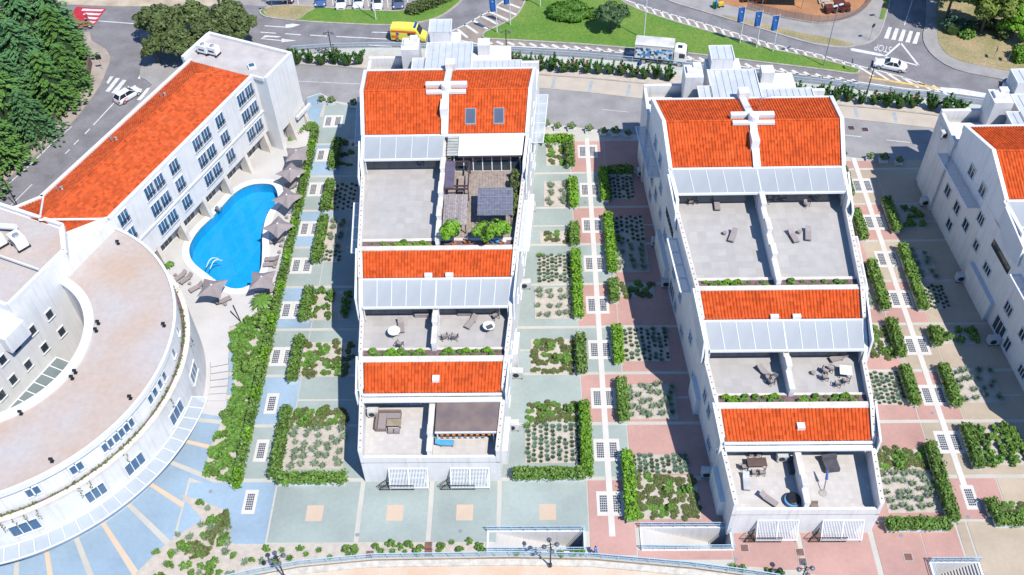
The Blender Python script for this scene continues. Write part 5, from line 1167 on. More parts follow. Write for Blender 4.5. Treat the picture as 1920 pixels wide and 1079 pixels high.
def dtable(lx=.9, ly=.5, m=COPING, h=.74):
    t = thing('dining_table', 'x', 'table'); q = MB(); q.box(-lx, lx, -ly, ly, h-.05, h); q.build('tabletop', m, t, local=True)
    for x in (-lx+.08, lx-.08):
        for y in (-ly+.08, ly-.08): q = MB(); q.box(x-.03, x+.03, y-.03, y+.03, 0, h-.05); q.build('leg', BLACKM, t, local=True)
    return t
def stool(m=WICK):
    t = thing('side_table', 'x', 'side table'); q = MB(); q.lathe((0, 0, .36), [(.24, 0), (.26, .03), (.24, .05)], 14); q.build('top', m, t, local=True); q = MB(); q.lathe((0, 0, 0), [(.2, 0), (.16, .18), (.2, .36)], 14); q.build('base', m, t, local=True); return t
LOU, CHA, RTA, STO = [lounger()], [chair()], [rtable()], [stool()]
for x in (LOU, CHA, RTA, STO): regkids(x[0])
ZA, ZB, ZC = 3.62, 6.82, 10.42
def pt(pr, px, py, z, rz, label, grp=None, sc=1.): c = at(px, py, z+.2); return put(pr, 0, (c.x, c.y, z), rz, sc, label, grp)
D_ = math.radians
# pool deck
for i, (x, y, rz) in enumerate(((511, 487, -88), (508, 497, -85), (520, 452, -75), (545, 352, -62), (547, 345, -58))): pt(LOU, x, y, .02, D_(rz), 'taupe lounger between the pool and the long hedge', 'loungers between pool and hedge')
for i, (x, y, rz) in enumerate(((339, 519, -40), (350, 524, -40))): pt(LOU, x, y, .02, D_(rz), 'taupe lounger beside the curved wing by two small palms', 'loungers beside the curved wing')
for i, (x, y, rz) in enumerate(((369, 540, -50), (419, 565, 125))): pt(LOU, x, y, .02, D_(rz), 'taupe lounger half under the parasol with the leaning black poles', 'loungers under the lower parasol')
for i, (x, y, rz) in enumerate(((492, 551, -85), (512, 545, -70))): pt(LOU, x, y, .02, D_(rz), 'taupe lounger half under the parasol beside the palm', 'loungers beside the palm')
for x, y in ((527, 461), (524, 473), (515, 501), (423, 571), (356, 532), (329, 516), (538, 408), (511, 534)): pt(STO, x, y, .02, 0, 'round taupe side table on the pool deck', 'side tables on the pool deck', .85)
CH2 = chair(mat('steel_grey', (.2, .25, .3), .4)); regkids(CH2); pt([CH2], 411, 396, .02, 1.2, 'dark steel chair on the pool deck by the arcade')
# parasols: square sails with scooped edges
def parasol():
    t = thing('parasol', 'x', 'parasol'); mb = MB(); R_ = 2.1; rows = []
    for k_ in range(7):
        f = k_/6; ring_ = []
        for i in range(32):
            a = 6.2832*i/32; ph = abs((a+math.pi/4) % (math.pi/2)-math.pi/4); r = R_*math.cos(math.pi/4)/math.cos(math.pi/4-ph)*(1-.17*math.sin(2*ph))
            ring_.append((r*f*math.cos(a), r*f*math.sin(a), 3.05-.62*f**1.15+.04*math.sin(4*a)*f))
        rows.append(ring_)
    mb.v = [p for r in rows for p in r]
    for k_ in range(6):
        for i in range(32): mb.f.append((k_*32+i, (k_+1)*32+i, (k_+1)*32+(i+1) % 32, k_*32+(i+1) % 32))
    mb.mi = [0]*len(mb.f); mb.build('canopy', PARASOL, t, local=True, smooth=False)
    q = MB(); q.tube((0, 0, 0), (0, 0, 3.05), .04, .04, 8); q.build('pole', GREYM, t, local=True); q = MB(); q.lathe((0, 0, 3.03), [(.12, 0), (.12, .06), (.04, .12)], 10); q.build('cap', COPING, t, local=True)
    for k_ in range(4): a = k_*1.5708; q = MB(); q.bar((0, 0, 2.95), (math.cos(a)*R_*.98, math.sin(a)*R_*.98, 2.4), .035); q.build('rib', GREYM, t, local=True)
    q = MB(); q.box(-.4, .4, -.4, .4, 0, .1); q.build('base', GREYM, t, local=True); return t
PAR = [parasol()]; regkids(PAR[0])
for (x, y, rz), l in zip(((555, 283, 52), (544, 318, 8), (537, 366, 12), (520, 420, 8), (490, 520, 47), (396, 535, 40)), ('taupe square parasol farthest from the curved wing, by the hedge', 'second taupe parasol from the hotel end block, by the hedge', 'taupe parasol overlapping the round tip of the pool', 'taupe parasol over the straight side of the pool by two loungers', 'taupe parasol beside the palm at the foot of the pool', 'taupe parasol beside the curved wing and the black poles')):
    c = at(x, y, 3.0); put(PAR, 0, (c.x, c.y, .02), D_(rz), 1., l, 'taupe parasols round the pool')
for i, (p, q_) in enumerate((((452, 605), (437, 572)), ((452, 605), (432, 583)))):
    q = MB(); a, b = at(*p), at(q_[0], q_[1], .35); q.tube((a.x, a.y, .06), b, .05, .05, 6); tag(q.build('black_pole', BLACKM), 'slim black pole lying on the pale deck near the garden', 'pole', 'black poles on the deck')
# lounger block terraces
for x, y, rz, l in ((1374, 443, -22, 'grey lounger alone on the wide upper terrace of the lounger block'), (1487, 444, 14, 'grey lounger left of the low round table on the upper terrace'), (1515, 440, -10, 'flat pale lounger beside the low round table on the upper terrace'), (1344, 384, -2, 'grey lounger pushed half under the upper canopy'), (1572, 672, -72, 'pale lounger near the white square table on the middle terrace'), (1434, 700, 35, 'grey lounger in the divider shade on the middle terrace')): pt(LOU, x, y, ZC if y < 500 else ZB, D_(rz), l.replace('left of', 'next to'))
pt(STO, 1359, 438, ZC, 0, 'low round table beside the lone lounger on upper terrace'); pt(STO, 1499, 436, ZC, 0, 'low round table between two loungers on upper terrace'); pt(STO, 1525, 700, ZB, 0, 'brown wicker pouf on the middle terrace')
for x, y, rz in ((1512, 385, 30), (1303, 379, 100), (1294, 380, 190), (1453, 372, 20), (1470, 374, 80), (1440, 378, -40), (1530, 373, 50)): pt(CHA, x, y, ZC, D_(rz), 'dark garden chair under the upper canopy of the lounger block', 'chairs under the upper canopy')
for x, y, rz in ((1446, 718, 120), (1450, 712, -40), (1441, 711, 70)): pt(CHA, x, y, ZB, D_(rz), 'dark garden chair in the divider shade on middle terrace', 'chairs in the divider shade')
WT = dtable(.62, .62); regkids(WT); pt([WT], 1584, 700, ZB, -.15, 'white square table among wicker chairs on the middle terrace')
for x, y, rz in ((1548, 698, 60), (1558, 694, 60), (1547, 710, 90), (1570, 722, 170), (1585, 716, 200)): pt(CHA, x, y, ZB, D_(rz), 'wicker chair by the white square table on middle terrace', 'wicker chairs by the square table')
BT = dtable(.95, .5, mat('brown_table', (.13, .09, .08), .6)); regkids(BT); pt([BT], 1418, 872, ZA, .02, 'dark brown dining table on the lowest terrace')
for x, y, rz in ((1408, 853, 0), (1422, 853, 0), (1414, 888, 180), (1428, 888, 180), (1396, 878, 90)): pt(CHA, x, y, ZA, D_(rz), 'dark chair at the brown dining table', 'chairs at the brown dining table')
L2 = lounger(mat('pale_grey_cushion', (.5, .5, .52), .8)); regkids(L2); pt([L2], 1399, 904, ZA, D_(-4), 'pale cushioned lounger beside the brown dining table'); pt(LOU, 1440, 937, ZA, D_(48), 'slatted grey lounger beside the covered hot tub')
q = thing('hot_tub', 'blue and black covered tub in the divider shade', 'tub', at(1484, 942, ZA)); m_ = MB(); c = at(1484, 942, ZA); m_.lathe(c, [(.7, 0), (.78, .35), (.75, .5)], 20); m_.build('shell', mat('blue_tub', (.15, .35, .6), .4), q); m_ = MB(); m_.lathe((c.x+.1, c.y+.1, c.z+.5), [(.72, 0), (.7, .06), (.55, .12)], 20); m_.build('cover', BLACKM, q)
def box_thing(name, label, cat, px, py, z, dx, dy, h, m, rz=0., parts=None, m2=None):
    c = at(px, py, z+.2); t = thing(name, label, cat, (c.x, c.y, z), rz); q = MB(); q.box(-dx, dx, -dy, dy, .06, h*.55); q.build('base', m, t, local=True)
    q = MB(); q.hexa([(-dx, dy*.45, h*.55), (dx, dy*.45, h*.55), (dx, dy, h*.55), (-dx, dy, h*.55), (-dx, dy*.6, h), (dx, dy*.6, h), (dx, dy, h), (-dx, dy, h)]); q.build('backrest', m, t, local=True)
    q = MB(); q.box(-dx*.95, dx*.95, -dy*.92, dy*.4, h*.55, h*.68); q.build('cushion', m2 or m, t, local=True); return t
CHAR = mat('charcoal_cover', (.09, .09, .105), .8); BRO = mat('brown_wicker', (.24, .18, .15), .8, scale=5)
box_thing('covered_sofa', 'charcoal covered garden sofa on the lowest terrace', 'sofa', 1556, 872, ZA, .75, .8, .95, CHAR, .12)
box_thing('bench', 'dark bench along the shaded divider wall', 'bench', 1483, 875, ZA, .3, .85, .8, CHAR, 0)
box_thing('wicker_armchair', 'low brown wicker armchair by the lowest planter edge', 'armchair', 1526, 948, ZA, .4, .35, .5, BRO, 0)
# closed parasol with a blue cover and its foot
c = at(1543, 915, ZA); t = thing('closed_parasol', 'closed parasol in blue cover lying over its base', 'parasol', c); q = MB(); q.tube((c.x-.1, c.y-.5, ZA+.4), (c.x+.15, c.y+.3, ZA+1.2), .04, .04, 6); q.build('pole', BLACKM, t); q = MB(); q.tube((c.x+.15, c.y+.2, ZA+1.15), (c.x+.3, c.y+1.0, ZA+1.8), .16, .07, 8); q.build('cover', mat('blue_cover', (.08, .12, .35), .8), t); q = MB(); q.lathe((c.x-.1, c.y-.6, ZA), [(.4, 0), (.4, .08), (.1, .12)], 14); q.build('base', KERB, t)
# tree terrace block
for x, y, rz, l in ((752, 612, 8, 'grey lounger behind the white oval table on a middle terrace'), (884, 605, -32, 'grey lounger turned across the middle terrace of the tree block')): pt(LOU, x, y, ZB, D_(rz), l)
pt(RTA, 740, 628, ZB, 0, 'white round table beside a grey lounger', None, 1.25); pt(RTA, 917, 618, ZB, 0, 'white round table with a dark cushion and dish on it', None, 1.2)
cu = at(918, 614, ZB+.9); q = MB(); q.box(-.32, .32, -.22, .22, 0, .14); o = q.build('cushion', CHAR); o.location = (cu.x, cu.y, ZB+.925); o.rotation_euler = (0, 0, .5); tag(o, 'dark cushion lying on the white round table', 'cushion')
for x, y, rz, l in ((750, 648, 160, 'dark chair by the roof planter near the white round table'), (834, 634, 200, 'dark wicker armchair of a pair by the divider'), (853, 634, 170, 'dark wicker armchair next to its pair by the divider'), (929, 595, -60, 'folded dark chair near the side parapet'), (790, 306, 0, 'dark wicker chair under the upper canopy of the tree block')): pt(CHA, x, y, ZC if y < 400 else ZB, D_(rz), l, None, 1.15)
for x, y, l in ((791, 589, 'pale storage box at the divider on the middle terrace'), (871, 586, 'pale lounger cushion stack under the middle canopy')): c = at(x, y, ZB+.3); q = MB(); q.box(-.75, .75, -.3, .3, 0, .45); q.box(-.78, .78, -.33, .33, .45, .52); o = q.build('storage_box', WICK); o.location = (c.x, c.y, ZB); tag(o, l, 'box')
# corner sofa set on the lowest terrace
c = at(732, 795, ZA); t = thing('corner_sofa', 'brown wicker corner sofa on the lowest terrace', 'sofa', (c.x, c.y, ZA))
for nm, b, m in (('seat', (-1.25, -.35, -1.0, 1.05, .05, .42), BRO), ('seat', (-.35, 1.1, .3, 1.05, .05, .42), BRO), ('backrest', (-1.45, -1.25, -1.0, 1.05, .05, .8), BRO), ('backrest', (-1.25, 1.1, 1.05, 1.25, .05, .8), BRO), ('cushion', (-1.2, -.4, -.95, 1.0, .42, .55), WICK), ('cushion', (-.38, 1.05, .35, 1.0, .42, .55), WICK)): q = MB(); q.box(*b); q.build(nm, m, t, local=True)
BT2 = dtable(.75, .42, mat('wood_table', (.33, .27, .19), .7), .6); BT2['label'] = 'olive brown low table in front of the corner sofa'; BT2.location = (c.x+.45, c.y-.25, ZA)
for dx in (-.05, .6): q = MB(); q.box(-.28, .28, -.25, .25, 0, .4); q.box(-.26, .26, -.23, .23, .4, .46); o = q.build('wicker_stool', WICK); o.location = (c.x+.2+dx, c.y-1.05, ZA); tag(o, 'square wicker stool tucked at the low table', 'stool', 'wicker stools at the low table')
LB = lounger(mat('blue_mattress', (.09, .36, .60), .7)); regkids(LB); pt([LB], 833, 832, ZA, D_(88), 'bright blue lounger at the edge of the brown terrace roof')
# brown flat roof over the other lowest terrace
A0 = APT[0][1]; t = thing('terrace_roof', 'dark brown flat roof over a lowest terrace', 'roof', A0.P(3.6, 4, ZA)); q = MB(); A0.wedge(q, .5, lambda y: hw(y)-.5, 2.3, 6.25, 5.55, 5.63, 5.9, 5.82); q.build('roof_sheet', mat('brown_roof_sheet', (.15, .115, .115), .6, scale=.7, amt=.15, tint=(.24, .18, .15)), t)
q = MB(); A0.wedge(q, .5, lambda y: hw(y)-.5, 2.18, 2.3, 5.48, 5.7); q.build('edge', COPING, t)
for x in (.7, 6.4): q = MB(); q.bar(A0.P(x, 2.4, ZA), A0.P(x, 2.4, 5.55), .12); q.build('post', COPING, t)
for i in range(9): q = MB(); X, Y, Z = A0.P(1.2+i*.6, 2.1, 5.3); q.box(X-.15, X+.15, Y-.04, Y+.04, Z, Z+.14); q.build('pennant', mat('orange_cloth', (.75, .25, .03), .7), t)
# upper terrace of the tree block: deck, pergola, sheds, glazing
dk = thing('wooden_deck', 'weathered wooden deck on the upper terrace of the tree block', 'deck', A0.P(4, 30, ZC))
for i in range(24):
    q = MB(); x0_ = .35+i*.355; q.box(A0.xc+x0_, A0.xc+x0_+.335, A0.y0+25.1, A0.y0+36.6, ZC+.01, ZC+.05+.002*(i % 3)); q.build('plank', WOODD, dk)
t = thing('wooden_shed_roof', 'grey plank roof beside the divider wall', 'roof', A0.P(1.6, 28, ZC))
for i in range(11): q = MB(); x0_ = .45+i*.245; q.hexa([A0.P(x0_, 25.7, 12.0), A0.P(x0_+.225, 25.7, 12.0), A0.P(x0_+.225, 30.5, 12.25), A0.P(x0_, 30.5, 12.25), A0.P(x0_, 25.7, 12.06), A0.P(x0_+.225, 25.7, 12.06), A0.P(x0_+.225, 30.5, 12.31), A0.P(x0_, 30.5, 12.31)]); q.build('plank', mat('grey_plank', (.36, .31, .30), .8, scale=4, amt=.25, rnd=.12), t)
for x in (.6, 3.0):
    for y in (25.9, 30.3): q = MB(); q.bar(A0.P(x, y, ZC), A0.P(x, y, 12.0), .1); q.build('post', BROWN, t)
t = thing('corrugated_roof', 'slate blue corrugated roof on the upper terrace', 'roof', A0.P(6, 29, ZC)); q = MB()
for i in range(26):
    xa = 4.3+i*.155; za = .03*(i % 2); q.hexa([A0.P(xa, 26.9, 12.3+za), A0.P(xa+.15, 26.9, 12.33-za), A0.P(xa+.15, 31.2, 12.63-za), A0.P(xa, 31.2, 12.6+za), A0.P(xa, 26.9, 12.33+za), A0.P(xa+.15, 26.9, 12.36-za), A0.P(xa+.15, 31.2, 12.66-za), A0.P(xa, 31.2, 12.63+za)])
o = q.build('corrugated_sheet', mat('slate_blue_sheet', (.17, .18, .235), .6, scale=2, amt=.2), t); o['kind'] = 'stuff'
for k_ in range(4): y = 27.6+k_*1.05; q = MB(); q.bar(A0.P(4.3, y, 12.46+.07*k_), A0.P(8.3, y, 12.46+.07*k_), .06); q.build('batten', mat('batten', (.3, .29, .3), .7), t)
for x in (4.5, 8.1):
    for y in (27.1, 31): q = MB(); q.bar(A0.P(x, y, ZC), A0.P(x, y, 12.3), .1); q.build('post', BROWN, t)
t = thing('pergola', 'dark brown steel pergola against the divider wall', 'pergola', A0.P(1.8, 33, ZC))
for a, b in (((.4, 31.4), (3.1, 31.4)), ((.4, 36.2), (3.1, 36.2)), ((3.1, 31.4), (3.1, 36.2)), ((.4, 31.4), (.4, 36.2)), ((.4, 31.9), (3.1, 31.9))): q = MB(); q.bar(A0.P(*a, 12.35), A0.P(*b, 12.35), .16); q.build('beam', BROWN, t)
q = MB(); A0.wedge(q, .35, 1.45, 31.5, 36.2, 12.42, 12.47); q.build('roof_sheet', mat('plum_sheet', (.13, .11, .16), .5), t)
for x, y in ((3.1, 31.4), (3.1, 36.2), (.45, 31.4)): q = MB(); q.bar(A0.P(x, y, ZC), A0.P(x, y, 12.35), .12); q.build('post', BROWN, t)
WT2 = dtable(.4, 1.35, WOODD); WT2['label'] = 'long wooden table under the brown pergola'; WT2.location = A0.P(2.2, 33.6, ZC+.05)
for i, y in enumerate((2.8,)): q = MB(); q.box(-.18, .18, -1.3, 1.3, .38, .45); q.box(-.15, .15, -1.2, -1.0, 0, .38); q.box(-.15, .15, 1.0, 1.2, 0, .38); o = q.build('wooden_bench', WOODD); o.location = A0.P(y, 33.6, ZC+.05); tag(o, 'wooden bench beside the long pergola table', 'bench')
t = thing('glazed_veranda', 'glazed veranda front with white mullions under the awning', 'veranda', A0.P(5, 36, ZC))
for i in range(8): x = 1.2+i*1.13; q = MB(); q.bar(A0.P(x, 36.7, ZC), A0.P(x, 37.4, 12.8), .1); q.build('mullion', COPING, t)
for i in range(7): x = 1.27+i*1.13; q = MB(); p4 = [A0.P(x, 36.75, ZC+.1), A0.P(x+1.0, 36.75, ZC+.1), A0.P(x+1.0, 37.4, 12.75), A0.P(x, 37.4, 12.75)]; q.hexa([(a[0], a[1]+.03, a[2]) for a in p4]+p4); q.build('pane', GLASS, t)
t = thing('white_awning', 'smooth white awning sheet below the big tile roof', 'awning', A0.P(5, 38, 12.8)); q = MB(); A0.wedge(q, 1.75, lambda y: hw(y)-.55, 36.6, 40.2, 12.86, 12.92, 13.12, 13.06); q.build('sheet', mat('white_awning_sheet', (.80, .79, .78), .6, amt=.02), t); q = MB(); A0.wedge(q, 1.75, lambda y: hw(y)-.55, 36.45, 36.6, 12.75, 12.9); q.build('front_bar', BROWN, t)
t = thing('slatted_canopy', 'small grey slatted canopy beside the white awning', 'canopy', A0.P(1, 38, 12.8))
for i in range(7): q = MB(); A0.wedge(q, .4, 1.7, 36.7+i*.5, 37.12+i*.5, 12.84+.03*i, 12.9+.03*i); q.build('slat', mat('grey_slat', (.45, .46, .42), .7), t)
for x_, y_ in ((1.75, 25.45), (5.35, 25.5), (6.95, 25.6)):
    t = thing('terrace_tree', 'bright green ball tree in pot on the upper terrace edge', 'tree', A0.P(x_, y_-1.6, ZC+.2), 0, 'ball trees on the upper terrace')
    c_ = cloud(900, (1.2, 1.2, .95), .24, 16); c_.v = [(x, y, z+2.3) for x, y, z in c_.v]; c_.build('crown', BRIGHT, t, local=True); c_ = blob((.8, .8, .6), 3); c_.v = [(x, y, z+2.25) for x, y, z in c_.v]; c_.build('inner_foliage', CORE, t, local=True); q = MB(); q.tube((0, 0, .3), (0, 0, 2.0), .06, .04, 7); q.build('trunk', TRUNK, t, local=True); q = MB(); q.lathe((0, 0, 0), [(.22, 0), (.3, .4), (.27, .4)], 12); q.build('pot', mat('terracotta', (.4, .15, .08), .8), t, local=True)
for i in range(5):
    X, Y, Z = A0.P(hw(30)-1.0, 29.2+i*1.5, ZC); o = link('climber_bush', bush_mesh(OLIVE, i)); o.location = (X, Y, Z); o.scale = (.8, 1.2, 1.7); tag(o, 'olive green climber along the deck parapet', 'climber', 'climbers along the deck')
for i, (x, m) in enumerate(((3.0, 'terracotta'), (3.4, 'terracotta'), (6.0, 'blue_tub'), (6.6, 'blue_mattress'), (7.4, 'white_coping'))): X, Y, Z = A0.P(x, 24.05, 10.8); q = MB(); q.lathe((0, 0, 0), [(.16, 0), (.24, .36), (.2, .36), (.18, .3)], 12); o = q.build('flower_pot', MATS[m]); o.location = (X, Y, Z); tag(o, '%s flower pot in the roof planter under the ball trees' % {'terracotta': 'terracotta', 'blue_tub': 'dark blue', 'blue_mattress': 'bright blue', 'white_coping': 'white'}[m], 'flower pot', 'terracotta pots under the ball trees' if m == 'terracotta' else None)
# skylights and antenna
for x in (3.1, 6.55):
    t = thing('roof_window', 'dark square roof window in the big orange roof', 'roof window', A0.P(x, 42.5, 14.3), 0, 'roof windows of the tree block'); q = MB(); z = lambda y: 13.2+(y-40.35)*.436+.14
    A0.wedge(q, x-.65, x+.65, 41.4, 43.4, z(41.4)-.1, z(41.4)+.06, z(43.4)+.06, z(43.4)-.1); q.build('frame', GREYM, t); q = MB(); A0.wedge(q, x-.55, x+.55, 41.5, 43.3, z(41.5), z(41.5)+.08, z(43.3)+.08, z(43.3)); q.build('pane', glassmat('roof_window_glass', (.10, .12, .17), .15) if 'roof_window_glass' not in MATS else MATS['roof_window_glass'], t)
A1 = APT[1][1]; t = thing('tv_antenna', 'thin television antenna standing on the orange roof', 'antenna', A1.P(1.2, 48.5, 14.5)); q = MB(); q.bar(A1.P(1.2, 48.5, 14.4), A1.P(1.2, 48.5, 17.2), .05); q.build('mast', GREYM, t); q = MB(); q.bar(A1.P(.6, 48.3, 17), A1.P(2.4, 48.8, 17), .04)
for k_ in range(6): q.bar(A1.P(.7+k_*.32, 48.0+k_*.05, 17), A1.P(.7+k_*.32, 48.9+k_*.05, 17), .025)
q.build('aerial', GREYM, t)
# ------------------------------------------------------------------ air conditioners
def acunit():
    t = thing('air_conditioner', 'x', 'air conditioner'); q = MB(); q.box(-.48, .48, -.28, .28, .12, .85); q.build('casing', mat('ac_casing', (.62, .62, .60), .5), t, local=True); q = MB(); q.lathe((0, 0, 0), [(.26, 0), (.26, .03), (.2, .04)], 16); q.v = [(x-.1, -.28-z, y+.48) for x, y, z in q.v]; q.build('fan_grille', DARK, t, local=True)
    for x in (-.4, .4): q = MB(); q.box(x-.04, x+.04, -.3, .3, 0, .12); q.build('foot', BLACKM, t, local=True)
    return t
ACU = [acunit()]; regkids(ACU[0])
for grp, lst, z in (('at the foot of the sunny wall on green paving', ((995, 390), (985, 535), (970, 702), (962, 800)), 0), ('at the foot of the shaded wall on pink paving', ((1203, 325), (1231, 455), (1250, 532), (1326, 888)), 0), ('at the foot of the shaded wall on sand paving', ((1735, 380), (1802, 522), (1862, 640)), 0)):
    for x, y in lst: c = at(x, y, .4); put(ACU, 0, (c.x, c.y, 0), rnd.uniform(-.1, .1), 1.35, 'white air conditioner '+grp, 'air conditioners '+grp)
for x, y, z, l in ((700, 775, ZA, 'white air conditioner beside the corner sofa terrace'), (1467, 858, ZA, 'white air conditioner at the divider of the dining terrace'), (1228, 196, 9.8, 'air conditioner on the rear balcony of the lounger block'), (1772, 254, 9.8, 'air conditioner on the rear balcony of the end block')): c = at(x, y, z+.4); put(ACU, 0, (c.x, c.y, z), 0, 1.2, l)
# ------------------------------------------------------------------ trees
def conifer(seed, m, h=11., r=5.2):
    """layered cedar: drooping branch sprays round a tall trunk"""
    rr = random.Random(seed); t = thing('conifer_tree', 'x', 'tree'); mb = MB()
    for lv in range(13):
        f = lv/12; z = h*(.16+.82*f); R_ = r*(1-f*.80)*rr.uniform(.9, 1.1); nb = int(11-5*f)
        for b in range(nb):
            a = 6.283*(b+rr.random()*.6)/nb+lv; d = Vector((math.cos(a), math.sin(a), 0)); sd = Vector((-d.y, d.x, 0)); L_ = R_*rr.uniform(.75, 1.12)
            for k_ in range(30):
                q = rr.uniform(.12, 1); wd = .34*L_*(1-q*.55)*rr.uniform(-1, 1); p = d*L_*q+sd*wd+Vector((0, 0, z-.22*L_*q*q+rr.uniform(-.18, .22)))
                n = Vector((d.x*.35, d.y*.35, 1)); x = (d+sd*wd*.5/max(.3, L_)).normalized(); y = n.cross(x).normalized(); s = rr.uniform(.5, .85); w2 = .22*rr.uniform(.7, 1.3)
                mb.add([p-x*s*.5, p+y*w2, p+x*s*.7+Vector((0, 0, -.12)), p-y*w2], [(0, 1, 2, 3)])
    mb.build('crown', m, t, local=True)
    q = MB(); q.tube((0, 0, -.2), (0, 0, h*.95), .32, .05, 8); q.build('trunk', TRUNK, t, local=True)
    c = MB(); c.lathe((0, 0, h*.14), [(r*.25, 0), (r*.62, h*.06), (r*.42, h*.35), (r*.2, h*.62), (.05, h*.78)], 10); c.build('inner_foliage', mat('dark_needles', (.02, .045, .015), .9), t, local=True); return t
CF = [conifer(1, CON), conifer(2, CON2, 10.5, 5.6), conifer(3, CON, 12, 4.8)]
for c_ in CF: regkids(c_)
CL = 'dense green conifer in the grove behind the brown roadside wall'
for i, (x, y, s) in enumerate(((128, 118, .9), (62, 150, 1.0), (112, 205, .82), (28, 235, 1.0), (60, 80, 1.0), (-25, 180, 1.05), (140, 168, .72), (70, 255, .75), (15, 310, .85), (10, 110, 1.0), (110, 70, .9), (-50, 290, 1.0), (-60, 110, 1.0), (40, 200, .85), (-30, 370, .8))):
    c = at(x, y); put(CF, i % 3, (c.x, c.y, .05), rnd.uniform(0, 6.28), s, CL, 'conifers of the grove')
def broadleaf(seed, m, rad, h, n=2600, leaf=.42, clumps=26, spread=.36):
    t = thing('broadleaf_tree', 'x', 'tree'); c = cloud(n, rad, leaf, clumps, -.45, 1.7, spread); c.v = [(x, y, z+h) for x, y, z in c.v]; c.build('crown', m, t, local=True)
    b = blob((rad[0]*.62, rad[1]*.62, rad[2]*.6), seed); b.v = [(x, y, z+h) for x, y, z in b.v]; b.build('inner_foliage', CORE, t, local=True)
    q = MB(); q.tube((0, 0, -.2), (0, 0, h), .26, .12, 8)
    for k_ in range(5): a = k_*1.26; q.tube((0, 0, h*.55), (math.cos(a)*rad[0]*.5, math.sin(a)*rad[1]*.5, h+rad[2]*.2), .12, .04, 6)
    q.build('trunk', TRUNK, t, local=True); return t
OLT = [broadleaf(1, OLIVE, (3.9, 3.9, 2.7), 4.6, 4200, .34, 38, .3), broadleaf(2, OLIVE, (3.3, 3.3, 2.5), 4.4, 3600, .32, 32, .3)]
for o in OLT: regkids(o)
for i, (x, y, s) in enumerate(((322, 88, 1.0), (292, 78, .8), (352, 118, .85), (378, 72, .9), (432, 82, 1.0), (458, 92, .95), (405, 100, .9), (300, 118, .7))):
    c = at(x, y); put(OLT, i % 2, (c.x, c.y, .05), rnd.uniform(0, 6.28), s, 'olive green round tree behind the hotel end block', 'olive green trees behind the hotel')
ET = [broadleaf(4, leafmat('dark_east_leaf', (.045, .11, .03), (.025, .065, .02)), (5, 5, 4), 7, 3800, .5, 30), broadleaf(5, leafmat('yellow_green_leaf', (.16, .21, .035), (.09, .13, .02)), (3.6, 3.6, 3), 4.6, 3000, .42, 26), broadleaf(6, BRIGHT, (3, 3, 2.2), 3, 2400, .36, 22)]
for o in ET: regkids(o)
for i, x, y, s, l in ((0, 1772, 38, 1.0, 'tall dark tree at the corner of the shaded side road'), (0, 1720, -48, 1.15, 'tall dark tree shading the side road beyond the crossing'), (1, 1838, 62, 1.0, 'yellow green tree beside the dry eastern ground'), (2, 1892, 62, .95, 'bright green bushy tree at the edge of the dry ground'), (2, 1916, 82, .7, 'small bright green tree near the clipped box hedge'), (0, 1862, 5, .9, 'tall dark tree behind the yellow green tree'), (1, 1905, 30, .8, 'yellow green tree behind the bright green one'), (0, 1800, -30, 1.1, 'tall dark tree far behind the side road corner'), (0, 345, -18, 1.0, 'dark tree casting shade on the sandy verge'), (0, 290, -30, .9, 'dark tree beside the sandy verge near the red crossing')):
    c = at(x, y); put(ET, i, (c.x, c.y, .08), rnd.uniform(0, 6.28), s, l)
def shrub_at(px, py, rad, m, label, cat='shrub', n=700, leaf=.28, core=True, z=0.):
    c = at(px, py, z); t = thing('round_shrub', label, cat, (c.x, c.y, z)); q = cloud(n, rad, leaf, 16, -.2); q.v = [(x, y, max(.05, z_+rad[2]*.55)) for x, y, z_ in q.v]; q.build('foliage', m, t, local=True)
    b = blob((rad[0]*.8, rad[1]*.8, rad[2]*.7), 3); b.v = [(x, y, z_+rad[2]*.4) for x, y, z_ in b.v]; b.build('inner_foliage', CORE, t, local=True); return t
shrub_at(1067, 30, (4.4, 2.6, 1.2), leafmat('mound_leaf', (.09, .21, .02), (.05, .13, .015)), 'broad clipped green mound on the central lawn', n=5200, leaf=.3)
IT = broadleaf(8, leafmat('island_tree_leaf', (.07, .13, .05), (.04, .085, .03)), (2.6, 2.4, 1.5), 3.2, 2600, .3, 24); IT['label'] = 'small dark tree with split crown on the central lawn'; c = at(1146, 58); IT.location = (c.x, c.y, .08)
for x, y, r, m, l in ((1785, 60, 1.9, leafmat('blue_conifer', (.07, .15, .09), (.04, .09, .05)), 'rounded blue green bush at the side road corner'), (1813, 55, 1.3, OLIVE, 'small olive bush beside the blue green bush'), (1812, 70, 1.0, FRESH, 'low fresh green bush on the dry ground'), (1878, 68, 1.6, OLIVE, 'dull olive bush under the bright green tree'), (1850, 52, 1.4, OLIVE, 'dull olive bush under the yellow green tree')): shrub_at(x, y, (r, r, r), m, l)
t = thing('box_hedge', 'clipped square box hedge on the dry eastern ground', 'hedge', at(1912, 112)); c = at(1912, 112); hedge_mesh(c.x-1.1, c.x+1.3, c.y-1.2, c.y+1.2, .1, 1.9, .2, 45).build('foliage', BRIGHT, t); q = MB(); q.box(c.x-1, c.x+1.2, c.y-1.1, c.y+1.1, 0, 1.8); q.build('inner_foliage', CORE, t)
t = thing('verge_hedge', 'long olive hedge curving past the parked cars', 'hedge', at(815, 14)); q = MB(); k2 = MB()
for i in range(9):
    c = at(775+i*9, 24-i*3.6); q2 = hedge_mesh(c.x-.9, c.x+.9, c.y-.8, c.y+.8, .2, 1.2, .26, 40); q.add(q2.v, q2.f); k2.obox((c.x, c.y), .8-.004*i, .7-.003*i, 0, 1.05-.01*i, .3)
q.build('foliage', OLIVE, t); k2.build('inner_foliage', CORE, t)
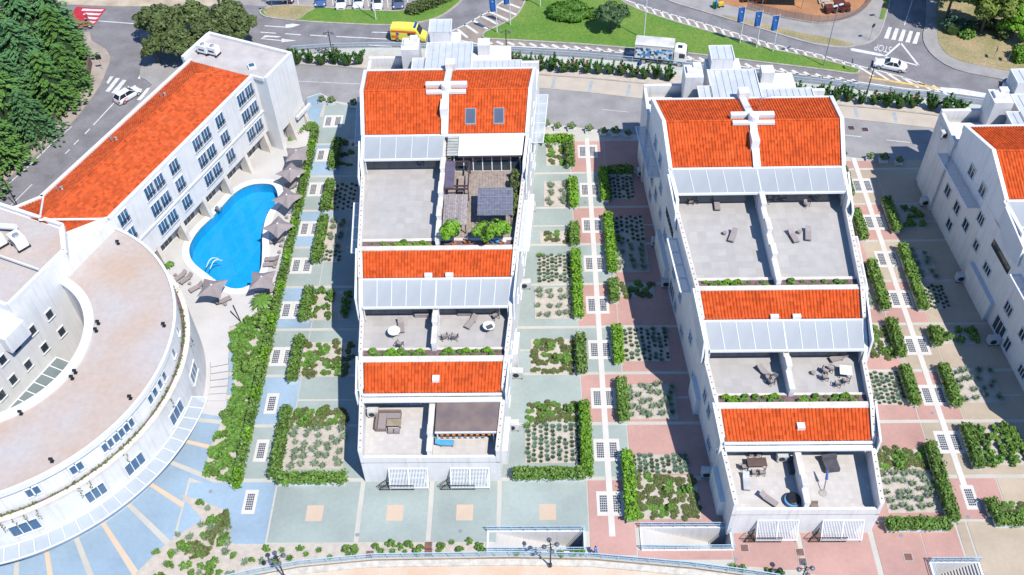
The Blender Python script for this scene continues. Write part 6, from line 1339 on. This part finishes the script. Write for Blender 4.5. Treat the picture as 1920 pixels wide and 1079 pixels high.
# palms and cycads
def palm(h, L_, n=22):
    t = thing('palm', 'x', 'palm'); q = MB(); q.tube((0, 0, 0), (0, 0, h), .16, .13, 8); q.build('trunk', TRUNK, t, local=True); mb = MB()
    for k_ in range(n):
        a = 6.283*k_/n+rnd.uniform(-.1, .1); e_ = rnd.uniform(.25, 1.1); d = Vector((math.cos(a), math.sin(a), 0)); s = Vector((-d.y, d.x, 0)); prev = Vector((0, 0, h))
        for j in range(1, 8):
            f = j/7; p = Vector((0, 0, h))+d*L_*f+Vector((0, 0, L_*(e_*f*.7-f*f*(.55+e_*.25)))); w_2 = .2*math.sin(f*2.9+.2)+.02
            mb.add([prev-s*w_2, prev+s*w_2, p+s*w_2*.7+Vector((0, 0, -.04)), p-s*w_2*.7+Vector((0, 0, -.04))], [(0, 1, 2, 3)]); prev = p
    mb.build('fronds', FRESH, t, local=True); return t
for x, y, h, L_, l in ((558, 243, .5, 1.4, 'spreading cycad in white stones by the hotel end wall'), (494, 572, .8, 1.7, 'spreading green palm beside the lower pool parasol'), (301, 494, .8, .8, 'small palm by the curved wing wall near the loungers'), (318, 500, .5, .8, 'small bright palm at the steps of the curved wing'), (545, 262, .2, .5, 'tiny fan plant in white stones')):
    t = palm(h, L_, 22 if L_ > 1 else 12); c = at(x, y); t.location = (c.x, c.y, 0); t['label'] = l
for x, y, r, l in ((585, 240, .8, 'round shrub in white stones at the top of the long hedge'), (493, 603, 1.3, 'dark bush below the palm at the end of the deck'), (475, 690, 1.1, 'dark juniper beside the long hedge')): shrub_at(x, y, (r, r, r*.8), HEDGE, l)
q = palm(.3, 1.0, 14); q['label'] = 'bright palm inside the ring by the atrium glass'; q.location = (*pol(8.6, hn+.42), 4.5)
# vines along the ledge of the curved wing
for i in range(44):
    a = hn+1.0-i*.052; mb = MB()
    for k_ in range(18): aa = a+rnd.uniform(-.02, .02); quad(mb, (*pol(19.35+rnd.uniform(-.15, .25), aa), 7.05+rnd.uniform(-.02, .2)), (0, 0, 1), .18, 1.4)
    if rnd.random() < .3:
        for k_ in range(12): quad(mb, (*pol(20.1, a+rnd.uniform(-.008, .008)), 7.0-.14*k_), (math.cos(a), math.sin(a), 0), .16, 1.3)
    if rnd.random() < .85: tag(mb.build('trailing_vine', OLIVE), 'green vine trailing over the ledge of the curved wing', 'vine', 'vines on the curved ledge')
# ------------------------------------------------------------------ vehicles
TYRE = mat('tyre_rubber', (.025, .025, .027), .8); CGL = glassmat('car_glass', (.02, .03, .04), .05); RIM = mat('alloy_rim', (.5, .5, .52), .3, metal=.7)
LIGHTW = mat('headlamp', (.75, .78, .8), .1); LIGHTR = mat('tail_lamp', (.5, .02, .02), .2)
def paintm(n, c): return mat('paint_'+n, c, .22, scale=.6, amt=.03, spec=.6, coord='obj')
def wheel(t, x, y, r=.33, w=.22):
    q = MB(); q.tube((x, y-w/2, r), (x, y+w/2, r), r, r, 16); o = q.build('wheel', TYRE, t, local=True); s = 1 if y > 0 else -1; q = MB(); q.tube((x, y+s*w/2, r), (x, y+s*(w/2+.015), r), r*.62, r*.55, 12); q.build('rim', RIM, o, local=True)
def loft(secs):
    """secs: list of (x, [(y,z)...]) half sections mirrored to closed loops"""
    mb = MB(); n = len(secs[0][1])*2; vs_ = []
    for x, pr in secs: vs_ += [(x, y, z) for y, z in pr]+[(x, -y, z) for y, z in pr[::-1]]
    fs = [tuple(range(n))[::-1], tuple(range((len(secs)-1)*n, len(secs)*n))]
    for j in range(len(secs)-1):
        for i in range(n): fs.append((j*n+i, j*n+(i+1) % n, (j+1)*n+(i+1) % n, (j+1)*n+i))
    return mb.add(vs_, fs)
def car(name, label, col, L_=4.5, W=1.78, H_=1.45, style='sedan'):
    t = thing(name, label, 'car'); w = W/2; pm = paintm(col[0], col[1]); h = L_/2
    hb = {'sedan': .92, 'hatch': .98, 'suv': 1.08}[style]
    tops = {'sedan': [(-h, .6), (-h+.12, .86), (-h+.9, .95), (-h+1.4, hb), (.7, hb), (h-.95, .86), (h-.25, .74), (h, .55)], 'hatch': [(-h, .62), (-h+.08, .9), (-h+.5, hb), (0, hb), (.75, hb-.02), (h-.8, .86), (h-.2, .74), (h, .55)], 'suv': [(-h, .65), (-h+.08, .98), (-h+.5, hb), (0, hb), (.8, hb), (h-.8, .98), (h-.2, .88), (h, .6)]}[style]
    secs = []
    for x, z in tops:
        k_ = 1-.16*max(0, (abs(x)-h+.7)/.7)**2; secs.append((x, [(w*k_*.92, .22), (w*k_, .42), (w*k_, z-.18), (w*k_*.9, z-.03), (w*k_*.5, z)]))
    loft(secs).build('body', pm, t, local=True, smooth=False)
    gx = {'sedan': (-h+.95, -h+1.5, .15, .95), 'hatch': (-h+.12, -h+.6, .25, 1.05), 'suv': (-h+.15, -h+.55, .35, 1.1)}[style]; zb = hb-.04
    g = []
    for x, z, k_ in ((gx[0], zb, .84), (gx[1], H_-.04, .68), (gx[2], H_-.02, .7), (gx[3], zb, .84)): g.append((x, [(w*.86, zb-.02), (w*.86, zb), (w*k_ if z > zb else w*.84, z)]))
    loft(g).build('windows', CGL, t, local=True)
    g = []
    for x, z, k_ in ((gx[1]-.04, H_-.045, .69), (gx[1]+.12, H_, .64), (gx[2]-.15, H_+.01, .66), (gx[2]+.04, H_-.02, .71)): g.append((x, [(w*k_, z-.05), (w*k_, z-.015), (w*k_*.8, z)]))
    loft(g).build('roof', pm, t, local=True)
    for s in (-1, 1):
        q = MB(); q.bar((gx[3]-.02, s*w*.82, zb), (gx[2]+.02, s*w*.70, H_-.03), .06); q.bar((gx[0]+.02, s*w*.82, zb), (gx[1], s*w*.68, H_-.04), .09); xm = (gx[1]+gx[2])/2; q.bar((xm, s*w*.865, zb), (xm, s*w*.70, H_-.02), .07); q.build('pillar', pm, t, local=True)
        q = MB(); q.box(h-.32, h-.05, s*w*.82-.16, s*w*.82+.1, .6, .76); q.build('headlight', LIGHTW, t, local=True); q = MB(); q.box(-h+.0, -h+.14, s*w*.78-.18, s*w*.78+.12, .66, .84); q.build('tail_light', LIGHTR, t, local=True)
        q = MB(); q.box(gx[3]-.12, gx[3]+.06, s*(w+.02)-.09, s*(w+.02)+.09, zb, zb+.13); q.build('mirror', pm, t, local=True)
        for x in (-h+.85, h-.85): wheel(t, x, s*(w-.1), .32)
    q = MB(); q.box(h-.06, h+.02, -.35, .35, .38, .52); q.build('grille', BLACKM, t, local=True); q = MB(); q.box(-h-.015, -h+.04, -.26, .26, .5, .62); q.build('number_plate', COPING, t, local=True); return t
def park(o, px, py, rz, z=-.08): c = at(px, py); o.location = (c.x, c.y, z); o.rotation_euler = (0, 0, rz); return o
def hdg(a, b): A_, B_ = at(*a), at(*b); return math.atan2(B_.y-A_.y, B_.x-A_.x)
WHT = ('white', (.78, .79, .80))
park(car('sedan_car', 'white four door saloon driving beside the stop triangle', WHT, 4.8, 1.8, 1.45), 1668, 127, hdg((1702, 134), (1636, 121)))
o = park(car('hatchback_car', 'white hatchback with red emblem on its rear door by the zebra crossing', WHT, 4.2, 1.78, 1.5, 'hatch'), 241, 183, hdg((222, 193), (268, 165)))
for s in (-1,):   # red emblem: a ring broken like a letter on the rear door
    q = MB()
    for i in range(10):
        a0_, a1_ = i*.55, i*.55+.5; q.bar((-.9+.36*math.cos(a0_), s*.905, .62+.26*math.sin(a0_)), (-.9+.36*math.cos(a1_), s*.905, .62+.26*math.sin(a1_)), .02, .09)
    q.build('emblem', mat('red_emblem', (.7, .02, .08), .5), o, local=True)
for x, y, col, st, l in ((603, 3, ('blue', (.07, .13, .30)), 'hatch', 'blue hatchback parked at the verge, next to the dark red car'), (641, 7, WHT, 'hatch', 'white hatchback parked between a blue hatchback and another white car'), (673, 6, WHT, 'sedan', 'white small saloon parked between two white cars'), (709, 9, WHT, 'suv', 'white tall car parked beside the dark blue car'), (748, 7, ('navy', (.10, .13, .20)), 'sedan', 'dark blue grey saloon parked at the end by the hedge'), (543, -4, ('maroon', (.06, .02, .04)), 'hatch', 'dark red car parked behind the grey box')): park(car('parked_car', l, col, 4.3, 1.76, 1.48 if st != 'suv' else 1.6, st), x, y, -math.pi/2+.06, -.07)
park(car('parked_car', 'dark navy car at the kerb beyond the end block roof', ('deepblue', (.015, .03, .07)), 4.5, 1.8, 1.5, 'suv'), 1908, 166, hdg((1945, 172), (1880, 160)))
park(car('parked_car', 'dark car half hidden behind the bright eastern trees', ('deepblue', (.015, .03, .07)), 4.3, 1.8, 1.45, 'sedan'), 1893, 10, -.3, .09)
# ambulance
YEL = paintm('yellow', (.80, .72, .10)); ORA = mat('orange_stripe', (.80, .14, .02), .4); BLU = mat('blue_mark', (.02, .06, .4), .4)
t = thing('ambulance_van', 'bright yellow ambulance van with orange stripes behind the roof tower', 'van')
secs = []
for x, z, k_ in ((-2.75, 2.2, .95), (-2.7, 2.5, .98), (-1.5, 2.6, 1), (1.2, 2.6, 1), (1.55, 2.35, .98), (2.05, 1.45, .96), (2.75, 1.1, .92), (2.85, .75, .88)): secs.append((x, [(.98*k_, .35), (1.0*k_, .6), (1.0*k_, z-.35), (.92*k_, z-.06), (.6*k_, z)]))
loft(secs).build('body', YEL, t, local=True)
q = MB(); q.hexa([(1.62, -.86, 1.5), (2.06, -.86, 1.47), (2.06, .86, 1.47), (1.62, .86, 1.5), (1.5, -.8, 2.4), (1.62, -.8, 2.36), (1.62, .8, 2.36), (1.5, .8, 2.4)]); q.build('windscreen', CGL, t, local=True)
for s in (-1, 1):
    q = MB(); q.box(-2.6, 1.4, s*1.0-.012, s*1.0+.012, 1.78, 2.1); q.build('stripe', ORA, t, local=True); q = MB(); q.box(-2.6, -1.5, s*1.0-.013, s*1.0+.013, .75, 1.2); q.build('stripe', ORA, t, local=True)
    q = MB(); q.box(.0, 1.3, s*1.0-.015, s*1.0+.015, 1.3, 1.75); q.build('window', CGL, t, local=True)
    q = MB()
    for k_ in range(3): a = k_*1.047; q.hexa([(-1.6+u*.28*math.cos(a)-v*.07*math.sin(a), s*(1.0+dz), 1.5+u*.28*math.sin(a)+v*.07*math.cos(a)) for dz in (.012+.002*k_, .018+.002*k_) for u, v in ((-1, -1), (1, -1), (1, 1), (-1, 1))])
    q.build('star_emblem', BLU, t, local=True)
    for x in (-1.7, 1.75): wheel(t, x, s*.9, .36)
q = MB(); q.box(1.0, 1.35, -.75, .75, 2.58, 2.72); q.build('light_bar', BLU, t, local=True); park(t, 768, 73, hdg((735, 74), (800, 78)))
# lorry
t = thing('box_lorry', 'white box lorry with blue picture print on its side', 'truck')
q = MB(); q.box(-3.9, 1.85, -1.22, 1.22, 1.05, 3.35); q.build('cargo_box', mat('lorry_box', (.66, .66, .64), .5, scale=.9, amt=.12), t, local=True)
q = MB(); q.box(-3.95, 1.9, -1.26, 1.26, 3.35, 3.4); q.build('box_roof', mat('lorry_roof', (.62, .61, .58), .6, scale=.5, amt=.2), t, local=True)
pm = bpy.data.materials.new('picture_print'); pm.use_nodes = True; n_ = pm.node_tree; b_ = n_.nodes['Principled BSDF']; tc = n_.nodes.new('ShaderNodeTexCoord'); vo = n_.nodes.new('ShaderNodeTexVoronoi'); vo.inputs['Scale'].default_value = 2.6; n_.links.new(tc.outputs['Object'], vo.inputs['Vector']); cr = n_.nodes.new('ShaderNodeValToRGB'); cr.color_ramp.interpolation = 'CONSTANT'
for i, (p, c_) in enumerate(((0., (.10, .30, .55)), (.25, (.62, .72, .78)), (.45, (.03, .10, .22)), (.55, (.25, .48, .68)), (.72, (.75, .78, .8)), (.9, (.05, .05, .07)))):
    e_ = cr.color_ramp.elements[i] if i < 2 else cr.color_ramp.elements.new(p); e_.position = p; e_.color = (*c_, 1)
sp = n_.nodes.new('ShaderNodeSeparateColor'); n_.links.new(vo.outputs['Color'], sp.inputs[0]); n_.links.new(sp.outputs[0], cr.inputs[0]); n_.links.new(cr.outputs[0], b_.inputs['Base Color']); b_.inputs['Roughness'].default_value = .45
for s in (-1, 1): q = MB(); q.box(-3.8, 1.75, s*1.22-.012, s*1.22+.012, 1.15, 2.9); q.build('picture_panel', pm, t, local=True)
secs = []
for x, z, k_ in ((2.0, 2.75, .98), (2.3, 2.9, 1), (3.3, 2.85, 1), (3.75, 2.6, .98), (3.9, 1.8, .97), (3.95, .7, .95)): secs.append((x, [(1.15*k_, .55), (1.2*k_, .8), (1.2*k_, z-.3), (1.1*k_, z-.05), (.7*k_, z)]))
loft(secs).build('cab', paintm('white', WHT[1]), t, local=True)
q = MB(); q.hexa([(3.86, -1.05, 1.75), (3.96, -1.05, 1.75), (3.96, 1.05, 1.75), (3.86, 1.05, 1.75), (3.68, -1.0, 2.6), (3.8, -1.0, 2.55), (3.8, 1.0, 2.55), (3.68, 1.0, 2.6)]); q.build('windscreen', CGL, t, local=True)
for s in (-1, 1): q = MB(); q.box(2.75, 3.6, s*1.2-.02, s*1.2+.02, 1.65, 2.4); q.build('window', CGL, t, local=True)
q = MB(); q.box(-3.8, 3.2, -.5, .5, .6, 1.03); q.box(-2.6, 2.0, -1.1, 1.1, .55, .85); q.build('chassis', BLACKM, t, local=True)
for x in (-2.5, 2.9):
    for s in (-1, 1): wheel(t, x, s*1.05, .48, .3)
q = MB(); q.box(2.45, 3.1, -.4, .3, 2.88, 2.94); q.build('roof_hatch', CGL, t, local=True); park(t, 1238, 114, hdg((1200, 112), (1280, 119)))
# ------------------------------------------------------------------ lamps, poles, flags, signs
def twin_lamp(label, px, py, h=4.9, rz=0., n=2, grp=None):
    c = at(px, py); t = thing('street_lamp', label, 'street lamp', (c.x, c.y, 0), rz, grp); q = MB(); q.tube((0, 0, 0), (0, 0, h), .085, .06, 8); q.build('post', BLACKM, t, local=True); q = MB(); q.lathe((0, 0, 0), [(.16, 0), (.16, .5), (.1, .6)], 10); q.build('foot', BLACKM, t, local=True)
    for k_ in range(n):
        a = 6.283*k_/n; d = Vector((math.cos(a), math.sin(a), 0)); q = MB(); q.bar(d*.02+Vector((0, 0, h-.3)), d*.6+Vector((0, 0, h-.3)), .05); q.bar(d*.05+Vector((0, 0, h-.9)), d*.55+Vector((0, 0, h-.32)), .035); o = q.build('arm', BLACKM, t, local=True); q = MB(); q.lathe((d.x*.62, d.y*.62, h-.62), [(.06, 0), (.22, .06), (.25, .18), (.16, .3), (.04, .35)], 14); q.build('lamp_head', mat('lamp_head', (.12, .14, .17), .3), o, local=True)
    return t
twin_lamp('black twin headed street lamp among oleanders near the hotel', 624.5, 109); twin_lamp('black twin headed street lamp behind the tree block', 950, 107); twin_lamp('black twin headed street lamp opposite the stop triangle', 1624.5, 177); twin_lamp('black twin headed street lamp on the hotel road pavement', 36, 392, 5.2, .6)
twin_lamp('black lamp with globes before the peach squares stairwell', 1032, 1062, 4.6, .2, 4); twin_lamp('black lamp with globes at the garden corner of the railing', 535, 1085, 4.6, .5, 4); twin_lamp('black lamp with globes at the railing before pink paving', 1495, 1105, 4.6, .1, 4)
def pole(label, px, py, h, m=COPING, heads=0, rz=0., name='light_pole', cat='pole'):
    c = at(px, py); t = thing(name, label, cat, (c.x, c.y, .05), rz); q = MB(); q.tube((0, 0, 0), (0, 0, h), .09, .05, 8); q.build('post', m, t, local=True)
    for k_ in range(heads):
        s = 1 if k_ else -1; q = MB(); q.bar((0, 0, h-.1), (s*.5, 0, h+.1), .05); o = q.build('arm', m, t, local=True); q = MB(); q.box(s*.5-.35, s*.5+.35, -.14, .14, h+.05, h+.18); q.build('lamp_head', mat('pale_lamp_head', (.6, .65, .7), .4), o, local=True)
    return t
pole('tall grey street light with two heads at the island tip', 1544, 124, 10.2, GREYM, 2, .4, 'street_light', 'street light'); pole('tall white pole rising behind the box lorry', 1207, 74, 9.5, COPING); pole('tall white pole on the parking verge', 705, 38, 9.5, COPING, 1)
FLG = mat('blue_flag', (.025, .13, .42), .7, scale=1.2, amt=.12); GOLD = mat('pale_gold', (.55, .55, .4), .6)
def flag(label, px, py, grp, h=6.6):
    t = pole(label, px, py, h, COPING, 0, 0, 'flag_pole', 'flag'); t['group'] = grp; mb = MB(); W = 9
    for j in range(13):
        for i in range(W):
            u, v = i/(W-1), j/12; mb.v.append((-.05-u*1.0*(1-.12*v), .16*math.sin(u*5+v*2)*u, h-.25-v*2.5-u*.12*v))
    for j in range(12):
        for i in range(W-1): mb.f.append((j*W+i, j*W+i+1, (j+1)*W+i+1, (j+1)*W+i))
    mb.mi = [0]*len(mb.f); o = mb.build('flag_cloth', FLG, t, local=True, smooth=True)
    q = MB(); q.tube((-.5, -.10, h-1.0), (-.5, -.13, h-1.0), .12, .12, 14); q.build('flag_emblem', GOLD, o, local=True); q = MB(); q.bar((0, 0, h-.22), (-1.05, 0, h-.22), .04); q.build('top_arm', COPING, t, local=True); return t
for x, y in ((1387, 82), (1418, 90), (1449, 98)): flag('blue banner flag on white pole at the lawn edge before the playground', x, y, 'flags before the playground')
for x, y in ((932, 62), (957, 48), (1013, 13)): flag('blue banner flag on white pole at the lawn tip by the hatching', x, y, 'flags at the lawn tip')
def sign(label, px, py, h, shape, m, rz=0.):
    c = at(px, py); t = thing('road_sign', label, 'sign', (c.x, c.y, .05), rz); q = MB(); q.tube((0, 0, 0), (0, 0, h), .035, .035, 6); q.build('post', GREYM, t, local=True); q = MB()
    if shape == 'disc': q.tube((0, -.03, h-.3), (0, -.06, h-.3), .36, .36, 16)
    else: q.box(-.42, .42, -.06, -.03, h-.75, h)
    q.build('panel', m, t, local=True)
    q = MB(); q.box(-.36, .36, -.03, -.012, h-.6, h-.1) if shape != 'disc' else q.tube((0, -.012, h-.3), (0, -.03, h-.3), .3, .3, 14); q.build('panel_back', GREYM, t, local=True); return t
SGN = mat('sign_blue', (.02, .12, .42), .4); sign('small round sign at the lit tip of the central lawn', 1593, 133, 2.0, 'disc', BLACKM, 1.5); sign('double round sign at the corner pavement', 1630, 76, 2.9, 'disc', BLACKM, .6); sign('rectangular sign on the grass patch by the side road', 1651, 36, 2.8, 'rect', BLACKM, .3); sign('thin sign board on the dry eastern ground', 1862, 112, 2.2, 'rect', GREYM, 1.3); sign('small sign beside the box hedge', 1888, 118, 2.2, 'rect', BLACKM, 1.2); sign('traffic sign at the pavement of the hotel road', 193, 131, 2.6, 'rect', BLACKM, .3); sign('blue round sign in the oleander bed', 1197, 140, 2.2, 'disc', SGN); sign('square sign beside the parking entry', 500, 22, 2.6, 'rect', GREYM)
c = at(525, 10); t = thing('notice_board', 'slate grey notice board beside the parking entry', 'notice board', (c.x, c.y, 0)); q = MB(); q.box(-1.5, 1.5, -.3, .3, 1.0, 2.4); q.build('board', mat('slate_board', (.30, .34, .42), .5), t, local=True)
for x in (-1.3, 1.3): q = MB(); q.box(x-.06, x+.06, -.1, .1, 0, 1.0); q.build('leg', GREYM, t, local=True)
# roadside wall in front of the conifers
t = thing('roadside_wall', 'brown roadside fence wall in front of the conifer grove', 'wall', at(140, 190)); wp = [at(*p) for p in ((172, 120), (168, 145), (150, 170), (122, 208), (103, 232))]; q = MB(); ribbon(q, [(p.x, p.y) for p in wp], -.12, .12, 0, 1.5); q.build('fence', mat('brown_fence', (.16, .10, .09), .8, scale=2), t); wp = [at(*p) for p in ((98, 240), (70, 268), (0, 325), (-60, 375))]; q = MB(); ribbon(q, [(p.x, p.y) for p in wp], -.25, .25, 0, .9); q.build('stone_wall', mat('warm_stone', (.50, .34, .24), .9, scale=2, amt=.25, bump=.4), t)
# playground: fence, frames, covered sandpit
t = thing('playground_fence', 'curved mesh fence round the terracotta playground', 'fence', at(1535, 45)); fp = smoothpl(gpx([(1400, 17), (1440, 28), (1490, 39), (1535, 45), (1580, 41), (1615, 25), (1637, 0)]), 3); q = MB(); ribbon(q, fp, -.08, .08, 0, .35); q.build('base_wall', KERB, t); q = MB(); ribbon(q, fp, -.015, .015, .35, 1.5); q.build('mesh_panel', glassmat('mesh_panel', (.3, .25, .25), .6, .35), t)
for i, p in enumerate(fp): q = MB(); q.box(p[0]-.04, p[0]+.04, p[1]-.04, p[1]+.04, 0, 1.55); q.build('post', GREYM, t)
c = at(1568, 22); t = thing('play_train', 'dark red timber play frame on terracotta ground', 'play frame', (c.x, c.y, .08), .15)
for nm, b in (('bed', (-2, 2, -.6, .6, .4, .7)), ('cabin', (-.4, .9, -.6, .6, .7, 1.5)), ('cabin_roof', (-.6, 1.1, -.8, .8, 1.5, 1.62)), ('boiler', (1.0, 2.0, -.4, .4, .7, 1.2)), ('wagon', (-2.0, -.8, -.6, .6, .7, 1.1))): q = MB(); q.box(*b); q.build(nm, mat('red_timber', (.12, .03, .02), .7), t, local=True)
for x in (-1.6, -.4, .8, 1.7):
    for s in (-1, 1): q = MB(); q.tube((x, s*.62, .35), (x, s*.7, .35), .34, .34, 12); q.build('wheel', BROWN, t, local=True)
c = at(1475, 5); t = thing('shade_sail', 'dark shade roof over the playground edge', 'shade roof', (c.x, c.y, .08)); q = MB(); q.hexa([(-4.5, -1.5, 2.4), (2.2, -2.2, 2.4), (3.2, 3, 2.9), (-4, 3, 2.9), (-4.5, -1.5, 2.46), (2.2, -2.2, 2.46), (3.2, 3, 2.96), (-4, 3, 2.96)]); q.build('roof', mat('dark_shade', (.08, .06, .05), .8), t, local=True)
for x, y in ((-4.2, -1.3), (2, -2), (2.9, 2.7), (-3.8, 2.7)): q = MB(); q.tube((x, y, 0), (x, y, 2.45), .06, .06, 6); q.build('post', GREYM, t, local=True)
for x, y, l in ((1545, 6, 'low yellow timber play step on terracotta ground'), (1552, 12, 'square sand tray among the play steps')): c = at(x, y); q = MB(); q.box(-.9, .9, -.6, .6, 0, .3); q.box(-.6, .6, -.4, .4, .3, .42); o = q.build('play_step', PY); o.location = (c.x, c.y, .08); tag(o, l, 'play step')
for i, (x, y) in enumerate(((1400, 3), (1425, 6))): c = at(x, y); q = MB(); q.box(-.9, .9, -.7, .7, .6, .75); q.box(-.8, -.7, -.6, .6, 0, .6); q.box(.7, .8, -.6, .6, 0, .6); o = q.build('play_bench', mat('orange_timber', (.45, .12, .03), .7)); o.location = (c.x, c.y, .08); tag(o, 'orange timber play bench beside the shade roof', 'bench', 'orange play benches')
# ------------------------------------------------------------------ people
def person(label, px, py, rz, shirt, pants, step=.22, reach=0.):
    """one skinned body in mid-stride; cloth colours by height"""
    J = {'pel': (0, 0, .95), 'che': (0, 0, 1.32), 'nec': (.02, 0, 1.5), 'hea': (.04, 0, 1.63), 'top': (.05, 0, 1.76)}
    for s, n in ((1, 'l'), (-1, 'r')):
        J['hip'+n] = (0, s*.1, .9); J['kne'+n] = (s*step*.6+.05, s*.1, .5); J['ank'+n] = (s*step, s*.1, .09); J['toe'+n] = (s*step+.2, s*.11, .04)
        J['sho'+n] = (0, s*.19, 1.42); J['elb'+n] = (-s*step*.3+reach*.15, s*.25, 1.14); J['wri'+n] = (-s*step*.2+.12+reach*.35, s*.22, .92+reach*.15); J['han'+n] = (-s*step*.2+.2+reach*.42, s*.2, .85+reach*.15)
    R_ = dict(pel=.15, che=.16, nec=.06, hea=.1, top=.085); R_.update({k_+n: r for k_, r in dict(hip=.1, kne=.065, ank=.045, toe=.04, sho=.075, elb=.05, wri=.038, han=.042).items() for n in 'lr'})
    ks = list(J); me = bpy.data.meshes.new('person'); E_ = [('pel', 'che'), ('che', 'nec'), ('nec', 'hea'), ('hea', 'top')]
    for n in 'lr': E_ += [('pel', 'hip'+n), ('hip'+n, 'kne'+n), ('kne'+n, 'ank'+n), ('ank'+n, 'toe'+n), ('che', 'sho'+n), ('sho'+n, 'elb'+n), ('elb'+n, 'wri'+n), ('wri'+n, 'han'+n)]
    me.from_pydata([J[k_] for k_ in ks], [(ks.index(a), ks.index(b)) for a, b in E_], []); tmp = bpy.data.objects.new('tmp', me); COL.objects.link(tmp); sk = tmp.modifiers.new('s', 'SKIN')
    for i, k_ in enumerate(ks): me.skin_vertices[0].data[i].radius = (R_[k_], R_[k_])
    me.skin_vertices[0].data[0].use_root = True; sb = tmp.modifiers.new('d', 'SUBSURF'); sb.levels = 1; dg = bpy.context.evaluated_depsgraph_get(); nm = bpy.data.meshes.new_from_object(tmp.evaluated_get(dg)); bpy.data.objects.remove(tmp)
    for m in (pants, shirt, mat('skin', (.5, .3, .22), .6), mat('dark_hair', (.04, .03, .025), .7)): nm.materials.append(m)
    for p in nm.polygons:
        z = p.center.z; p.material_index = 3 if z > 1.68 or (z > 1.58 and p.center.x < .0) else 2 if z > 1.5 or (z < 1.0 and abs(p.center.y) > .17 and z > .75) else 1 if z > .95 else 0; p.use_smooth = True
    c = at(px, py); o = link('person', nm); o.location = (c.x, c.y, .01); o.rotation_euler = (0, 0, rz); return tag(o, label, 'person')
BLUC = mat('blue_overall', (.03, .22, .60), .8); person('person in bright blue clothes walking between the two stairwells', 1116, 1041, 2.6, BLUC, BLUC, .28)
o = person('person in blue overall pushing a yellow cart on the pavement', 1341, 18, 0.3, BLUC, mat('navy_cloth', (.02, .05, .15), .8), .2, 1.); o.location.z = .06
person('person in red shirt walking over the red zebra crossing', 166, 42, 2.5, mat('red_cloth', (.6, .03, .04), .8), BLACKM, .26)
c = at(1346, 14); t = thing('service_cart', 'yellow cleaning cart with green bin on the pavement', 'cart', (c.x+.4, c.y+.1, .05), .3)
for nm, b, m in (('tray', (-.5, .5, -.3, .3, .3, .75), mat('yellow_plastic', (.75, .5, .04), .5)), ('bin', (-1.3, -.7, -.3, .3, .2, 1.0), mat('green_plastic', (.03, .35, .06), .5))): q = MB(); q.box(*b); q.build(nm, m, t, local=True)
for x in (-1.0, -.3, .35):
    for s in (-1, 1): q = MB(); q.tube((x, s*.3, .15), (x, s*.36, .15), .15, .15, 10); q.build('wheel', BLACKM, t, local=True)
# bicycles behind the oleanders
def bicycle(px, py, rz):
    c = at(px, py); t = thing('bicycle', 'dark bicycle parked behind the oleanders near the hotel', 'bicycle', (c.x, c.y, .03), rz, 'bicycles near the hotel')
    for x in (-.52, .52):
        q = MB()
        for i in range(16): a, b = 6.283*i/16, 6.283*(i+1)/16; q.bar((x+.33*math.cos(a), 0, .34+.33*math.sin(a)), (x+.33*math.cos(b), 0, .34+.33*math.sin(b)), .04)
        q.build('wheel', BLACKM, t, local=True)
    q = MB()
    for a, b in (((-.52, 0, .34), (-.15, 0, .8)), ((-.52, 0, .34), (0, 0, .3)), ((0, 0, .3), (-.15, 0, .8)), ((0, 0, .3), (.4, 0, .85)), ((-.13, 0, .75), (.4, 0, .82)), ((.52, 0, .34), (.38, 0, .95))): q.bar(a, b, .045)
    q.build('frame', GREYM, t, local=True); q = MB(); q.bar((.36, -.28, .98), (.36, .28, .98), .04); q.build('handlebar', BLACKM, t, local=True); q = MB(); q.box(-.3, -.02, -.07, .07, .84, .9); q.build('saddle', BLACKM, t, local=True)
for x, y, r in ((596, 101, .2), (608, 100, -.1), (613, 101, .3)): bicycle(x, y, r)
# small roof vents with pipes on the hotel roof
for x, y in ((306, 180), (214, 263), (112, 356)): c = at(x, y, 12.9); t = thing('roof_vent_pipe', 'small grey vent pipes on the back slope of the terracotta roof', 'vent', (c.x, c.y, 12.6), 0, 'vent pipes on the terracotta roof'); q = MB(); q.tube((-.3, 0, 0), (-.3, 0, .75), .1, .1, 8); q.build('pipe', GREYM, t, local=True); q = MB(); q.tube((.25, .1, 0), (.25, .1, .6), .13, .13, 8); q.build('pipe', COPING, t, local=True); q = MB(); q.lathe((.25, .1, .6), [(.2, 0), (.2, .06), (.04, .14)], 10); q.build('cowl', GREYM, t, local=True)
